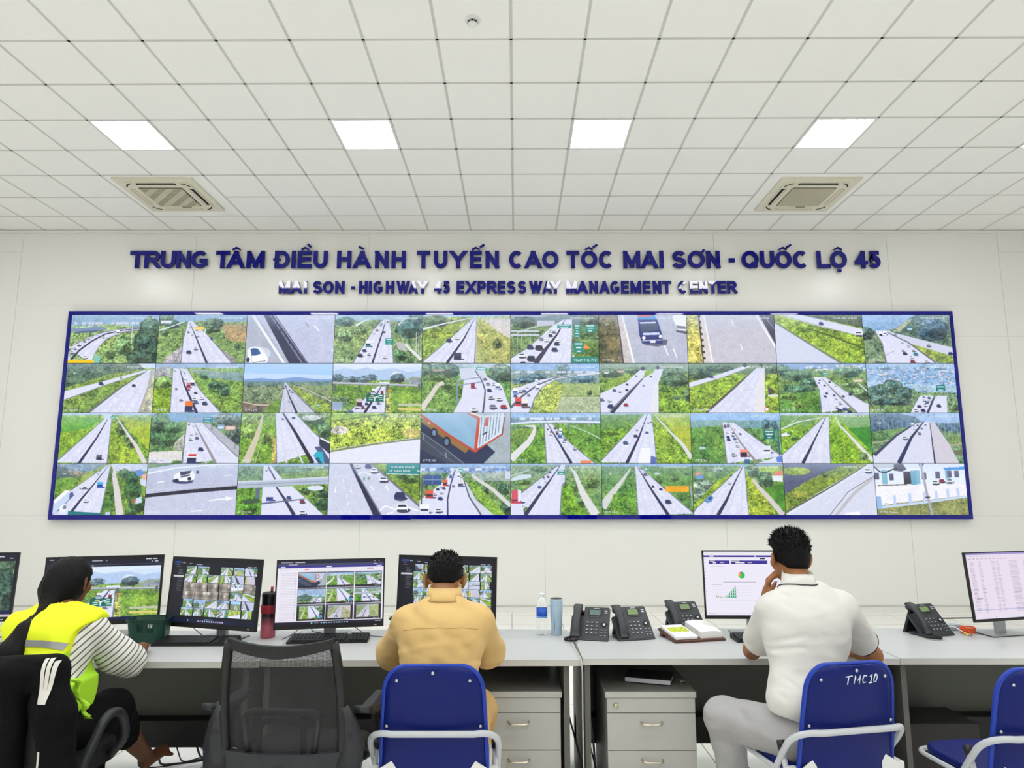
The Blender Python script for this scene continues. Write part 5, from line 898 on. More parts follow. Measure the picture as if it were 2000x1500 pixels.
# ---------------------------------------------------------------- the video wall
FRM = mat('blue_acrylic_frame', (6, 10, 128), .03, spec=.5)
x0, x1, z0, z1 = -6.085, 6.045, 1.190, 4.006
ix0, ix1, iz0, iz1 = -6.040, 6.004, 1.250, 3.954
t = thing('video_wall_frame', 'glossy royal blue frame round the giant video wall', 'frame', (0, WALL_Y, z0))
for nm, (a, c, d, e) in (('top_rail', (x0, x1, iz1, z1)), ('bottom_rail', (x0, -1.33, z0, iz0)), ('bottom_rail', (-1.328, x1, z0+.006, iz0)), ('side_rail', (x0, ix0, iz0, iz1)), ('side_rail', (ix1, x1, iz0, iz1))):
    MB().box(a, c, -.085, 0, d-z0, e-z0, FRM).build(nm, t)
DESC = {'00': 'a queue of cars on a curving road beside dark trees', '01': 'a highway with a yellow gantry sign and grass banks', '02': 'grey asphalt, a guard rail and one white car', '03': 'a highway with a green truck and a green sign', '04': 'a straight highway with a black van near the bottom', '05': 'green road signs and dense traffic at a toll approach',
'06': 'a blue truck close up on grey road', '07': 'an empty grey road with yellow grass on its left', '08': 'a green slope between two pale road strips', '09': 'a highway below a dark forested hill', '10': 'two empty roads and a dark wooded hill', '11': 'an orange bus on a busy highway', '12': 'a straight road into a wide blue sky',
'13': 'a flyover bridge, mountains and a green direction sign', '14': 'a curved highway under sign gantries, dirt path on the left', '15': 'a curving road with a red truck at its left', '16': 'two tunnel mouths and a small red car', '17': 'a grassy slope with a round no-entry sign', '18': 'a highway curving below a town, trees on the left', '19': 'a hazy pale town above a short road',
'20': 'rice fields and one dark car on a road', '21': 'a red and white bus on a highway beside a wall', '22': 'a turquoise taxi and a bus at its right edge', '23': 'a field of yellow-green plants above white road', '24': 'an orange-edged shipping container from above', '25': 'a white arched overpass and a winding pale path', '26': 'a highway through fields with blue cars', '27': 'an orange bus, a white truck and a teal sign',
'28': 'a bending empty highway through bright fields', '29': 'a wide viaduct with a dark median below blue hills', '30': 'a bright blue truck and houses with blue roofs', '31': 'a white car crossing pale asphalt, seen from the side', '32': 'a concrete overpass crossing above a blue truck', '33': 'road arrows, white cars and a teal sign corner', '34': 'orange trucks and a blue billboard', '35': 'a red and white truck at its left edge', '36': 'an orange warning board on its right side',
'37': 'a blue car at lower left and a leafy tree', '38': 'a dark pond with a grassy island', '39': 'a white building behind a fence of posts'}
CAP = {'03': 'IP PTZ 279', '04': 'IP PTZ 281', '05': 'IP PTZ 284', '09': 'IP PTZ 298+64', '10': 'IP PTZ 280', '11': 'IP PTZ 281', '12': 'IP PTZ 293', '13': 'IP PTZ 295', '14': 'IP PTZ 297', '17': 'IP PTZ 301+400', '18': 'IP PTZ 302', '19': 'IP PTZ 303', '24': 'IP PTZ 312', '25': 'IP PTZ 313', '27': 'IP PTZ 316', '29': 'IP PTZ 319', '30': 'IP PTZ 320', '31': 'IP PTZ 322', '32': 'IP PTZ 324', '33': 'IP PTZ 326', '34': 'IP PTZ 328', '36': 'IP PTZ 332', '39': 'IP PTZ Camera', '06': 'IP PTZ 286', '22': 'IP PTZ 310'}
MARK = {'06': 'N1', '10': 'N1', '24': 'B1', '30': 'N1', '36': 'B1', '29': 'N2', '08': 'B1'}
cw = (ix1-ix0)/10; ch_ = (iz1-iz0)/4; gap = .0032
ARR = {k: f().out() for k, f in PICS.items()}
RN = ['top', 'second', 'third', 'bottom']
hb = None
bk = mat('display_housing_black', (16, 17, 20), .5)
for r in range(4):
    for c in range(10):
        k = '%d%d' % (r, c)
        X = ix0+c*cw; Z = iz1-(r+1)*ch_
        lab = 'wall display showing '+DESC[k]
        d = thing('video_wall_display', lab, 'screen', (X, WALL_Y-.075, Z), 0, 'displays of the video wall')
        if hb is None:
            hb = MB().box(.0008, cw-.0008, .0015, .074, .0008, ch_-.0008, bk).build('housing', d)
        else:
            h2 = hb.copy(); COL.objects.link(h2); h2.parent = d
        picture(ARR[k], cw-2*gap, ch_-2*gap, SMAT, 'picture', d, (gap, 0, gap))
        if k not in ('12',):
            text('02-09-2026 10:26:38' if k != '11' else '02-09-2026 10:26:37', .036, E_W, 'timestamp', d, (cw*.94, -.003, ch_*.91), align='RIGHT', sx=1.05)
        if k in CAP: text(CAP[k], .036, E_W, 'caption', d, (cw*.035, -.003, ch_*.04), sx=1.0)
        if k in MARK: text(MARK[k], .036, E_W, 'channel_mark', d, (cw*.08, -.003, ch_*.78))
        if k == '05': text('TRAM THU PHÍ', .05, E_W, 'road_sign_text', d, (cw*.71, -.003, ch_*.035), sx=.92)
        if k == '33': text('TP. NINH BÌNH        Km', .042, E_W, 'road_sign_text', d, (cw*.66, -.003, ch_*.83))
        if k == '27': text('NHẬP LÀN', .022, E_W, 'road_sign_text', d, (cw*.825, -.003, ch_*.57))
# ---------------------------------------------------------------- desks
DT = .75
M_top = mat('pale_grey_laminate', (186, 188, 189), .34, spec=.5, var=.012, vscale=3)
M_edge = mat('laminate_edge', (192, 191, 184), .45)
M_mod = mat('dark_grey_laminate', (92, 95, 88), .5)
M_side = mat('grey_desk_side', (96, 94, 90), .5)
def desk(name_lab, cx, yf, rz, w_=1.6, dp=.75):
    t = thing('office_desk', name_lab, 'desk', (cx, yf, 0), rz, 'row of grey office desks')
    b = MB(); b.box(-w_/2+.001, w_/2-.001, 0, dp, DT-.003, DT, M_top); b.box(-w_/2+.001, w_/2-.001, 0, dp, DT-.03, DT-.003, M_edge); b.build('desktop', t)
    MB().box(-w_/2+.02, w_/2-.11, dp-.10, dp-.082, .16, DT-.03, M_mod).build('modesty_panel', t)
    MB().box(-w_/2+.012, w_/2-.1, dp-.20, dp-.10, .16, .30, M_black).build('cable_tray', t)  # plain black box in front of the modesty panel's lower part
    for s, a in (('side_panel', -w_/2+.012), ('side_panel', w_/2-.085)):
        MB().box(a, a+.028, .03, dp-.03, .0, DT-.03, M_side).build(s, t)
    for a in (-w_/2+.012, w_/2-.085):
        b = MB(); b.lathe([(0.0, .0), (.012, .0), (.012, .012)], M_black, 12, c=(a+.014, .05, -.0)); 
    return t
desk('grey office desk at the far left, behind the woman in the yellow vest', -2.055-.0, 3.535, .012)
desk('grey office desk where the man in the tan shirt sits', -.454, 3.572, .010)
desk('grey office desk with three telephones, where the man in the white shirt sits', 1.156, 3.60, 0)
desk('grey office desk at the far right, with the spreadsheet monitor', 2.76, 3.605, 0)
desk('grey office desk cut off by the left frame edge', -3.66, 3.52, .008)

# ---------------------------------------------------------------- drawer pedestals
M_ped = mat('grey_laminate_pedestal', (178, 178, 172), .45, var=.02, vscale=2)
M_pt = mat('dark_pedestal_top', (112, 112, 108), .5)  # pedestal board tone darkened on top, shade under the desk put into the colour
M_han = mat('nickel_handle', (205, 198, 180), .25, 1)
def pedestal(cx, yf, label, w_=.45, lock=True):
    t = thing('drawer_pedestal', label, 'cabinet', (cx, yf, 0), 0, 'drawer pedestals under the desks')
    H = .587; dp = .52
    MB().box(-w_/2+.008, w_/2-.008, .02, dp, .035, H-.03, M_ped).build('body', t)
    b = MB(); b.box(-w_/2, w_/2, 0, dp+.01, H-.03, H-.002, M_ped, bev=.002); b.box(-w_/2+.003, w_/2-.003, .003, dp, H-.003, H+.0005, M_pt); b.build('top_board', t)
    zs = [(H-.032, H-.10), (H-.104, H-.276), (H-.280, H-.545)]
    for k, (a, c) in enumerate(zs):
        c = max(c, .05)
        d = MB().box(-w_/2+.008, w_/2-.008, .004, .021, c, a, M_ped).build('drawer_front' if k else 'top_panel', t)
        if k:
            zz = a-.042; P = [(-.052, .003, zz), (-.05, -.016, zz-.001), (-.034, -.024, zz-.004), (.034, -.024, zz-.004), (.05, -.016, zz-.001), (.052, .003, zz)]
            h = MB(); h.tube(fillet(P, .012, 4), .0055, M_han, 10); h.build('handle', d)
        elif lock:
            h = MB(); h.lathe([(0, .012), (.009, .012), (.012, .008), (.013, 0)], M_han, 20, T=Matrix.Translation((-w_/2+.052, .004, (a+c)/2))@Matrix.Rotation(PI/2, 4, 'X'))
            h.box(-w_/2+.0505, -w_/2+.0535, -.0085, -.0075, (a+c)/2-.005, (a+c)/2+.005, M_black); h.build('lock', d)
    for sx in (-1, 1):
        for yy in (.07, dp-.06):
            b = MB(); b.lathe([(.0, .0), (.014, 0), (.016, .012), (.012, .035)], M_black, 14, c=(sx*(w_/2-.06), yy, 0)); b.build('foot', t)
    return t
pedestal(.034, 3.625, 'grey drawer pedestal under the desk, right of the tan-shirted man', .436)
pedestal(.699, 3.62, 'grey drawer pedestal holding a dark notebook, left of the white-shirted man', .458)
# notebook and keys on the right pedestal
t = thing('notebook', 'black notebook lying on the right drawer pedestal', 'notebook', (.735, 3.83, .588), -.32)
b = MB(); b.box(-.12, .12, -.085, .085, 0, .004, M_black); b.box(-.12, .12, -.085, .085, .026, .030, M_black); b.box(-.124, -.118, -.085, .085, 0, .03, M_black); b.build('cover', t)
MB().box(-.118, .115, -.08, .08, .004, .026, mat('paper_white', (228, 232, 240), .8)).build('pages', t)
t = thing('key_bunch', 'bunch of keys beside the notebook on the pedestal', 'keys', (.885, 3.80, .588), .4)
b = MB(); b.tube([(.016*math.cos(a), .016*math.sin(a), .003) for a in np.linspace(0, 2*PI, 18)], .0015, M_steel, 6); b.build('ring', t)
for k in range(3):
    T = Matrix.Rotation(.6*k-.5, 4, 'Z'); b = MB(); b.box(-.004, .004, -.055, -.02, .001+.003*k, .003+.003*k, M_han, T); b.prism([(.009*math.cos(a), -.018+.009*math.sin(a)) for a in np.linspace(0, 2*PI, 12)[:-1]], .001+.003*k, .0035+.003*k, M_han, 'z', T); b.build('key', t)

# ---------------------------------------------------------------- monitors
def ui_base(w_, h_, c): a = np.zeros((h_, w_, 3), np.float32); a[:] = c; return a
def R(a, x0, y0, x1, y1, c):
    h_, w_ = a.shape[:2]; a[int(round(y0*h_)):max(int(round(y0*h_))+1, int(round(y1*h_))), int(round(x0*w_)):max(int(round(x0*w_))+1, int(round(x1*w_)))] = c
def put(a, src, x0, y0, x1, y1):
    h_, w_ = a.shape[:2]; X0, X1, Y0, Y1 = int(x0*w_), int(x1*w_), int(y0*h_), int(y1*h_)
    n, m_ = Y1-Y0, X1-X0
    ys = (np.arange(n*2)+.5)/(n*2)*src.shape[0]; xs = (np.arange(m_*2)+.5)/(m_*2)*src.shape[1]
    s = src[ys.astype(int)][:, xs.astype(int)].reshape(n, 2, m_, 2, 3).mean(axis=(1, 3)); a[Y0:Y1, X0:X1] = s
UW, UH = 300, 176
rs = np.random.RandomState(5)
def tunnel(seed):
    r = np.random.RandomState(seed); y, x = np.mgrid[0:40, 0:70]; a = 150+25*np.sin(x/9.+seed)+20*np.cos(y/7.)
    b_ = np.stack([a, a*.95, a*.9], -1); p, q = r.randint(10, 60), r.randint(5, 20)
    return np.clip(b_+90*np.exp(-((x-p)**2+(y-q)**2)/60.)[..., None], 0, 240)
def vms(cols, rows, keys, dark=(20, 22, 32)):
    a = ui_base(UW, UH, dark); R(a, 0, 0, 1, .045, (14, 15, 22)); R(a, .02, .05, .1, .085, (36, 70, 130))
    for x0, x1, y in ((.11, .14, .07), (.19, .22, .08), (.27, .34, .09), (.85, .9, .1), (.92, .95, .1), (.82, .84, .15), (.9, .95, .15)): R(a, x0, y, x1, y+.012, (170, 176, 190))
    R(a, .04, .1, .07, .11, (150, 150, 160)); R(a, .04, .13, .09, .14, (90, 92, 104))
    for k in range(17):
        L = .03+.03*rs.rand(); R(a, .065+.01*rs.rand(), .19+.02*k, .08+L, .197+.02*k, (96, 100, 112))
    R(a, .02, .275, .14, .30, (206, 208, 214))
    x0, y0, x1, y1 = .155, .125, .965, .9
    for r in range(rows):
        for c in range(cols):
            k = keys[(r*cols+c) % len(keys)]
            if k is None: continue
            src = tunnel(k) if isinstance(k, int) else ARR[k]
            X = x0+(x1-x0)*c/cols; Y = y0+(y1-y0)*r/rows; ins = .012 if (r*3+c) % 4 == 0 else .001
            put(a, src, X+ins, Y, X+(x1-x0)/cols-ins, Y+(y1-y0)/rows-.006)
    R(a, 0, .93, 1, 1, (20, 26, 54))
    for k in range(12): R(a, .36+.025*k, .955, .372+.025*k, .978, (150+40*(k % 3), 180, 220))
    R(a, .44, .93, .53, .945, (80, 150, 220)); R(a, .24, .95, .255, .97, (120, 190, 220))
    return a
a1 = ui_base(UW, UH, (22, 24, 40)); R(a1, 0, 0, 1, .05, (18, 20, 30))
for x0, x1, y in ((.02, .06, .02), (.38, .47, .05), (.5, .51, .05), (.85, .9, .035), (.91, .95, .035), (.9, .91, .075), (.93, .96, .075), (.36, .4, .13)): R(a1, x0, y, x1, y+.014, (200, 204, 214))
R(a1, 0, .115, 1, .125, (60, 70, 110)); put(a1, ARR['13'], .02, .155, .99, .955); R(a1, 0, .955, 1, 1, (24, 32, 74))
for k in range(9): R(a1, .82+.018*k, .965, .83+.018*k, .98, (200, 210, 230))
a2 = vms(6, 6, ['10', '18', None, '37', '15', '33', '16', '28', '17', '22', '02', '07', 1, 2, 3, 4, '39', 5, 6, 7, 8, 9, '21', '08', '27', '19', '38', '29', '12', '02', '25', '30', '36', '05', '23', '26'])
a3 = ui_base(UW, UH, (238, 234, 246)); R(a3, 0, 0, 1, .045, (28, 30, 52)); R(a3, 0, .045, 1, .08, (70, 74, 104)); R(a3, 0, .08, 1, .115, (58, 50, 150))
for x0, x1, y, c in ((.03, .14, .018, 150), (.16, .25, .018, 190), (.1, .18, .055, 200), (.03, .07, .092, 235), (.45, .5, .092, 235), (.9, .93, .06, 230), (.93, .98, .09, 230), (.9, .92, .015, 160), (.95, .96, .015, 160)): R(a3, x0, y, x1, y+.014, (c, c, c+10))
R(a3, .25, .13, .29, .15, (240, 100, 120))
for k in range(30): R(a3, .03+.004*(k % 3), .2+.025*k, .18, .204+.025*k, (206, 200, 216)); R(a3, .165, .2+.025*k, .18, .208+.025*k, (180, 176, 196))
R(a3, .02, .14, .1, .15, (200, 200, 214)); R(a3, .84, .13, .9, .15, (140, 140, 160))
KS = ['24', '25', '18', '19', '22', '32', '33', '38', '07']
for r in range(3):
    for c in range(3):
        X = .195+.265*c; Y = .18+.258*r
        R(a3, X, Y, X+.258, Y+.25, (44, 42, 52)); R(a3, X, Y, X+.258, Y+.02, (90, 92, 110))
        src = ARR[KS[r*3+c]]; ins = .02 if r == 2 else .0
        if r == 2:
            src = ARR[['22', '04', '26'][c]].copy(); src = src*.6+np.array([205, 190, 205])*.4*.9 if c else src
        put(a3, src, X+.002+ins, Y+.022, X+.256-ins, Y+.222)
        for k in range(5): R(a3, X+.18+.014*k, Y+.232, X+.186+.014*k, Y+.242, (210, 212, 220))
R(a3, 0, .955, 1, 1, (30, 28, 48))
for k in range(11): R(a3, .42+.024*k, .97, .432+.024*k, .99, (190, 200, 225) if k % 3 else (120, 190, 220))
R(a3, .33, .968, .345, .992, (120, 200, 210)); R(a3, .36, .975, .4, .985, (160, 160, 180)); R(a3, .93, .97, .99, .985, (190, 190, 205))
a4 = vms(7, 6, ['24', '04', '26', '03', '30', '38', '21', '37', '20', '25', '12', '28', '38', '37', '14', '36', '05', '18', '10', '31', '22', '19', '32', '34', '33', '29', '07', '34', '35', '25', '13', '27', '15', '21', '08'])
a5 = ui_base(UW, UH, (240, 236, 250)); R(a5, 0, 0, 1, .05, (232, 234, 240)); R(a5, 0, .06, 1, .092, (56, 42, 150)); R(a5, .05, .14, .255, .2, (58, 44, 150)); R(a5, .265, .14, .62, .2, (58, 44, 150))
for x0, x1, y, c in ((.06, .1, .07, 235), (.09, .12, .17, 240), (.16, .2, .165, 200), (.31, .4, .17, 240), (.43, .47, .165, 190), (.27, .35, .148, 190), (.06, .11, .148, 180), (.5, .515, .07, 245)): R(a5, x0, y, x1, y+.016, (c, c, c))
R(a5, .55, .105, .6, .125, (40, 36, 90))
for x0, x1, y in ((.07, .2, .235), (.18, .5, .48), (.07, .17, .52), (.65, .75, .155), (.65, .76, .52), (.65, .72, .19)): R(a5, x0, y, x1, y+.006, (176, 172, 190))
for k in range(9): R(a5, .66, .19+.04*k, .8, .194+.04*k, (196, 192, 210))
yy, xx = np.mgrid[0:UH, 0:UW]; cx_, cy_ = .36*UW, .37*UH; rr_ = np.hypot(xx-cx_, (yy-cy_)); an = np.degrees(np.arctan2(-(yy-cy_), xx-cx_)) % 360; dsk = rr_ < 9.5
a5[dsk] = (30, 186, 120)
for lo, hi, c in ((90, 105, (150, 110, 100)), (105, 140, (230, 120, 90)), (140, 190, (240, 180, 60)), (190, 260, (120, 200, 40))): a5[dsk & (an >= lo) & (an < hi)] = c
for k in range(11): hb_ = [.05, .03, .025, .02, .015, .03, .05, .08, .11, .15, .19][k]; R(a5, .10+.0185*k, .73-hb_, .112+.0185*k, .73, (40, 170, 110) if k > 4 else (190, 180, 150))
for k in range(5): R(a5, .08, .55+.045*k, .45, .553+.045*k, (226, 222, 238))
R(a5, .14, .775, .5, .78, (206, 202, 220)); R(a5, 0, .95, 1, 1, (236, 230, 244))
for k in range(3): R(a5, .03+.02*k, .97, .042+.02*k, .98, (190, 160, 190))
for k in range(14): R(a5, .008, .12+.05*k, .018, .13+.05*k, (206, 196, 214))
a6 = ui_base(UW, UH, (234, 222, 238)); R(a6, 0, 0, 1, .03, (150, 140, 200))
for k in range(10): R(a6, .05+.04*k, .05, .075+.04*k, .058, (170, 164, 180)); R(a6, .03+.05*k, .085, .06+.05*k, .095, (186, 170, 190))
for k in range(41):
    y = .13+.019*k
    for x, l, sd in ((.03, .05, 1), (.14, .03, 2), (.3, .035, 2), (.36, .03, 2), (.52, .1, 3), (.7, .04, 4), (.8, .1, 5)): R(a6, x+.01*rs.rand(), y, x+l+.02*rs.rand(), y+.006, (176, 160, 184) if (k+sd) % 5 else (204, 190, 206))
R(a6, 0, .86, 1, .868, (180, 186, 226)); R(a6, .06, .69, .13, .70, (160, 150, 170)); R(a6, 0, .95, 1, 1, (232, 224, 240)); R(a6, .25, .97, .26, .98, (40, 40, 60))
a0 = ui_base(UW, UH, (24, 26, 44)); put(a0, ARR['00'][40:, 100:], .3, .12, .985, .9); R(a0, 0, .9, 1, .96, (24, 32, 74)); R(a0, 0, .96, 1, 1, (200, 190, 210)); R(a0, .8, .04, .88, .055, (200, 204, 214)); R(a0, .93, .07, .96, .08, (200, 204, 214))
MW_, MH_ = .614, .385
def monitor(x, y, zb, yaw, tilt, arr, label, stand=True, bez=(.008, .008, .026), body=M_black, feet='rect', mount_h=None):
    t = thing('computer_monitor', label, 'monitor', (x, y, DT), yaw, 'computer monitors on the desks')
    z = zb-DT; T = Matrix.Translation((0, 0, z))@Matrix.Rotation(-tilt, 4, 'X')
    b = MB(); b.box(-MW_/2, MW_/2, .0, .012, 0, MH_, body, T, bev=.002); b.box(-MW_/2+.05, MW_/2-.05, .011, .032, .06, MH_-.06, body, T, bev=.006); b.build('housing', t)
    bz, bt, bb = bez
    b = MB()
    for (p0, p1, q0, q1) in ((-MW_/2, -MW_/2+bz, 0, MH_), (MW_/2-bz, MW_/2, 0, MH_), (-MW_/2+bz, MW_/2-bz, MH_-bt, MH_), (-MW_/2+bz, MW_/2-bz, 0, bb)):
        b.box(p0, p1, -.003, .0005, q0, q1, body, T)
    if bb > .02: b.box(MW_/2-.055, MW_/2-.04, -.0034, -.003, .008, .014, M_silver, T)
    b.build('bezel', t)
    o = picture(arr, MW_-2*bz, MH_-bt-bb, MMAT, 'display', t, (0, 0, 0)); o.matrix_local = T@Matrix.Translation((-MW_/2+bz, -.001, bb))
    if stand:
        b = MB(); b.prism(rrect(-.035, .035, .10, .125, .006), .004, z+.22, M_silver, 'z'); b.box(-.03, .03, .025, .11, z+.12, z+.24, M_black); b.build('stand', t)
        b = MB(); b.prism([(-.14, .035), (.14, .035), (.12, .20), (-.12, .20)], .0, .004, M_black, 'z'); b.prism([(-.138, .037), (.138, .037), (.118, .198), (-.118, .198)], .004, .008, M_silver, 'z'); b.build('foot_plate', t)
    return t
monitor(-3.186, 4.036, .844, .103, .053, a0, 'monitor cut off at the left edge, showing a big dark tree')
monitor(-2.362, 4.062, .825, .283, .043, a1, 'monitor behind the ponytailed woman, showing mountains and a green sign')
monitor(-1.695, 3.97, .822, -.294, .079, a2, 'dark monitor with six rows of small camera pictures')
monitor(-1.05, 4.07, .806, .202, .063, a3, 'monitor with nine camera pictures on a white page')
monitor(-.392, 4.13, .818, -.25, .064, a4, 'monitor hidden partly behind the tan-shirted man')
monitor(1.423, 4.08, .855, -.012, .056, a5, 'monitor with a green pie chart and bar chart', bez=(.008, .008, .02))
monitor(2.915, 4.087, .848, .262, .082, a6, 'monitor with a pinkish spreadsheet at the right edge', bez=(.010, .006, .016))

# ---------------------------------------------------------------- keyboards
def keyboard(x, y, rz, label, loc_h=DT):
    t = thing('keyboard', label, 'keyboard', (x, y, loc_h), rz, 'black keyboards on the desks')
    MB().prism([(-.065, 0), (.07, 0), (.07, .024), (-.065, .012)], -.22, .22, M_black, 'x').build('case', t)
    kb = mat('keycap_black', (34, 35, 38), .4); b = MB()
    T = Matrix.Translation((0, 0, .018))@Matrix.Rotation(math.atan2(.012, .135), 4, 'X')
    for r in range(6):
        yy = -.055+r*.0205+(.006 if r == 5 else 0)
        for c in range(21):
            xx = -.208+c*.0203
            if c in (15,) : continue
            if r == 0 and 3 <= c <= 8:
                if c == 3: b.box(xx, xx+.0203*6-.003, yy, yy+.016, 0, .007, kb, T)
                continue
            b.box(xx, xx+.0172, yy, yy+.0172, 0, .007, kb, T)
    b.build('keys', t)
    return t
keyboard(-1.745, 3.935, .015, 'black keyboard in front of the monitor with six rows of pictures')
keyboard(-1.03, 4.0, .09, 'black keyboard behind the mesh chair, under the nine-picture monitor')
keyboard(1.475, 4.02, 0, 'black keyboard left of the man in the white shirt')
k = keyboard(-2.62, 3.96, .1, 'black keyboard at the far left, behind the woman')
t = thing('computer_mouse', 'black computer mouse at the right edge of the desk', 'mouse', (2.93, 3.97, DT), .1)
b = MB(); n = 12; v = []; f = []
for i in range(7):
    th = i/6*PI/2
    for j in range(n):
        a = 2*PI*j/n; v.append((.031*math.cos(a)*math.cos(th), .055*math.sin(a)*math.cos(th), .034*math.sin(th)))
for i in range(6):
    for j in range(n): f.append((i*n+j, i*n+(j+1) % n, (i+1)*n+(j+1) % n, (i+1)*n+j))
b.add(v, f, M_black, True); b.build('body', t); MB().lathe([(0, .0), (.006, .001), (.006, .004), (0, .005)], M_silver, 12, c=(0, .03, .029)).build('wheel', t)

# ---------------------------------------------------------------- desk telephones
M_ph = mat('phone_charcoal', (46, 50, 54), .42, bump=.08)
M_ky = mat('phone_key', (70, 74, 80), .4); M_kl = mat('phone_key_label', (196, 202, 208), .5)
def phone(x, y, rz, label, lcd, cord=True):
    t = thing('desk_telephone', label, 'telephone', (x, y, DT), rz, 'black desk telephones')
    T = Matrix.Translation((0, -.085, .012))@Matrix.Rotation(math.radians(48), 4, 'X')   # face plane, y along the slope
    b = MB(); L = .20
    b.prism(rrect(-.035, .112, .0, L, (.006, .012, .012, .008)), -.022, .0, M_ph, 'z', T)
    b.prism(rrect(-.108, -.03, .0, L*.72, (.012, .004, .004, .008)), -.022, -.006, M_ph, 'z', T)
    b.prism(rrect(-.108, .112, -.012, .01, .004), -.024, .002, M_ph, 'z', T)
    b.box(-.1, .105, -.09, .03, 0, .014, M_ph, bev=.004); b.build('body', t)
    b = MB(); b.add([(-.07, .045, .14), (.07, .045, .14), (.08, .09, .0), (-.08, .09, 0), (-.07, .035, .13), (.07, .035, .13), (.08, .07, 0), (-.08, .07, 0)], [(0, 1, 2, 3), (7, 6, 5, 4), (0, 4, 5, 1), (1, 5, 6, 2), (2, 6, 7, 3), (3, 7, 4, 0)], M_black); b.build('rear_stand', t)
    b = MB(); b.prism(rrect(-.012, .07, .142, .185, .004), .0, .002, M_black, 'z', T); b.build('screen_surround', t)
    MB().prism(rrect(-.004, .058, .147, .180, .001), .002, .0026, mat('phone_lcd_'+lcd[0], lcd[1], .25), 'z', T).build('lcd_screen', t)
    b = MB()
    for r in range(4):
        for c in range(3):
            xx = -.018+c*.026; yy = .026+(3-r)*.0225; b.prism(rrect(xx, xx+.017, yy, yy+.012, .003), 0, .003, M_ky, 'z', T); b.prism(rrect(xx+.004, xx+.010, yy+.004, yy+.0085, .001), .003, .0034, M_kl, 'z', T)
    b.build('dial_keys', t)
    b = MB()
    for r in range(3):
        for c in range(2):
            xx = .066+c*.021; yy = .014+(2-r)*.0175; b.prism(rrect(xx, xx+.014, yy, yy+.009, .002), 0, .003, M_ky, 'z', T); b.prism(rrect(xx+.004, xx+.009, yy+.003, yy+.006, .001), .003, .0034, M_kl, 'z', T)
    for c in range(4): b.prism(rrect(-.006+c*.018, .008+c*.018, .133, .138, .001), 0, .003, M_ky, 'z', T)
    b.build('function_keys', t)
    b = MB(); c0 = (.084, .088)
    for k in range(4):
        a = k*PI/2+PI/4; q = [(c0[0]+r_*math.cos(a+d_), c0[1]+r_*math.sin(a+d_)) for r_, d_ in ((.009, -.6), (.019, -.65), (.019, .65), (.009, .6))]; b.prism(q, 0, .004, M_black, 'z', T)
    b.prism([(c0[0]+.007*math.cos(a), c0[1]+.007*math.sin(a)) for a in np.linspace(0, 2*PI, 14)[:-1]], 0, .0045, M_kl, 'z', T); b.build('navigation_pad', t)
    b = MB()
    for yy in (.160, .172): b.prism(rrect(.082, .098, yy, yy+.006, .001), 0, .003, M_kl, 'z', T)
    b.build('lamp_buttons', t)
    b = MB(); b.prism(rrect(.018, .05, .1885, .1935, .001), 0, .0006, M_silver, 'z', T); b.build('maker_plate', t)
    # handset: arched bar with two cups
    b = MB(); P = [(-.072, y_, z_) for y_, z_ in ((.002, .004), (.02, .017), (.06, .027), (.1, .031), (.15, .030), (.185, .022), (.206, .010))]
    v = []; f = []
    for i, (px_, py_, pz_) in enumerate(P):
        wd = [.024, .026, .022, .020, .022, .027, .024][i]; th = [.012, .018, .015, .013, .015, .018, .012][i]
        for (du, dv) in ((-1, -1), (-1, .4), (-.7, 1), (.7, 1), (1, .4), (1, -1)): v.append((px_+du*wd, py_, pz_+dv*th*.6))
    for i in range(len(P)-1):
        for k in range(6): f.append((i*6+k, i*6+(k+1) % 6, (i+1)*6+(k+1) % 6, (i+1)*6+k))
    f += [[0, 1, 2, 3, 4, 5], [36+5, 36+4, 36+3, 36+2, 36+1, 36]]
    b.add(v, f, M_ph, True, T)
    b.prism([(-.072+.024*math.cos(a), .025+.022*math.sin(a)) for a in np.linspace(0, 2*PI, 16)[:-1]], -.006, .008, M_ph, 'z', T); b.prism([(-.072+.024*math.cos(a), .180+.022*math.sin(a)) for a in np.linspace(0, 2*PI, 16)[:-1]], -.006, .012, M_ph, 'z', T)
    b.build('handset', t)
    if cord:
        b = MB(); P = []
        base = fillet([(-.085, -.085, .016), (-.12, -.10, .012), (-.125, -.15, .012), (-.08, -.175, .012), (-.055, -.15, .012), (-.055, -.10, .014)], .03, 8)
        base = [Vector(q) for q in base]; n_ = len(base); tot = 0
        for i in range(n_-1):
            for s_ in range(10):
                q = base[i].lerp(base[i+1], s_/10); tot += 1.9; P.append(q+Vector((.0055*math.cos(tot), .0055*math.cos(tot)*.3, .0055*math.sin(tot))))
        b.tube(P, .0022, M_black, 5); b.build('coiled_cord', t)
    return t
LCDA = ('grey', (96, 116, 116)); LCDB = ('green', (116, 140, 92))
phone(.452, 4.10, -.26, 'black desk telephone beside the pale blue tumbler', LCDA)
phone(.685, 4.105, .24, 'black desk telephone second from the tumbler, green display', LCDB, False)
phone(1.035, 4.285, .26, 'black desk telephone behind the open desk calendar', LCDB)
phone(2.45, 4.20, .30, 'black desk telephone at the right, behind the white-shirted man', LCDB)
t = thing('phone_cord', 'loose black coiled cord lying by the tumbler', 'cord', (.30, 4.02, DT)); bpy.data.objects.remove(t)

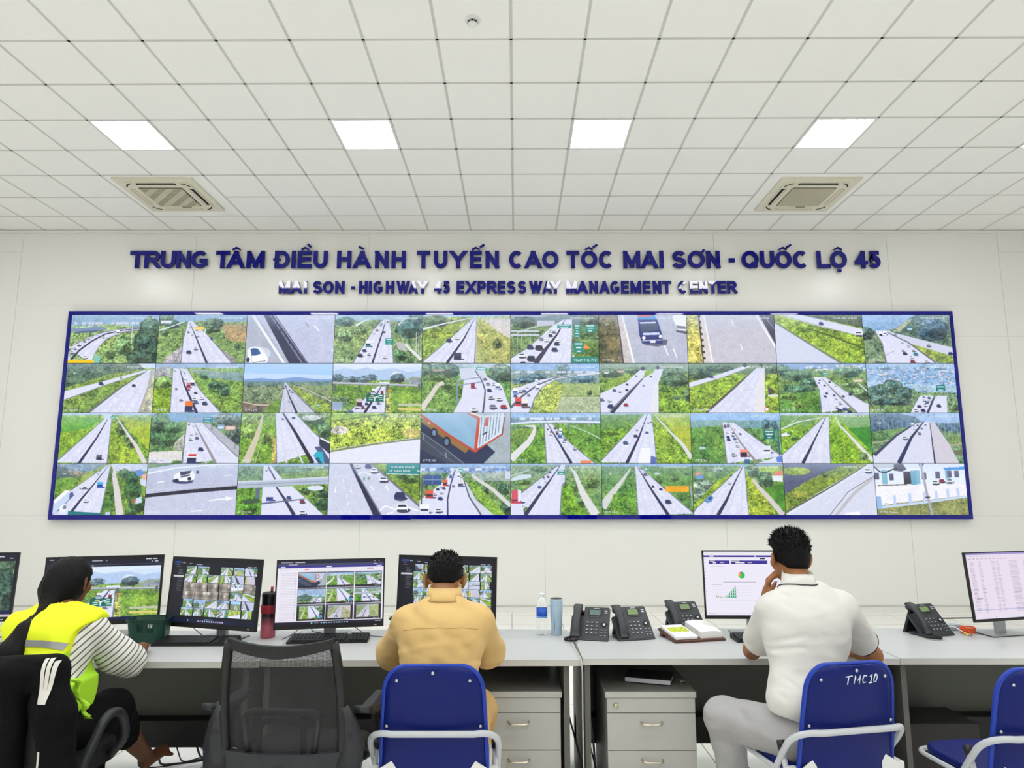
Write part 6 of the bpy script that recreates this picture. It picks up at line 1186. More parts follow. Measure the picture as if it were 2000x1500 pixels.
# ---------------------------------------------------------------- bottles, tumbler, flask
M_pet = mat('clear_plastic', (250, 252, 255), .03, trans=1, ior=1.12, spec=.5)
t = thing('water_bottle', 'clear plastic water bottle with a blue label', 'bottle', (.176, 4.17, DT))
prof = [(.0, .001), (.026, .0), (.031, .008), (.030, .03), (.032, .045), (.031, .06), (.032, .08), (.0315, .10), (.0315, .15), (.031, .165), (.026, .19), (.016, .207), (.0125, .213), (.0125, .222)]
MB().lathe(prof, M_pet, 32).build('bottle_body', t)
b = MB(); b.lathe([(.0325, .098), (.0325, .152)], mat('blue_bottle_label', (30, 84, 190), .4, var=.15, vscale=40), 32); b.lathe([(.0328, .100), (.0328, .106)], mat('label_light_band', (120, 170, 226), .4), 32); b.build('label', t)
MB().lathe([(0, .236), (.013, .236), (.0145, .232), (.0145, .218), (.0, .218)], mat('clear_bottle_cap', (226, 234, 238), .3), 24).build('cap', t)
t = thing('insulated_tumbler', 'pale blue steel tumbler with a dark rim', 'tumbler', (.262, 4.17, DT))
MB().lathe([(0, .0), (.030, 0), (.031, .004), (.0335, .08), (.037, .13), (.037, .2), (.0355, .205), (.030, .205), (.029, .198), (.0, .196)], mat('pale_blue_enamel', (164, 190, 208), .35, .0, .5, var=.02), 40).build('cup', t)
MB().lathe([(.0, .207), (.030, .208), (.0345, .206), (.0345, .2)], mat('tumbler_lid_dark', (56, 60, 58), .4), 36).build('lid', t)
b = MB()
for k in range(9):
    a = -PI/2-.42; z = .03+k*.0065; T = Matrix.Rotation(a+PI/2, 4, 'Z'); b.box(-.001, .001, -.0352-(.0006*k if k < 7 else .003), -.0340, z, z+.0045, mat('tumbler_print', (70, 86, 104), .5), T)
b.build('logo_print', t)
t = thing('travel_flask', 'black and pink flask with red band and pink straw', 'flask', (-1.412, 4.105, DT))
fm_ = bpy.data.materials.new('flask_gradient'); fm_.use_nodes = True; nt = fm_.node_tree; bs = nt.nodes['Principled BSDF']; bs.inputs['Roughness'].default_value = .3
tc = nt.nodes.new('ShaderNodeTexCoord'); sp = nt.nodes.new('ShaderNodeSeparateXYZ'); rp = nt.nodes.new('ShaderNodeValToRGB'); mr = nt.nodes.new('ShaderNodeMapRange'); mr.inputs[2].default_value = .26
nt.links.new(tc.outputs['Object'], sp.inputs[0]); nt.links.new(sp.outputs[2], mr.inputs[0]); nt.links.new(mr.outputs[0], rp.inputs[0]); nt.links.new(rp.outputs[0], bs.inputs['Base Color'])
rp.color_ramp.elements[0].position = .26; rp.color_ramp.elements[0].color = lin((196, 96, 116))+(1,); rp.color_ramp.elements[1].position = .46; rp.color_ramp.elements[1].color = lin((22, 20, 26))+(1,)
MB().lathe([(0, 0), (.039, 0), (.042, .004), (.042, .225), (.040, .235), (.0, .237)], fm_, 40).build('body', t)
MB().lathe([(.043, .135), (.045, .138), (.045, .178), (.043, .181)], mat('flask_band_red', (176, 46, 62), .6, bump=.3), 40).build('grip_band', t)
MB().lathe([(.0, .252), (.036, .251), (.043, .244), (.043, .228), (.041, .225)], M_black, 40).build('lid', t)
MB().tube([(.012, 0, .25), (.012, 0, .275), (.013, 0, .283)], .008, mat('straw_pink', (206, 106, 120), .4), 12).build('straw', t)

# ---------------------------------------------------------------- green basket
M_gb = mat('dark_green_plastic', (22, 62, 52), .4)
t = thing('plastic_basket', 'dark green plastic basket with slotted sides', 'basket', (-2.035, 3.985, DT), .12)
b = MB(); W2, D2, Hb = .105, .075, .105
def wall_ring(z0, z1, inset0, inset1, m=M_gb):
    P0 = rrect(-W2+inset0, W2-inset0, -D2+inset0, D2-inset0, .035); P1 = rrect(-W2+inset1, W2-inset1, -D2+inset1, D2-inset1, .035); n = len(P0)
    vs = [(p[0], p[1], z0) for p in P0]+[(p[0], p[1], z1) for p in P1]+[(p[0]*.97, p[1]*.96, z0) for p in P0]+[(p[0]*.97, p[1]*.96, z1) for p in P1]
    fs = []
    for i in range(n): j = (i+1) % n; fs += [(i, j, n+j, n+i), (2*n+i, 3*n+i, 3*n+j, 2*n+j), (i, 2*n+i, 2*n+j, j), (n+i, n+j, 3*n+j, 3*n+i)]
    b.add(vs, fs, m, False)
wall_ring(.0, .05, .012, .008); wall_ring(.088, .105, .003, -.002); wall_ring(.103, .109, -.006, -.006)
b.prism(rrect(-W2+.02, W2-.02, -D2+.02, D2-.02, .03), 0, .003, M_gb, 'z')
P0 = rrect(-W2+.008, W2-.008, -D2+.008, D2-.008, .035, 4); P1 = rrect(-W2+.003, W2-.003, -D2+.003, D2-.003, .035, 4)
def side_slots():
    ring = []
    for i in range(len(P0)):
        j = (i+1) % len(P0); A = Vector((*P0[i], .05)); B = Vector((*P0[j], .05)); C_ = Vector((*P1[j], .088)); D_ = Vector((*P1[i], .088))
        L = (B-A).length; open_ = L > .05
        n_ = max(1, int(L/.0085)) if open_ else 1
        for q in range(n_):
            u0 = q/n_; u1 = (q+(.45 if open_ and (.12 < (q+.5)/n_ < .42 or .58 < (q+.5)/n_ < .88) else 1))/n_
            v = [A.lerp(B, u0), A.lerp(B, u1), D_.lerp(C_, u1), D_.lerp(C_, u0)]; w2 = [Vector((p.x*.97, p.y*.96, p.z)) for p in v]
            b.add([tuple(p) for p in v+w2], [(0, 1, 2, 3), (7, 6, 5, 4), (0, 4, 5, 1), (2, 6, 7, 3), (1, 5, 6, 2), (3, 7, 4, 0)], M_gb)
side_slots(); o = b.build('basket_body', t); o.scale = (1, 1, 1.2)
b = MB(); b.tube(fillet([(-W2+.01, -.0, .10), (-W2-.012, 0, .118), (-W2+.02, 0, .125), (0, 0, .128)], .01), .004, M_gb, 8); bpy.data.objects.remove(b.build('x', t))

# ---------------------------------------------------------------- desk calendar on its wooden base
M_wd = mat('dark_brown_wood', (84, 50, 40), .35, var=.25, vscale=30)
t = thing('desk_calendar', 'open white desk calendar on a dark brown wooden base', 'calendar', (1.03, 4.08, DT), .24)
T = Matrix.Translation((0, 0, .012))@Matrix.Rotation(math.radians(8), 4, 'X')
b = MB(); b.box(-.155, .155, -.11, .11, .0, .016, M_wd, T, bev=.004); b.box(-.15, .15, .06, .10, -.012, .02, M_wd); b.build('wooden_base', t)
M_pp = mat('calendar_paper', (236, 236, 236), .7)
b = MB(); b.box(-.145, -.012, -.095, .1, .016, .034, M_pp, T, bev=.003); o = b.build('left_pad', t)
gp = mat('calendar_photo', (176, 190, 60), .6, var=.45, vscale=70)
MB().box(-.135, -.022, -.02, .055, .0341, .0346, gp, T).build('photo', o)
b = MB(); n = 10; v = []; f = []
for i in range(n+1):
    u = i/n; x_ = .012+u*.128; zt = .05+.010*math.sin(u*PI*.8)-.008*u
    v += [(x_, -.09, .016), (x_, .10, .016), (x_, -.09, zt), (x_, .10, zt)]
for i in range(n):
    a = i*4; f += [(a, a+4, a+6, a+2), (a+1, a+3, a+7, a+5), (a+2, a+6, a+7, a+3), (a, a+1, a+5, a+4)]
f += [(0, 2, 3, 1), (n*4, n*4+1, n*4+3, n*4+2)]
b.add(v, f, M_pp, False, T); b.build('right_pad', t)
b = MB()
for k in range(9): b.tube([(.0+.016*math.cos(a)*.9, -.075+.02*k, .034+.014*math.sin(a)) for a in np.linspace(0, PI, 8)], .0012, M_silver, 5, T=T)
b.build('ring_binding', t)

# ---------------------------------------------------------------- router, orange cable, network cable
t = thing('network_switch', 'small grey network box behind the orange cable', 'network box', (2.665, 4.305, DT), .1)
MB().box(-.05, .05, -.03, .03, 0, .035, mat('grey_blue_plastic', (164, 180, 196), .4), bev=.004).build('case', t); MB().box(-.048, .048, -.0305, .0305, .026, .030, M_white).build('white_band', t)
b = MB(); P = [(.040*math.cos(a)*(1+.04*math.sin(3*a)), .028*math.sin(a), .0045+a*.0016) for a in np.linspace(0, 7.2*PI, 120)]
P += [(P[-1][0]+.0+.002*i, P[-1][1]-.004*i, max(.005, P[-1][2]-.004*i)) for i in range(1, 10)]
b.tube(P, .0042, mat('orange_cable', (226, 92, 34), .45), 8); o = b.build('orange_cable_coil'); o.location = (2.70, 4.20, DT); tag(o, 'coiled orange network cable on the right desk', 'cable')
b = MB(); b.tube(fillet([(2.625, 4.285, .765), (2.64, 4.24, .785), (2.655, 4.17, .762), (2.66, 4.145, .755)], .03), .003, M_white, 8); b.tube([(2.656, 4.165, .759), (2.661, 4.138, .755)], .0065, mat('yellow_boot', (232, 190, 60), .4), 10); b.tube([(2.661, 4.138, .755), (2.664, 4.122, .754)], .005, M_silver, 8)
o = b.build('patch_cable'); tag(o, 'white network cable with a yellow plug, lying loose', 'cable')

# small coffee box between monitors, by the tan-shirted man
t = thing('snack_box', 'orange and brown snack box behind the tan-shirted man', 'box', (-.672, 4.16, DT), .1)
MB().box(-.04, .04, -.03, .03, 0, .09, mat('orange_box_print', (206, 140, 40), .5, var=.4, vscale=60)).build('carton', t); MB().box(-.041, .041, -.031, .031, .084, .094, M_white).build('lid', t)
M_bk = mat('tablet_black', (24, 26, 24), .5)
t = thing('flat_tray', 'flat black tray on top of the snack box', 'tray', (-.625, 4.15, DT+.095), 0)
MB().prism(rrect(-.09, .09, -.05, .05, .02), 0, .008, M_bk, 'z').build('tray_body', t)

# ---------------------------------------------------------------- cables
def cable(P, r, m, name, label, rad=.05):
    b = MB(); b.tube(fillet(P, rad, 6), r, m, 7); o = b.build(name); tag(o, label, 'cable'); return o
M_cab = mat('black_cable', (22, 22, 24), .5); M_cg = mat('grey_cable', (120, 124, 128), .5); M_cw = mat('light_grey_cable', (190, 190, 184), .5)
cable([(.322, 3.92, .754), (.338, 3.80, .753), (.343, 3.66, .753), (.347, 3.567, .752), (.350, 3.562, .70), (.352, 3.60, .45), (.356, 3.62, .1), (.37, 3.66, .01)], .004, M_cw, 'desk_gap_cable', 'light grey cable running over the desk edge between two desks')
cable([(.30, 4.05, .66), (.29, 3.88, .45), (.36, 3.70, .2), (.44, 3.62, .02)], .005, M_cab, 'hanging_cable', 'black cable slanting down beside the left pedestal')
cable([(.395, 4.0, .70), (.40, 3.9, .5), (.43, 3.85, .3), (.44, 3.8, .05)], .006, mat('blue_grey_cable', (70, 78, 100), .5), 'power_cable', 'blue-grey cable hanging left of the notebook pedestal')
cable([(.415, 4.0, .70), (.42, 3.92, .45), (.41, 3.9, .28), (.46, 3.78, .05)], .004, M_cab, 'signal_cable', 'thin black cable next to the blue-grey hanging cable')
cable([(-1.89, 4.14, .83), (-1.84, 4.1, .80), (-1.75, 4.03, .77), (-1.66, 4.0, .756)], .0025, M_cab, 'monitor_cable', 'thin black cable under the monitor with six picture rows')
cable([(-1.22, 4.10, .805), (-1.26, 4.06, .77), (-1.30, 4.02, .755)], .002, M_cab, 'display_cable', 'thin wire under the left corner of the nine-picture monitor')
cable([(-1.17, 4.12, .81), (-1.15, 4.08, .785), (-1.05, 4.07, .775), (-1.0, 4.05, .757)], .0022, M_cab, 'usb_cable', 'thin black wire curling below the nine-picture monitor')
cable([(-.93, 4.14, .81), (-.88, 4.12, .78), (-.83, 4.1, .758), (-.72, 4.08, .755)], .0022, M_cab, 'keyboard_cable', 'thin black wire right of the nine-picture keyboard')
cable([(2.66, 4.4, .80), (2.72, 4.3, .82), (2.80, 4.2, .84)], .004, M_cab, 'video_cable', 'two black leads behind the spreadsheet monitor')
cable([(1.18, 4.25, .35), (1.24, 4.05, .2), (1.3, 3.9, .05), (1.36, 3.85, .008)], .006, M_cab, 'floor_lead', 'thick black lead coming down left of the grey trousers')
cable([(.95, 4.35, .008), (1.05, 4.15, .006), (1.2, 4.0, .006), (1.4, 3.95, .006)], .003, M_cg, 'floor_wire', 'thin wire on the floor under the right desk')
cable([(2.02, 4.28, .62), (2.06, 4.2, .45), (2.14, 4.1, .34), (2.2, 4.05, .25)], .007, M_cab, 'hanging_lead', 'thick black lead behind the marked blue chair')
rr = random.Random(3)
LBL = ['nearest the bare foot', 'crossing below the bare foot', 'curling toward the mesh chair', 'straight across the tiles', 'farthest from the woman', 'looping under the desk']
for k in range(6):
    x = -2.25+.12*k; P = [(x, 4.30, .16), (x+.06, 4.27, .05), (x+.10, 4.20+.01*k, .006+.014*k), (x+.25+.1*rr.random(), 4.24+.03*k, .006+.014*k), (x+.42, 4.40, .006+.014*k), (x+.3, 4.55, .006+.014*k)]
    cable(P, .004+.002*(k % 2), M_cab, 'tangled_cable', 'black cable on the floor, '+LBL[k], .08)
t = thing('power_strip', 'black computer case standing under the left desk joint', 'computer', (-1.44, 4.33, 0))
bpy.data.objects.remove(t)
t = thing('desktop_computer', 'black desktop computer behind the mesh chair', 'computer', (-1.265, 4.47, 0), 0)
MB().box(-.09, .09, -.1, .25, .02, .40, M_black, bev=.004).build('case', t)
b = MB()
for k in range(3): b.lathe([(0, .0), (.008, .001), (.008, .003), (0, .003)], M_silver, 12, T=Matrix.Translation((-.02+.022*k, -.101, .33))@Matrix.Rotation(PI/2, 4, 'X'))
b.build('front_ports', t)
for sx in (-.07, .07): MB().box(sx-.012, sx+.012, -.08, .22, 0, .02, M_black).build('foot', t)
t = thing('equipment_box', 'dark computer case under the far right desk', 'computer', (2.25, 3.98, 0), 0)
MB().box(-.24, .24, -.12, .16, .01, .36, mat('dark_case', (34, 32, 32), .45), bev=.006).build('case', t); MB().box(-.23, .23, -.1, .14, 0, .01, M_black).build('foot', t)
# ---------------------------------------------------------------- blue folding chairs
M_blue = mat('blue_vinyl', (6, 24, 98), .42, spec=.25, bump=.12, bscale=300)
M_bpipe = mat('blue_vinyl_edge', (24, 56, 158), .35, spec=.35)
M_plate = mat('white_steel_plate', (218, 220, 216), .4)
def folding_chair(x, y, rz, label, hand=None):
    t = thing('folding_chair', label, 'chair', (x, y, 0), rz, 'blue folding chairs')
    # backrest: curved slab, outline in (x,z) bent round a vertical axis and leaning back
    out = []
    zs0, zs1 = .40, .897
    N = 30; rows = []
    for i in range(N):
        s = (i/(N-1))*.80 if i < 12 else .331+.669*math.sin((i-12)/(N-13)*PI/2); z = zs0+(zs1-zs0)*s
        hw = .214-.006*s-.018*s*s
        k = (z-(zs1-.10))/.10
        if k > 0: hw = hw-.078+.078*math.sqrt(max(0, 1-k**2.2))-.0*k
        k2 = (zs0+.03-z)/.03
        if k2 > 0: hw -= .02*k2
        rows.append((z, hw))
    b = MB(); v = []; f = []; M_ = 12
    def by(z, u): return -.185-.085*((z-zs0)/(zs1-zs0))-.028*(1-u*u)
    for side in (0, 1):
        for (z, hw) in rows:
            for j in range(M_+1):
                u = -1+2*j/M_; thk = .024*(1-abs(u)**6*.5)*(1 if z < zs1-.01 else .5)
                v.append((u*hw, by(z, u)-(thk/2 if side == 0 else -thk/2), z))
    st = M_+1; off = N*st
    for i in range(N-1):
        for j in range(M_):
            a = i*st+j; f.append((a, a+1, a+st+1, a+st)); f.append((off+a, off+a+st, off+a+st+1, off+a+1))
    for i in range(N-1):
        for j in (0, M_): a = i*st+j; f.append((a, a+st, off+a+st, off+a) if j == 0 else (a, off+a, off+a+st, a+st))
    for j in range(M_): a = (N-1)*st+j; f.append((a, a+1, off+a+1, off+a)); f.append((j, off+j, off+j+1, j+1))
    b.add(v, f, M_blue, True); bk_ = b.build('backrest', t)
    P = [(-hw_, by(z, 1), z) for z, hw_ in rows]+[(hw_, by(z, 1), z) for z, hw_ in rows[::-1]]
    MB().tube(P, .010, M_bpipe, 8).build('edge_piping', bk_)
    for (u, z) in ((0, .880), (-.80, .846), (.80, .846), (-.93, .665), (.93, .665)):
        hw = [h for zz, h in rows if zz >= z][0]; p = (u*hw*.98, by(z, u*.98)-.013, z)
        m_ = MB(); m_.lathe([(0, .005), (.004, .0045), (.0065, .002), (.007, -.002)], M_steel, 16, T=Matrix.Translation(p)@Matrix.Rotation(PI/2+.18, 4, 'X')); m_.build('rivet', bk_)
    # seat
    b = MB(); b.prism(rrect(-.205, .205, -.175, .225, (.05, .05, .09, .09)), .435, .475, M_blue, 'z'); st_ = b.build('seat', t)
    bp = st_.modifiers.new('round', 'BEVEL'); bp.width = .014; bp.segments = 3; bp.angle_limit = 1
    P = fillet([(-.215, -.18, .437), (-.215, .235, .437), (.215, .235, .437), (.215, -.18, .437)], .07, 6); MB().tube(P, .010, M_metalgrey, 10).build('seat_frame', t)
    # front-leg loop: bar behind the back, sides run down and forward to the front feet
    P = fillet([(.235, .245, .012), (.252, -.10, .46), (.262, -.245, .65), (-.262, -.245, .65), (-.252, -.10, .46), (-.235, .245, .012)], .10, 10)
    P = [Vector(p) for p in P]
    for p in P:
        if p.z > .55: p.y -= .075*(1-(p.x/.262)**2)
    MB().tube(P, .0125, M_metalgrey, 14).build('tube_frame', t)
    MB().tube([(-.236, .235, .02), (.236, .235, .02)], .0115, M_metalgrey, 12).build('front_foot_bar', t)
    P = fillet([(.244, -.135, .565), (.246, -.19, .40), (.238, -.33, .012), (-.238, -.33, .012), (-.246, -.19, .40), (-.244, -.135, .565)], .05, 6)
    MB().tube(P, .0115, M_metalgrey, 12).build('rear_leg_loop', t)
    for s in (-1, 1):
        MB().tube([(s*.243, -.130, .578), (s*.2445, -.143, .545)], .0165, M_black, 14).build('collar', t)
        b = MB(); b.prism([(-.215, .50), (-.165, .53), (-.15, .525), (-.145, .44), (-.16, .43), (-.215, .45)] if s < 0 else [(.215, .50), (.165, .53), (.15, .525), (.145, .44), (.16, .43), (.215, .45)], -.228, -.224, M_plate, 'y'); b.box(min(s*.215, s*.25), max(s*.215, s*.25), -.228, -.175, .455, .495, M_plate); b.build('hinge_plate', t)
    for s in (-1, 1):
        for yy in (.235, -.325):
            MB().lathe([(0, 0), (.016, 0), (.016, .02), (.013, .026)], M_black, 12, c=(s*.225, yy, 0)).build('foot', t)
    if hand:
        m_ = mat('white_marker', (225, 232, 240), .6); zc = .80; xx = -.035
        def L3(pts, w_=.0022):
            mb.tube([(px_, by(pz_+.064, px_/.2)-.0135, pz_+.064) for px_, pz_ in pts], w_, m_, 6)
        mb = MB(); q = .0
        L3([(-.047, .792), (-.018, .796)]); L3([(-.034, .794), (-.038, .762)])
        L3([(-.010, .764), (-.004, .796), (.006, .776), (.018, .796), (.014, .764)])
        L3([(.048, .792), (.036, .795), (.029, .780), (.032, .766), (.044, .768)])
        L3([(.064, .788), (.074, .796), (.068, .764)]); L3([(.060, .764), (.076, .764)])
        L3([(.092, .796), (.084, .780), (.085, .766), (.094, .765), (.101, .782), (.099, .794), (.092, .796)])
        mb.build('handwritten_mark', bk_)
    return t
folding_chair(-.312, 3.125, 0, 'blue folding chair of the man in the tan shirt')
folding_chair(1.315, 3.16, .20, 'blue folding chair marked TMC 10 in white', True)
folding_chair(2.06, 3.08, .10, 'blue folding chair cut off by the right frame edge')

# ---------------------------------------------------------------- mesh office chair
M_ch = mat('mesh_chair_frame', (36, 38, 43), .45, bump=.08); M_fr = mat('mesh_chair_rim', (20, 21, 23), .5)
mm = bpy.data.materials.new('black_net_fabric'); mm.use_nodes = True; nt = mm.node_tree; bs = nt.nodes['Principled BSDF']; bs.inputs['Base Color'].default_value = lin((20, 21, 24))+(1,); bs.inputs['Roughness'].default_value = .6
tc = nt.nodes.new('ShaderNodeTexCoord'); sp = nt.nodes.new('ShaderNodeSeparateXYZ'); nt.links.new(tc.outputs['Object'], sp.inputs[0])
def wave(expr_sign):
    a = nt.nodes.new('ShaderNodeMath'); a.operation = 'MULTIPLY_ADD'; nt.links.new(sp.outputs[0], a.inputs[0]); a.inputs[1].default_value = expr_sign; nt.links.new(sp.outputs[2], a.inputs[2])
    b_ = nt.nodes.new('ShaderNodeMath'); b_.operation = 'MULTIPLY'; nt.links.new(a.outputs[0], b_.inputs[0]); b_.inputs[1].default_value = 2*PI/.0062
    c = nt.nodes.new('ShaderNodeMath'); c.operation = 'SINE'; nt.links.new(b_.outputs[0], c.inputs[0]); return c
w1, w2 = wave(1.0), wave(-1.0); mu = nt.nodes.new('ShaderNodeMath'); mu.operation = 'MULTIPLY'; nt.links.new(w1.outputs[0], mu.inputs[0]); nt.links.new(w2.outputs[0], mu.inputs[1])
gt = nt.nodes.new('ShaderNodeMath'); gt.operation = 'GREATER_THAN'; nt.links.new(mu.outputs[0], gt.inputs[0]); gt.inputs[1].default_value = .30
tr = nt.nodes.new('ShaderNodeBsdfTransparent'); mxs = nt.nodes.new('ShaderNodeMixShader'); nt.links.new(gt.outputs[0], mxs.inputs[0]); nt.links.new(bs.outputs[0], mxs.inputs[1]); nt.links.new(tr.outputs[0], mxs.inputs[2]); nt.links.new(mxs.outputs[0], nt.nodes['Material Output'].inputs[0])
def star_base(t, n=5, r=.31):
    for k in range(n):
        a = 2*PI*k/n+.3; c, s = math.cos(a), math.sin(a)
        MB().tube([(0, 0, .10), (c*.12, s*.12, .10), (c*r, s*r, .072)], [.026, .022, .014], M_black, 10).build('base_arm', t)
        b = MB(); T = Matrix.Translation((c*r, s*r, .03))@Matrix.Rotation(a+1.2, 4, 'Z')@Matrix.Rotation(PI/2, 4, 'X'); b.lathe([(0, -.02), (.026, -.02), (.030, -.014), (.030, .014), (.026, .02), (0, .02)], M_black, 18, T=T); b.build('caster', t)
    MB().lathe([(0, .06), (.034, .06), (.036, .12), (.028, .14), (.026, .30), (.018, .30), (.018, .42), (0, .42)], M_black, 20).build('gas_lift', t)
def mesh_chair(x, y, rz, label):
    t = thing('mesh_office_chair', label, 'chair', (x, y, 0), rz)
    star_base(t)
    b = MB(); b.prism(rrect(-.245, .245, -.22, .26, .09, 8), .43, .505, M_fr, 'z'); s = b.build('seat', t); bp = s.modifiers.new('round', 'BEVEL'); bp.width = .02; bp.segments = 3; bp.angle_limit = 1
    MB().box(-.12, .12, -.15, .15, .40, .432, M_black, bev=.01).build('mechanism', t)
    zt, zb = 1.005, .555
    def yb(u, z): return -.25-.085*(z-zb)/(zt-zb)+.0+.045*(u*u)-.03
    def hwz(z): return .243-.016*((z-zb)/(zt-zb)-.35)**2*4
    # net panel
    v = []; f = []; n, m_ = 14, 14
    for i in range(n+1):
        z = zb+.015+(zt-.04-zb)*i/n
        for j in range(m_+1):
            u = -1+2*j/m_; zz = z-(.026*(1-u*u) if i == n else 0)*1.0
            v.append((u*(hwz(z)-.018), yb(u, z), zz))
    for i in range(n):
        for j in range(m_): a = i*(m_+1)+j; f.append((a, a+1, a+m_+2, a+m_+1))
    b = MB(); b.add(v, f, mm, True); b.build('net_back', t)
    # rim
    def rim(P, r): 
        b = MB(); b.tube(P, r, M_fr, 10); return b
    for s in (-1, 1):
        P = [(s*(hwz(z)-.008), yb(s, z), z) for z in np.linspace(zb, zt, 10)]
        MB().tube(P, .0185, M_fr, 10).build('side_rim', t)
    P = [(u*(hwz(zt)-.006), yb(u, zt), zt+.004-.022*(1-u*u)) for u in np.linspace(-1, 1, 16)]
    b = MB(); v = []; f = []
    for i, p in enumerate(P):
        u = -1+2*i/15.; h1 = .020+.010*(1-abs(u))
        v += [(p[0], p[1]-.010, p[2]+.012), (p[0], p[1]+.012, p[2]+.012), (p[0], p[1]+.012, p[2]-h1-.004), (p[0], p[1]-.010, p[2]-h1-.004)]
    for i in range(15):
        for k in range(4): f.append((i*4+k, i*4+(k+1) % 4, i*4+4+(k+1) % 4, i*4+4+k))
    f += [(0, 3, 2, 1), (60, 61, 62, 63)]
    b.add(v, f, M_fr, False); b.build('top_rim', t)
    P = [(u*(hwz(zb)+.0), yb(u, zb)-.008, zb-.005) for u in np.linspace(-1, 1, 12)]; 
    b = MB(); v = []; f = []
    for p in P: v += [(p[0], p[1]-.014, p[2]+.036), (p[0], p[1]+.014, p[2]+.036), (p[0], p[1]+.014, p[2]-.03), (p[0], p[1]-.014, p[2]-.03)]
    for i in range(11):
        for k in range(4): f.append((i*4+k, i*4+(k+1) % 4, i*4+4+(k+1) % 4, i*4+4+k))
    f += [(0, 3, 2, 1), (44, 45, 46, 47)]
    b.add(v, f, M_ch, False); b.build('bottom_rim', t)
    # lumbar support: two nested arches
    yl = -.225
    for (wt, wb, zt_, r) in ((.150, .128, .735, .014), (.085, .088, .705, .012)):
        P = fillet([(-wb, yl-.04, zb+.02), (-wt, yl-.055, zt_), (wt, yl-.055, zt_), (wb, yl-.04, zb+.02)], .045, 8); MB().tube(P, r, M_ch, 10).build('lumbar_support', t)
    # wings of the frame and the arms
    for s in (-1, 1):
        P = [(s*.262, -.255, .50), (s*.27, -.245, .60), (s*.255, -.262, .70), (s*.245, -.28, .76)]
        b = MB(); v = []; f = []
        for (px_, py_, pz_), wd in zip(P, (.045, .048, .036, .012)): v += [(px_-wd, py_-.012, pz_), (px_+wd, py_-.012, pz_), (px_+wd, py_+.02, pz_), (px_-wd, py_+.02, pz_)]
        for i in range(3):
            for k in range(4): f.append((i*4+k, i*4+(k+1) % 4, i*4+4+(k+1) % 4, i*4+4+k))
        f += [(0, 3, 2, 1), (12, 13, 14, 15)]
        b.add(v, f, M_ch, True); b.lathe([(0, 0), (.008, 0), (.008, .003), (0, .003)], M_black, 12, T=Matrix.Translation((s*.268, -.268, .655))@Matrix.Rotation(PI/2, 4, 'X')); b.build('back_wing', t)
        MB().tube(fillet([(s*.245, .05, .46), (s*.30, .04, .50), (s*.305, -.02, .70)], .04), [.017]*16 if False else .017, M_ch, 10).build('arm_post', t)
        T = Matrix.Translation((s*.308, -.05, .715)); b = MB(); v = []; f = []
        for i in range(11):
            q = i/10; yy = -.20+.36*q; zz = .030*math.exp(-((q-.0)/.2)**2)*1.3; wd = .036-.012*abs(q-.5)
            v += [(-wd, yy, zz), (wd, yy, zz), (wd*.9, yy, zz-.026), (-wd*.9, yy, zz-.026)]
        for i in range(10):
            for k in range(4): f.append((i*4+k, i*4+4+k, i*4+4+(k+1) % 4, i*4+(k+1) % 4))
        f += [(0, 1, 2, 3), (43, 42, 41, 40)]
        b.add(v, f, M_ch, True, T); b.build('armrest', t)
    MB().tube(fillet([(0, -.1, .41), (0, -.27, .42), (0, -.30, .54)], .06), .022, M_ch, 12).build('back_bracket', t)
    return t
mesh_chair(-.885, 3.10, -.05, 'empty black mesh-backed office chair between the woman and the tan-shirted man')
# the woman's chair, black, mostly hidden under a jacket
t = thing('black_office_chair', 'black office chair of the woman, covered by a black jacket', 'chair', (-2.03, 3.06, 0), -.08)
star_base(t)
b = MB(); b.prism(rrect(-.25, .25, -.22, .25, .08, 8), .42, .50, M_fr, 'z'); b.build('seat', t)
b = MB(); b.prism(rrect(-.24, .24, .50, .935, .05, 6), -.265, -.225, M_fr, 'y'); b.build('backrest', t)
for s in (-1, 1):
    MB().tube(fillet([(s*.25, -.05, .44), (s*.31, -.12, .47), (s*.33, .0, .665), (s*.32, .12, .64), (s*.32, .16, .52), (s*.26, .15, .45)], .07, 8), .019, M_ch, 12).build('arm_loop', t)
# ---------------------------------------------------------------- soft bodies: distance fields turned into one skin
from mathutils.bvhtree import BVHTree
def smin(a, b, k):
    h = np.maximum(k-np.abs(a-b), 0)/k
    return np.minimum(a, b)-h*h*k*.25
def cone(p0, p1, r0, r1, k=.03): return ('c', np.array(p0, float), np.array(p1, float), r0, r1, k)
def elli(c, r, k=.03, M=None): return ('e', np.array(c, float), np.array(r, float), M, k)
def chain(P, Rr, k=.03): return [cone(P[i], P[i+1], Rr[i], Rr[i+1], k) for i in range(len(P)-1)]
def sdf_eval(q, X, Y, Z):
    if q[0] == 'c':
        _, a, b, r0, r1, k = q; d = b-a; L2 = float(d@d)+1e-12
        px, py, pz = X-a[0], Y-a[1], Z-a[2]; t = np.clip((px*d[0]+py*d[1]+pz*d[2])/L2, 0, 1)
        return np.sqrt((px-t*d[0])**2+(py-t*d[1])**2+(pz-t*d[2])**2)-(r0+(r1-r0)*t)
    _, c, r, M, k = q; px, py, pz = X-c[0], Y-c[1], Z-c[2]
    if M is not None:
        px, py, pz = (M[0][0]*px+M[1][0]*py+M[2][0]*pz, M[0][1]*px+M[1][1]*py+M[2][1]*pz, M[0][2]*px+M[1][2]*py+M[2][2]*pz)
    k0 = np.sqrt((px/r[0])**2+(py/r[1])**2+(pz/r[2])**2); k1 = np.sqrt((px/r[0]**2)**2+(py/r[1]**2)**2+(pz/r[2]**2)**2)+1e-9
    return k0*(k0-1)/k1
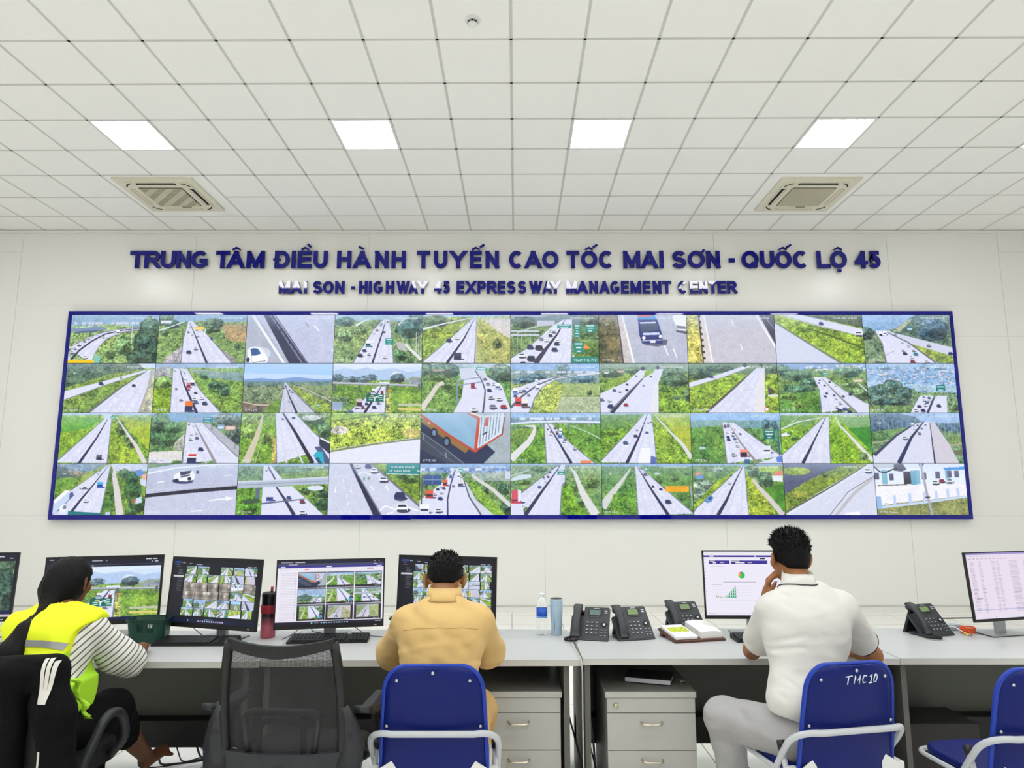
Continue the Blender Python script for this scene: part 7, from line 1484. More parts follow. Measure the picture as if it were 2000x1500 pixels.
def q_bbox(q):
    if q[0] == 'c': r = max(q[3], q[4]); return np.minimum(q[1], q[2])-r, np.maximum(q[1], q[2])+r
    r = max(q[2]) if q[3] is not None else q[2]; return q[1]-r, q[1]+r
def skin(prims, h, grow=0.0, sub=(), mod=None, pad=.03):
    lo = np.min([q_bbox(q)[0] for q in prims], 0)-pad-grow; hi = np.max([q_bbox(q)[1] for q in prims], 0)+pad+grow
    n = np.ceil((hi-lo)/h).astype(int)+1
    ax = [lo[i]+h*np.arange(n[i]) for i in range(3)]
    F = np.full(n, .06, np.float32)
    def block(q, m):
        a, b = q_bbox(q); i0 = np.clip(np.floor((a-m-lo)/h).astype(int), 0, n-1); i1 = np.clip(np.ceil((b+m-lo)/h).astype(int)+1, 1, n)
        s = tuple(slice(i0[i], i1[i]) for i in range(3)); G = np.meshgrid(*[ax[i][s[i]] for i in range(3)], indexing='ij'); return s, G
    for q in prims:
        s, G = block(q, .06+grow); F[s] = smin(F[s], sdf_eval(q, *G).astype(np.float32)-grow, q[-1])
    for q in sub:
        s, G = block(q, .05); F[s] = np.maximum(F[s], -sdf_eval(q, *G).astype(np.float32))
    if mod is not None:
        G = np.meshgrid(*ax, indexing='ij', sparse=True); F = mod(F, *G).astype(np.float32)
    F[0] = F[-1] = .06; F[:, 0] = F[:, -1] = .06; F[:, :, 0] = F[:, :, -1] = .06
    ins = F < 0; c = [ins[i:n[0]-1+i, j:n[1]-1+j, k:n[2]-1+k] for i in (0, 1) for j in (0, 1) for k in (0, 1)]
    cnt = sum(x.astype(np.int8) for x in c); act = (cnt > 0) & (cnt < 8); idx = np.argwhere(act); vid = -np.ones(act.shape, np.int64); vid[act] = np.arange(len(idx))
    acc = np.zeros((len(idx), 3)); wt = np.zeros(len(idx))
    C8 = [(i, j, k) for i in (0, 1) for j in (0, 1) for k in (0, 1)]
    V8 = {cc: F[idx[:, 0]+cc[0], idx[:, 1]+cc[1], idx[:, 2]+cc[2]] for cc in C8}
    for cc in C8:
        for a in range(3):
            if cc[a] == 0:
                dd = list(cc); dd[a] = 1; f0 = V8[cc]; f1 = V8[tuple(dd)]; m = (f0 < 0) != (f1 < 0); t = np.where(m, f0/(f0-f1+1e-12), 0)
                p = np.tile(np.array(cc, float), (len(idx), 1)); p[:, a] += t; acc += p*m[:, None]; wt += m
    V = lo+h*(idx+acc/wt[:, None]); faces = []
    for a in range(3):
        b_, c_ = (a+1) % 3, (a+2) % 3
        s0 = [slice(1, -1)]*3; s1 = [slice(1, -1)]*3; s0[a] = slice(0, n[a]-1); s1[a] = slice(1, n[a])
        A = ins[tuple(s0)]; B = ins[tuple(s1)]; e = np.argwhere(A != B)
        o = e.copy(); 
        for ax_ in (b_, c_): o[:, ax_] += 1
        up = A[tuple(e.T)]
        def vi(db, dc): g = o.copy(); g[:, b_] -= db; g[:, c_] -= dc; return vid[tuple(g.T)]
        q = np.stack([vi(1, 1), vi(0, 1), vi(0, 0), vi(1, 0)], 1); q[~up] = q[~up][:, ::-1]; faces.append(q)
    return V, np.concatenate(faces)
def relax(V, Fc, it):
    E = np.concatenate([Fc[:, [0, 1]], Fc[:, [1, 2]], Fc[:, [2, 3]], Fc[:, [3, 0]]])
    for _ in range(it):
        S_ = np.zeros_like(V); N_ = np.zeros(len(V))
        np.add.at(S_, E[:, 0], V[E[:, 1]]); np.add.at(S_, E[:, 1], V[E[:, 0]]); np.add.at(N_, E[:, 0], 1); np.add.at(N_, E[:, 1], 1)
        V = V*.45+.55*S_/np.maximum(N_, 1)[:, None]
    return V
def soft(name, prims, h, m, parent, org, grow=0.0, sub=(), mod=None, it=2, cut=None):
    V, Fc = skin(prims, h, grow, sub, mod)
    V = relax(V, Fc, it)
    if cut is not None:
        keep = ~cut(V[:, 0], V[:, 1], V[:, 2]); fk = keep[Fc].all(axis=1); Fc = Fc[fk]
        used = np.unique(Fc); mp_ = -np.ones(len(V), int); mp_[used] = np.arange(len(used)); V = V[used]; Fc = mp_[Fc]
    me = bpy.data.meshes.new(name); me.from_pydata((V-np.array(org)).tolist(), [], Fc.tolist())
    me.polygons.foreach_set('use_smooth', [True]*len(me.polygons)); me.materials.append(m); me.update()
    o = link(name, me, parent); o['_'] = 1; del o['_']
    return o
def bvh(o): me = o.data; return BVHTree.FromPolygons([v.co[:] for v in me.vertices], [p.vertices[:] for p in me.polygons])
def drape(tree, P, width, m, name, parent, off=.002, thick=False, dirv=(0, 1, 0), n=40):
    """a ribbon along (x,z) points projected onto a body from the -y side (coordinates local to the person)"""
    P = [Vector((p[0], p[1])) for p in P]; D = []
    tot = sum((P[i+1]-P[i]).length for i in range(len(P)-1))
    for i in range(n+1):
        s = tot*i/n
        for j in range(len(P)-1):
            L = (P[j+1]-P[j]).length
            if s <= L+1e-9 or j == len(P)-2: D.append((P[j].lerp(P[j+1], min(1, s/L)), (P[j+1]-P[j]).normalized())); break
            s -= L
    v = []; f = []; prev = None; mrows = max(2, int(width/.006)+1)
    for (p, t_) in D:
        nn = Vector((-t_.y, t_.x)); row = []; ok = True
        for k in range(mrows+1):
            q = p+nn*(width*(k/mrows-.5)); hit = tree.ray_cast(Vector((q.x, -3, q.y)), Vector(dirv))
            if hit[0] is None: ok = False; break
            nl = hit[1]; nl = -nl if nl.y > 0 else nl; row.append(hit[0]+nl*off)
        if not ok: prev = None; continue
        b0 = len(v); v += [tuple(r) for r in row]
        if prev is not None and (Vector(v[b0])-Vector(v[prev])).length < .05:
            for k in range(mrows): f.append((prev+k, prev+k+1, b0+k+1, b0+k))
        prev = b0
    b = MB(); b.add(v, f, m, True); return b.build(name, parent)
def push_out(tree, P, gap=.004):
    out = []
    for p in P:
        q = Vector(p); h = tree.find_nearest(q)
        if h[0] is not None and (q-h[0]).dot(h[1]) < gap: q = h[0]+h[1]*gap
        out.append(tuple(q))
    return out
def frame(yaw, pitch=0, roll=0):
    return Matrix.Rotation(yaw, 3, 'Z')@Matrix.Rotation(pitch, 3, 'X')@Matrix.Rotation(roll, 3, 'Y')
def head_prims(c, M, s=1.0, female=False):
    """local frame: +y the face, z up, centre of the skull"""
    c = Vector(c); A = [list(r) for r in M]
    def P(x, y, z): return tuple(c+M@Vector((x*s, y*s, z*s)))
    Q = [elli(P(0, -.008, .02), (.073*s, .092*s, .088*s), .02, A), elli(P(0, .02, -.035), (.060*s, .070*s, .066*s), .03, A), elli(P(0, .045, -.072), (.036*s, .040*s, .034*s), .03, A),
         cone(P(0, .078, .012), P(0, .103, -.022), .007*s, .010*s, .012), elli(P(0, .100, -.024), (.014*s, .010*s, .008*s), .008, A),
         cone(P(-.035, .078, .022), P(.035, .078, .022), .010*s, .010*s, .015), elli(P(0, .088, -.052), (.022*s, .008*s, .006*s), .006, A), elli(P(0, .087, -.062), (.019*s, .008*s, .006*s), .006, A), elli(P(0, .082, -.088), (.018*s, .014*s, .013*s), .02, A),
         elli(P(-.045, .062, -.02), (.020*s, .018*s, .022*s), .02, A), elli(P(.045, .062, -.02), (.020*s, .018*s, .022*s), .02, A)]
    for sx in (-1, 1):
        Q += [elli(P(sx*.084, -.008, -.010), (.008*s, .019*s, .032*s), .010, [list(r) for r in M@Matrix.Rotation(sx*.5, 3, 'Z')]), elli(P(sx*.092, -.016, .004), (.006*s, .014*s, .022*s), .006, [list(r) for r in M@Matrix.Rotation(sx*.5, 3, 'Z')]), elli(P(sx*.083, -.002, -.038), (.005*s, .007*s, .009*s), .008, A)]
    subs = [elli(P(sx*.031, .088, .004), (.015*s, .012*s, .010*s), .01, A) for sx in (-1, 1)]
    return Q, subs, P
def eyes(P, parent, org, s=1.0):
    for sx in (-1, 1):
        ct = Vector(P(sx*.031, .070, .004))-Vector(org)
        b = MB(); n = 12; v = []; f = []
        b.lathe([(.0, -.0115), (.006, -.0098), (.010, -.0055), (.0115, 0), (.010, .0055), (.006, .0098), (0, .0115)], mat('eye_white', (226, 222, 216), .2), 14, c=tuple(ct)); b.build('eye', parent)
        d = (Vector(P(sx*.031, .0835, .004))-Vector(org)); b = MB(); b.lathe([(0, -.005), (.004, -.003), (.0052, 0), (.004, .003), (0, .005)], mat('iris_dark', (30, 20, 16), .15), 12, c=tuple(d)); b.build('iris', parent)
def hand_prims(w, d, nrm, side, curl=.5, s=1.0):
    """w wrist, d pointing direction, nrm back-of-hand normal"""
    w = Vector(w); d = Vector(d).normalized(); nrm = Vector(nrm); nrm = (nrm-d*nrm.dot(d)).normalized(); sdv = d.cross(nrm)*side
    Q = [cone(w, w+d*.03, .024*s, .026*s, .02)]
    for k in range(4):
        o_ = (k-1.5)*.0195; kn = w+d*(.088-.006*abs(k-1.2))*s+sdv*o_*s; Q.append(cone(w+d*.025+sdv*o_*.6, kn, .015*s, .0115*s, .012))
        L = (.040, .045, .042, .033)[k]*s; a1 = curl*.7; a2 = curl*1.5
        p1 = kn+(d*math.cos(a1)-nrm*math.sin(a1))*L; p2 = p1+(d*math.cos(a2)-nrm*math.sin(a2))*L*.62; p3 = p2+(d*math.cos(a2+.5*curl)-nrm*math.sin(a2+.5*curl))*L*.5
        Q += [cone(kn, p1, .0100*s, .0092*s, .004), cone(p1, p2, .0092*s, .0082*s, .004), cone(p2, p3, .0082*s, .0068*s, .004)]
    t0 = w+d*.022*s-sdv*.018*s; t1 = t0+(d*.6-sdv*.75-nrm*.25).normalized()*.042*s; t2 = t1+(d*.9-sdv*.25-nrm*.35).normalized()*.032*s; t3 = t2+(d-nrm*.4).normalized()*.022*s
    Q += [cone(t0, t1, .016*s, .0125*s, .012), cone(t1, t2, .0115*s, .0100*s, .004), cone(t2, t3, .0098*s, .0078*s, .004)]
    return Q
def hair_cap(P, M, c, s, parent, org, m, hairline, tufts=420, seed=1, tl=.022, grow=.012, top=.03, fwd=.5):
    A = [list(r) for r in M]; prims = [elli(P(0, -.008, .022), (.073*s, .092*s, .089*s), .02, A), elli(P(0, -.03, -.03), (.060*s, .060*s, .06*s), .03, A)]
    Mi = M.inverted(); cv = Vector(c)
    def mod(F, X, Y, Z):
        lx = Mi[0][0]*(X-c[0])+Mi[0][1]*(Y-c[1])+Mi[0][2]*(Z-c[2]); ly = Mi[1][0]*(X-c[0])+Mi[1][1]*(Y-c[1])+Mi[1][2]*(Z-c[2]); lz = Mi[2][0]*(X-c[0])+Mi[2][1]*(Y-c[1])+Mi[2][2]*(Z-c[2])
        F = F-top*np.clip((lz-.03)/.09, 0, 1)*.35+.006*np.clip((-lz+.02)/.05, 0, 1)
        F = F+.0016*np.sin(lx*420+ly*90)*np.cos(ly*310+lz*200)
        return np.maximum(F, (hairline(lx, ly)+np.clip(np.abs(lx)-.045, 0, .05)*.9-lz)*.8)
    o = soft('hair', prims, .0045, m, parent, org, grow=grow, mod=mod, it=1)
    r = random.Random(seed); me = o.data; vs = [v for v in me.vertices if v.normal.z > -.25 and (Mi@(v.co+Vector(org)-cv)).z > .01]
    bm = bmesh.new(); bm.from_mesh(me); fw = M@Vector((0, 1, .0))
    for _ in range(tufts):
        v = r.choice(vs); nrm = v.normal.copy(); lz = (Mi@(v.co+Vector(org)-cv)).z
        k = min(1, max(.15, (lz-.0)/.07)); L = tl*(.5+r.random()*.8)*k
        d = (nrm*1.0+Vector((0, 0, .45))*k+fw*fwd*r.random()+Vector((r.uniform(-.4, .4), r.uniform(-.4, .4), r.uniform(-.2, .3)))).normalized()
        a = d.orthogonal().normalized(); bb = d.cross(a); w_ = .0036
        base = v.co-nrm*.003; q = [bm.verts.new(base+(a*math.cos(t)+bb*math.sin(t))*w_) for t in (0, 2.09, 4.19)]; tip = bm.verts.new(base+d*L)
        for i in range(3): bm.faces.new((q[i], q[(i+1) % 3], tip))
    bm.to_mesh(me); bm.free(); return o
SK1 = mat('skin_tan', (160, 116, 82), .5, spec=.35, bump=.08, bscale=350); SK2 = mat('skin_brown', (152, 100, 62), .5, spec=.35, bump=.08, bscale=350)
SK3 = mat('skin_dark_tan', (112, 70, 44), .5, spec=.35, bump=.08, bscale=350)
for s_ in (SK1, SK2, SK3):
    b_ = s_.node_tree.nodes['Principled BSDF']; b_.inputs['Subsurface Weight'].default_value = .04; b_.inputs['Subsurface Radius'].default_value = (1, .35, .2); b_.inputs['Subsurface Scale'].default_value = .008
HR = mat('black_hair', (7, 6, 7), .55, spec=.18, bump=.3, bscale=260)
def folds(F, X, Y, Z, A=.004, sc_=38., c=(0, 0, 0)):
    return F+A*np.sin(X*sc_+2.2*np.sin(Z*9+Y*7))*np.sin(Z*sc_*.55+1.5*np.sin(X*11)+Y*13)+A*.6*np.sin((X+Z*.8)*sc_*1.7+Y*20)*np.cos(Z*sc_*.8-X*14)

def crease(F, X, Y, Z, L, a=.0045, w_=.011):
    for (x0, y0, z0, x1, y1, z1) in L:
        d = np.array((x1-x0, y1-y0, z1-z0)); t = np.clip(((X-x0)*d[0]+(Y-y0)*d[1]+(Z-z0)*d[2])/(d@d), 0, 1)
        r2 = (X-x0-t*d[0])**2*.6+(Y-y0-t*d[1])**2*.12+(Z-z0-t*d[2])**2
        F = F+a*np.exp(-r2/w_**2)-a*.9*np.exp(-((X-x0-t*d[0])**2*.6+(Y-y0-t*d[1])**2*.12+(Z+.016-z0-t*d[2])**2)/w_**2)
    return F
# ================================================================ man in the tan shirt
org = (-.31, 3.10, 0.0)
t = thing('person', 'person in a tan long-sleeved shirt seated with his back to us', 'person', org)
hc = (-.317, 3.335, 1.175); Mh = frame(0, -.30)
HP, HS, P = head_prims(hc, Mh, 1.05)
nb = (-.309, 3.215, 1.055)
body = HP+[cone(P(0, -.035, -.05), nb, .052, .054, .03)]
torso = [elli((-.31, 3.09, .60), (.175, .125, .12), .05), elli((-.315, 3.085, .76), (.160, .112, .16), .06), elli((-.313, 3.145, .92), (.178, .115, .15), .06), cone((-.455, 3.20, 1.0), (-.165, 3.20, 1.005), .062, .062, .06), cone((-.36, 3.20, 1.045), (-.255, 3.20, 1.045), .055, .055, .05)]
aL = [(-.470, 3.205, .995), (-.560, 3.36, .835), (-.55, 3.435, .815), (-.415, 3.66, .80)]; aR = [(-.152, 3.205, 1.0), (-.108, 3.36, .845), (-.115, 3.435, .82), (-.23, 3.66, .80)]
arms = chain(aL, (.054, .044, .040, .028), .03)+chain(aR, (.054, .044, .040, .028), .03)
lgL = [(-.40, 3.12, .56), (-.45, 3.50, .545), (-.44, 3.58, .10)]; lgR = [(-.22, 3.12, .56), (-.16, 3.50, .545), (-.17, 3.58, .10)]
legs = chain(lgL, (.088, .062, .042), .04)+chain(lgR, (.088, .062, .042), .04)
feet = [cone((x_, 3.575, .075), (x_, 3.75, .035), .036, .030, .02) for x_ in (-.44, -.17)]
hands = hand_prims(aL[3], (.5, .85, -.06), (0, 0, 1), -1, .35)+hand_prims(aR[3], (-.5, .85, -.06), (0, 0, 1), 1, .35)
soft('body', body+torso+arms+legs+feet+hands, .0065, SK1, t, org, sub=HS, it=1)
eyes(P, t, org)
hair_cap(P, Mh, hc, 1.05, t, org, HR, lambda x, y: np.where(y < -.0, -.034+.14*np.clip(.9*(y+.05), 0, .1), .0+.5*np.clip(y+.0, 0, .2)), 620, 3, .015, .009, .012, .3)
KH = mat('tan_shirt_cloth', (206, 174, 114), .75, spec=.2, bump=.25, bscale=500, sheen=.1, fold=.55)
TR = mat('tan_trouser_cloth', (200, 166, 112), .8, spec=.2, bump=.25, bscale=500, fold=.7)
sub_neck = [cone((-.309, 3.225, 1.06), (-.312, 3.26, 1.20), .060, .075)]
sl = chain(aL[:3]+[(-.43, 3.63, .80)], (.060, .062, .058, .044), .035)+chain(aR[:3]+[(-.215, 3.63, .80)], (.060, .062, .058, .044), .035)
sh = soft('shirt', torso+sl, .0065, KH, t, org, grow=.012, sub=sub_neck, mod=lambda F, X, Y, Z: np.maximum(crease(folds(F, X, Y, Z, .0022), X, Y, Z, ((-.50, 3.12, .90, -.38, 3.05, .945), (-.50, 3.14, .87, -.40, 3.05, .905), (-.12, 3.12, .86, -.22, 3.04, .872))), .60-Z), it=2)
MB().tube([(.0+.066*math.cos(a), .115+.062*math.sin(a)+.01, 1.072+.016*math.sin(a)) for a in np.linspace(0, 2*PI, 30)], .008, KH, 8).build('x')
bpy.data.objects.remove(bpy.data.objects['x'])
b = MB(); v = []; f = []; n = 36
for i in range(n):
    a = 2*PI*i/n; ca, sa = math.cos(a), math.sin(a); cx, cy = .0, .125
    for (r_, z_) in ((.066, 1.158), (.071, 1.166), (.083, 1.125), (.094, 1.090), (.082, 1.07), (.064, 1.08)): v.append((cx+r_*ca, cy-.01+(r_*.95)*sa+.35*(z_-1.05), z_+(.014*sa if r_ < .072 else -.002*sa)-(.030 if r_ > .08 else .012)*ca*ca))
for i in range(n):
    j = (i+1) % n
    for k in range(6): f.append((i*6+k, j*6+k, j*6+(k+1) % 6, i*6+(k+1) % 6))
tr = bvh(sh); o4 = push_out(tr, [v[i] for i in range(len(v)) if i % 6 in (2, 3)])
for i, q in enumerate(o4): v[(i//2)*6+2+i % 2] = q
b.add(v, f, KH, True); cl = b.build('collar', t)
SEAM = mat('tan_seam', (168, 134, 78), .8)
MB().tube([v[i*6+3] for i in range(36)], .0016, SEAM, 6, closed=True).build('collar_seam', cl)
drape(tr, [(-.165, .985), (-.10, 1.002), (0, 1.008), (.10, 1.004), (.165, .99)], .0028, SEAM, 'yoke_seam', t, off=.0006, n=60)
soft('trousers', legs+[elli((-.31, 3.10, .57), (.185, .14, .10), .05)], .008, TR, t, org, grow=.018, mod=lambda F, X, Y, Z: np.maximum(np.maximum(folds(F, X, Y, Z, .004), Z-.66), .10-Z), it=2)
for x_ in (-.44, -.17):
    soft('shoe', [cone((x_, 3.56, .05), (x_, 3.76, .035), .04, .034, .02), elli((x_, 3.66, .02), (.045, .14, .02), .02)], .007, M_black, t, org, grow=.006, mod=lambda F, X, Y, Z: np.maximum(F, .002-Z), it=1)

# ================================================================ man in the white polo shirt
org = (1.30, 3.15, 0.0)
t = thing('person', 'person in a white polo shirt and light grey trousers, chin on his hand', 'person', org)
hc = (1.330, 3.345, 1.268); Mh = frame(.10, -.10, .03)
HP, HS, P = head_prims(hc, Mh, 1.03)
body = HP+[cone(P(0, -.03, -.05), (1.335, 3.245, 1.125), .052, .054, .03)]
torso = [elli((1.315, 3.11, .59), (.175, .125, .12), .05), elli((1.285, 3.115, .76), (.150, .104, .16), .06), elli((1.315, 3.175, .95), (.182, .112, .17), .06), cone((1.205, 3.215, 1.055), (1.485, 3.215, 1.065), .060, .060, .06), cone((1.29, 3.225, 1.115), (1.39, 3.225, 1.115), .052, .052, .05)]
aL = [(1.190, 3.225, 1.045), (1.185, 3.44, .86), (1.205, 3.58, .795), (1.250, 3.445, 1.075)]; aR = [(1.500, 3.225, 1.055), (1.645, 3.36, .90), (1.765, 3.49, .792), (1.66, 3.74, .785)]
arms = chain(aL, (.055, .048, .038, .027), .03)+chain(aR, (.055, .048, .040, .028), .03)
lgL = [(1.22, 3.10, .555), (1.005, 3.42, .53), (1.085, 3.52, .10)]; lgR = [(1.40, 3.13, .555), (1.50, 3.52, .54), (1.50, 3.60, .10)]
legs = chain(lgL, (.09, .066, .045), .04)+chain(lgR, (.09, .064, .045), .04)
feet = [cone((1.085, 3.51, .075), (1.06, 3.68, .035), .036, .030, .02), cone((1.50, 3.60, .075), (1.50, 3.76, .035), .036, .03, .02)]
hands = hand_prims(aL[3], (.02, -.20, .95), (-.9, .3, 0), -1, .9)+hand_prims(aR[3], (-.6, .8, -.05), (0, 0, 1), 1, .35)
soft('body', body+torso+arms+legs+feet+hands, .0065, SK2, t, org, sub=HS, it=1)
eyes(P, t, org)
hair_cap(P, Mh, hc, 1.03, t, org, HR, lambda x, y: np.where(y < -.0, -.046+.14*np.clip(.9*(y+.05), 0, .1), .012+.45*np.clip(y+.0, 0, .2)), 900, 9, .021, .010, .05, .8)
PW_ = mat('white_polo_cloth', (208, 207, 202), .8, spec=.2, bump=.25, bscale=450, fold=.5); PT_ = mat('polo_dark_piping', (56, 52, 52), .7)
sl = [cone((1.190, 3.225, 1.045), (1.185, 3.41, .875), .060, .063, .035), cone((1.500, 3.225, 1.055), (1.660, 3.375, .885), .060, .059, .035)]
def polo_mod(F, X, Y, Z):
    F = crease(folds(F, X, Y, Z, .0018, 30.), X, Y, Z, ((1.12, 3.10, .93, 1.26, 3.04, .975), (1.13, 3.12, .90, 1.24, 3.05, .925), (1.30, 3.03, .68, 1.16, 3.02, .80), (1.22, 3.0, .66, 1.13, 3.02, .74)))
    dL = (X-1.185)*(-.03)+(Y-3.41)*.74+(Z-.875)*(-.67); dR = (X-1.66)*.62+(Y-3.375)*.53+(Z-.885)*(-.58)
    F = np.where((X < 1.22) & (Y > 3.33), np.maximum(F, dL-.015), F); F = np.where((X > 1.58), np.maximum(F, dR-.012), F)
    return np.maximum(F, (.655-.22*np.clip(X-1.14, 0, .3))-Z)
subs_ = [cone((1.335, 3.25, 1.135), (1.333, 3.27, 1.27), .060, .072), cone((1.185, 3.43, .86), (1.195, 3.52, .80), .054, .054), cone((1.665, 3.375, .885), (1.74, 3.46, .81), .051, .051)]
hemf = [elli((1.255, 3.075, .70), (.150, .12, .09), .05)]
sh = soft('polo_shirt', torso+sl+hemf, .0065, PW_, t, org, grow=.013, sub=subs_, mod=polo_mod, it=2)
b = MB(); v = []; f = []
for i in range(n):
    a = 2*PI*i/n; ca, sa = math.cos(a), math.sin(a); cx, cy = .035, .105
    for (r_, z_) in ((.064, 1.216), (.068, 1.226), (.078, 1.195), (.086, 1.168), (.080, 1.14), (.064, 1.15)): v.append((cx-.005+r_*ca, cy-.012+(r_*.95)*sa+.2*(z_-1.12), z_+(.014*sa if r_ < .07 else -.002*sa)-(.034 if r_ > .076 else .012)*ca*ca))
for i in range(n):
    j = (i+1) % n
    for k in range(6): f.append((i*6+k, j*6+k, j*6+(k+1) % 6, i*6+(k+1) % 6))
tr = bvh(sh); o4 = push_out(tr, [v[i] for i in range(len(v)) if i % 6 in (2, 3)])
for i, q in enumerate(o4): v[(i//2)*6+2+i % 2] = q
b.add(v, f, PW_, True); cl = b.build('collar', t)
MB().tube([(v[i*6+3][0], v[i*6+3][1], v[i*6+3][2]-.001) for i in range(n)], .0026, PT_, 6, closed=True).build('collar_piping', cl)
def cuff(c, d, r, m, name, parent, w_=.0026):
    d = Vector(d).normalized(); a = d.orthogonal().normalized(); bb = d.cross(a); MB().tube([tuple(Vector(c)-Vector(org)+(a*math.cos(q)+bb*math.sin(q))*r) for q in np.linspace(0, 2*PI, 32)[:-1]], w_, m, 6, closed=True).build(name, parent)
cuff((1.668, 3.382, .878), (.62, .53, -.58), .0695, PT_, 'cuff_piping', t)
GT = mat('light_grey_trouser_cloth', (166, 166, 166), .85, spec=.2, bump=.25, bscale=450, fold=.7)
soft('trousers', legs+[elli((1.31, 3.11, .565), (.185, .14, .10), .05)], .0075, GT, t, org, grow=.02, mod=lambda F, X, Y, Z: np.maximum(np.maximum(folds(F, X, Y, Z, .004), Z-.675), .09-Z), it=2)
for (x_, y_) in ((1.075, 3.50), (1.50, 3.58)):
    soft('shoe', [cone((x_, y_, .05), (x_-.01, y_+.2, .035), .04, .034, .02), elli((x_, y_+.1, .02), (.045, .14, .02), .02)], .007, M_black, t, org, grow=.006, mod=lambda F, X, Y, Z: np.maximum(F, .002-Z), it=1)

# ================================================================ woman with the ponytail
org = (-2.03, 3.12, 0.0)
t = thing('person', 'person with a long black ponytail in a neon yellow safety vest', 'person', org)
hc = (-2.085, 3.315, 1.163); Mh = frame(-.12, -.22)
HP, HS, P = head_prims(hc, Mh, .98)
body = HP+[cone(P(0, -.03, -.05), (-2.055, 3.215, 1.045), .048, .052, .03)]
torso = [elli((-2.02, 3.09, .59), (.17, .125, .12), .05), elli((-2.02, 3.09, .75), (.145, .10, .15), .06), elli((-2.03, 3.145, .90), (.165, .105, .14), .06), cone((-2.185, 3.165, .975), (-1.905, 3.20, .985), .056, .056, .06), cone((-2.10, 3.20, 1.02), (-2.01, 3.20, 1.02), .048, .048, .05)]
aL = [(-2.205, 3.165, .965), (-2.31, 3.32, .83), (-2.32, 3.42, .80), (-2.20, 3.64, .795)]; aR = [(-1.895, 3.195, .975), (-1.855, 3.35, .815), (-1.845, 3.45, .795), (-1.90, 3.66, .79)]
arms = chain(aL, (.047, .040, .034, .024), .03)+chain(aR, (.047, .040, .034, .024), .03)
lgR = [(-1.94, 3.12, .565), (-1.900, 3.43, .56), (-1.90, 3.56, .42), (-1.935, 3.85, .205)]; lgL = [(-2.10, 3.12, .555), (-2.05, 3.50, .50), (-2.06, 3.60, .10)]
legs = chain(lgR, (.085, .062, .058, .036), .04)+chain(lgL, (.085, .058, .036), .04)
feet = [elli((-1.935, 3.86, .185), (.035, .040, .038), .02), cone((-1.935, 3.87, .175), (-1.905, 3.98, .185), .034, .029, .02), cone((-2.06, 3.60, .07), (-2.06, 3.75, .035), .032, .028, .02)]
for k in range(5): feet.append(cone((-1.927+.011*k, 3.975, .192-.006*k), (-1.915+.013*k, 4.015-.006*k, .188-.007*k), .0085 if k < 4 else .012, .007 if k < 4 else .010, .006))
hands = hand_prims(aL[3], (.4, .9, -.05), (0, 0, 1), -1, .35, .92)+hand_prims(aR[3], (-.5, .85, -.05), (0, 0, 1), 1, .35, .92)
soft('body', body+torso+arms+legs+feet+hands, .0065, SK3, t, org, sub=HS, it=1)
eyes(P, t, org)
# hair: smooth cap drawn back into a long ponytail
A = [list(r) for r in Mh]; Mi = Mh.inverted()
def hmod(F, X, Y, Z):
    lx = Mi[0][0]*(X-hc[0])+Mi[0][1]*(Y-hc[1])+Mi[0][2]*(Z-hc[2]); ly = Mi[1][0]*(X-hc[0])+Mi[1][1]*(Y-hc[1])+Mi[1][2]*(Z-hc[2]); lz = Mi[2][0]*(X-hc[0])+Mi[2][1]*(Y-hc[1])+Mi[2][2]*(Z-hc[2])
    F = F+.0012*np.sin(lx*260+lz*60)
    return np.maximum(F, np.where(ly > .02, (.02+.9*(ly-.02)-lz)*.7, -1))
tie = (-2.075, 3.145, 1.055)
hp = [elli(P(0, -.012, .016), (.080, .098, .092), .03, A), elli(P(0, -.05, -.03), (.076, .062, .075), .04, A), cone(P(0, -.075, -.06), tie, .055, .022, .04)]
tail = [tie, (-2.10, 3.07, .985), (-2.115, 3.00, .905), (-2.125, 2.95, .82), (-2.13, 2.93, .74)]
hp += chain(tail, (.022, .034, .046, .050, .03), .02)
def tmod(F, X, Y, Z): return hmod(F, X, Y, Z)+.002*np.sin((X*1.0+Z*.4)*420)*np.sin(Y*160+Z*30)
ho = soft('hair', hp, .005, HR, t, org, grow=.008, mod=tmod, it=1)
rr = random.Random(11); bm = bmesh.new(); bm.from_mesh(ho.data)
for k in range(170):
    a = rr.uniform(0, 2*PI); q = rr.uniform(.6, 1.05); pts = []
    for i, (c_, r_) in enumerate(zip(tail, (.024, .042, .056, .062, .05))):
        pts.append(Vector(c_)-Vector(org)+Vector((math.cos(a)*r_*q, math.sin(a)*r_*q*.7, rr.uniform(-.01, .01)-(rr.random()*.06 if i == 4 else 0))))
    pr = None
    for i, p_ in enumerate(pts):
        w_ = .0028*(1 if i < 4 else .2); vs = [bm.verts.new(p_+Vector((w_, 0, 0))), bm.verts.new(p_+Vector((-w_*.5, w_, 0))), bm.verts.new(p_+Vector((-w_*.5, -w_, 0)))]
        if pr:
            for m_ in range(3): bm.faces.new((pr[m_], pr[(m_+1) % 3], vs[(m_+1) % 3], vs[m_]))
        pr = vs
bm.to_mesh(ho.data); bm.free()
MB().tube([(tie[0]-org[0]+.034*math.cos(a), tie[1]-org[1]+.018*math.sin(a)-.004, tie[2]-.004+.004*math.sin(a)) for a in np.linspace(0, 2*PI, 26)[:-1]], .007, mat('blue_hair_tie', (24, 50, 170), .5), 8, closed=True).build('hair_tie', t)
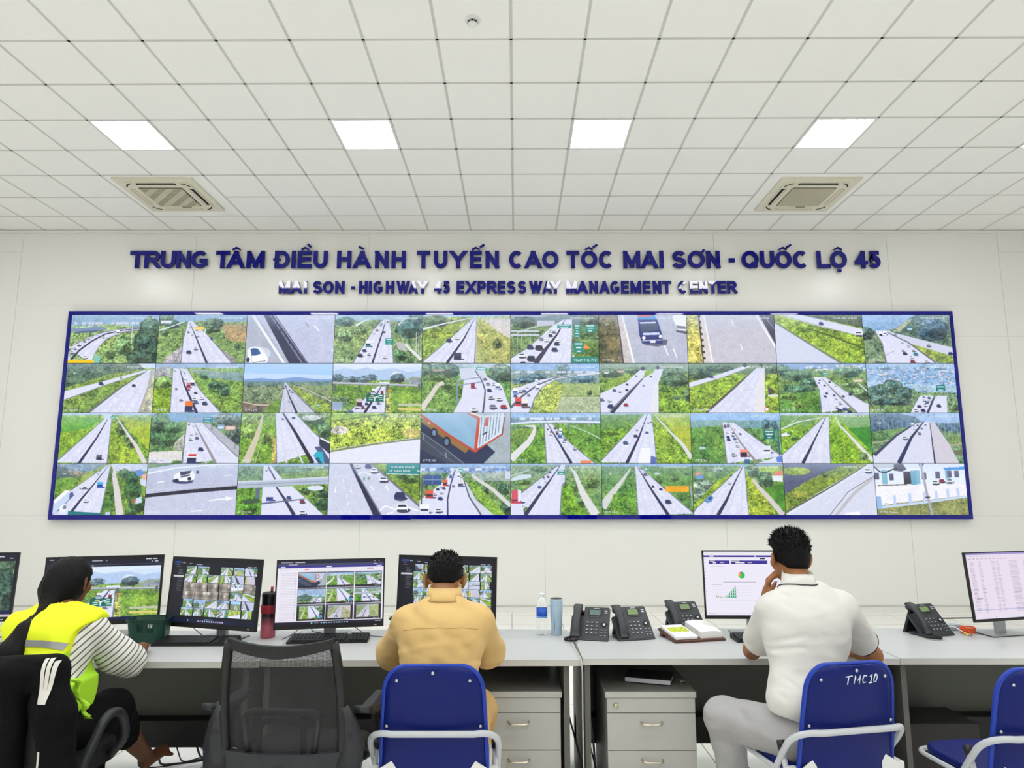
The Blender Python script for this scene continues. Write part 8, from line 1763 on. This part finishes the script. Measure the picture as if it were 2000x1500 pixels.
# striped blouse under the vest
def stripe_mat():
    m = bpy.data.materials.new('striped_blouse_cloth'); m.use_nodes = True; nt = m.node_tree; bs = nt.nodes['Principled BSDF']; bs.inputs['Roughness'].default_value = .8
    tc = nt.nodes.new('ShaderNodeTexCoord'); dp = nt.nodes.new('ShaderNodeVectorMath'); dp.operation = 'DOT_PRODUCT'; dp.inputs[1].default_value = (.52, .36, -.77)
    nt.links.new(tc.outputs['Object'], dp.inputs[0]); mu = nt.nodes.new('ShaderNodeMath'); mu.operation = 'MULTIPLY'; mu.inputs[1].default_value = 1/.0235; nt.links.new(dp.outputs['Value'], mu.inputs[0])
    fr_ = nt.nodes.new('ShaderNodeMath'); fr_.operation = 'FRACT'; nt.links.new(mu.outputs[0], fr_.inputs[0]); gt = nt.nodes.new('ShaderNodeMath'); gt.operation = 'GREATER_THAN'; gt.inputs[1].default_value = .72; nt.links.new(fr_.outputs[0], gt.inputs[0])
    mx = nt.nodes.new('ShaderNodeMix'); mx.data_type = 'RGBA'; nt.links.new(gt.outputs[0], mx.inputs[0]); mx.inputs[6].default_value = lin((226, 226, 218))+(1,); mx.inputs[7].default_value = lin((104, 104, 100))+(1,); nt.links.new(mx.outputs[2], bs.inputs['Base Color']); return m
ST = stripe_mat()
sl = chain([(-1.895, 3.195, .975), (-1.845, 3.33, .83), (-1.835, 3.42, .785)], (.056, .070, .072), .03)+chain([(-2.205, 3.165, .965), (-2.30, 3.30, .84), (-2.32, 3.38, .81)], (.056, .066, .066), .03)
def bl_mod(F, X, Y, Z):
    F = folds(F, X, Y, Z, .003, 34.); F = np.maximum(F, (Y-3.47)); return np.maximum(F, .62-Z)
soft('blouse', torso+sl, .0065, ST, t, org, grow=.008, sub=[cone((-2.055, 3.22, 1.05), (-2.06, 3.26, 1.16), .055, .07), cone((-1.838, 3.41, .79), (-1.85, 3.56, .79), .055, .06), cone((-2.32, 3.38, .81), (-2.30, 3.55, .80), .052, .056)], mod=bl_mod, it=2)
# vest: colour changes with height, yellow above and lime below
vm = bpy.data.materials.new('neon_vest_cloth'); vm.use_nodes = True; nt = vm.node_tree; bs = nt.nodes['Principled BSDF']; bs.inputs['Roughness'].default_value = .7
tc = nt.nodes.new('ShaderNodeTexCoord'); sp = nt.nodes.new('ShaderNodeSeparateXYZ'); nt.links.new(tc.outputs['Object'], sp.inputs[0]); mr = nt.nodes.new('ShaderNodeMapRange'); mr.inputs[1].default_value = .90; mr.inputs[2].default_value = .915; nt.links.new(sp.outputs[2], mr.inputs[0])
mx = nt.nodes.new('ShaderNodeMix'); mx.data_type = 'RGBA'; nt.links.new(mr.outputs[0], mx.inputs[0]); mx.inputs[6].default_value = lin((168, 222, 40))+(1,); mx.inputs[7].default_value = lin((222, 234, 10))+(1,); nt.links.new(mx.outputs[2], bs.inputs['Base Color'])
def vest_mod(F, X, Y, Z):
    F = folds(F, X, Y, Z, .004, 26.)
    # armholes
    dR = np.sqrt(((X+1.845)/.07)**2+((Z-.90)/.115)**2)-1; F = np.where(X > -1.90, np.maximum(F, -dR*.05), F)
    dL = np.sqrt(((X+2.26)/.07)**2+((Z-.88)/.11)**2)-1; F = np.where(X < -2.20, np.maximum(F, -dL*.05), F)
    return np.maximum(np.maximum(F, .66-Z), (X+1.845)*.8-.0)
vt = soft('safety_vest', torso+[elli((-1.96, 3.07, .75), (.19, .13, .12), .05)], .0065, vm, t, org, grow=.026, sub=[cone((-2.055, 3.20, 1.06), (-2.06, 3.26, 1.16), .062, .08)], mod=vest_mod, it=2)
tv = bvh(vt)
RF = mat('reflective_grey_tape', (140, 142, 140), .35, .3)
drape(tv, [(-.24, .905), (-.19, .925), (-.12, .94), (-.04, .950), (.04, .947), (.10, .938), (.18, .915)], .026, RF, 'reflective_band', t, off=.003, n=70)
b = MB(); v = []; f = []      # loose side flap hanging out below the arm
for i in range(12):
    z = .82-.014*i; y_ = -.16+.01*math.sin(i*1.3); x_ = .235+.010*i*.6+.012*math.sin(i*1.1)
    v += [(x_-.055+.004*i, y_+.03, z), (x_-.02, y_-.012*math.cos(i), z), (x_+.012*math.cos(i*1.7), y_+.0, z)]
for i in range(11):
    for k in range(2): a = i*3+k; f.append((a, a+1, a+4, a+3))
b.add(v, f, vm, True); fl = b.build('vest_flap', t); sd = fl.modifiers.new('thick', 'SOLIDIFY'); sd.thickness = .003
BT = mat('black_trouser_cloth', (10, 10, 12), .85, spec=.15, bump=.2, fold=.6)
soft('trousers', chain(lgR[:3], (.090, .074, .066), .04)+chain(lgL, (.085, .062, .045), .04)+[elli((-2.02, 3.10, .565), (.185, .145, .10), .05)], .0075, BT, t, org, grow=.014, mod=lambda F, X, Y, Z: np.maximum(np.maximum(folds(F, X, Y, Z, .003), Z-.67), np.where(X > -1.98, (Y-3.55), .09-Z)), it=2)
soft('shoe', [cone((-2.06, 3.58, .05), (-2.06, 3.78, .035), .036, .030, .02)], .007, M_black, t, org, grow=.006, mod=lambda F, X, Y, Z: np.maximum(F, .002-Z), it=1)

# jacket hung over the woman's chair
org = (-2.03, 2.80, 0.3)
JK = mat('black_jacket_cloth', (7, 7, 9), .8, spec=.15, bump=.2, bscale=300, fold=.6)
t = thing('jacket', 'black jacket with three white sleeve stripes draped over a chair back', 'jacket', org, 0)
jp = [cone((-2.23, 2.795, .885), (-1.80, 2.80, .895), .050, .048, .04), cone((-2.25, 2.775, .86), (-2.27, 2.77, .10), .052, .06, .06), cone((-2.08, 2.765, .88), (-2.08, 2.75, .10), .05, .06, .08), cone((-1.92, 2.77, .88), (-1.90, 2.75, .10), .05, .06, .08)]
jp += [cone((-2.0, 2.90, .85), (-2.0, 2.90, .60), .02, .02, .03)]
sleeve = chain([(-1.80, 2.79, .895), (-1.755, 2.775, .75), (-1.725, 2.77, .50), (-1.70, 2.77, .22)], (.048, .056, .062, .056), .05)
jo = soft('jacket_body', jp+sleeve, .007, JK, t, org, grow=.004, mod=lambda F, X, Y, Z: folds(F, X, Y, Z, .005, 24.), it=2, sub=[cone((-2.3, 2.83, .5), (-1.78, 2.83, .5), .001, .001)])
tj = bvh(jo); WS = mat('white_sleeve_stripe', (206, 204, 196), .7)
for k in range(3):
    drape(tj, [(.236+.017*k, .648), (.240+.016*k, .60), (.246+.0125*k, .535), (.250+.010*k, .495)], .0125, WS, 'sleeve_stripe', t, off=.003, n=30)
drape(tj, [(.268, .33), (.270, .26), (.264, .19)], .012, WS, 'sleeve_stripe', t, off=.003, n=24)
# lettering on screens becomes plain meshes
dg = bpy.context.evaluated_depsgraph_get(); TX = {}
for o in [o for o in bpy.data.objects if o.type == 'FONT']:
    key = (o.data.body, round(o.data.size, 4), o.data.align_x)
    if key not in TX:
        me = bpy.data.meshes.new_from_object(o.evaluated_get(dg)); me.name = o.name; TX[key] = me
    n_ = link(o.name.split('.')[0], TX[key], o.parent); n_.matrix_local = o.matrix_local.copy(); n_.location = o.location; n_.rotation_euler = o.rotation_euler; n_.scale = o.scale
    bpy.data.objects.remove(o)
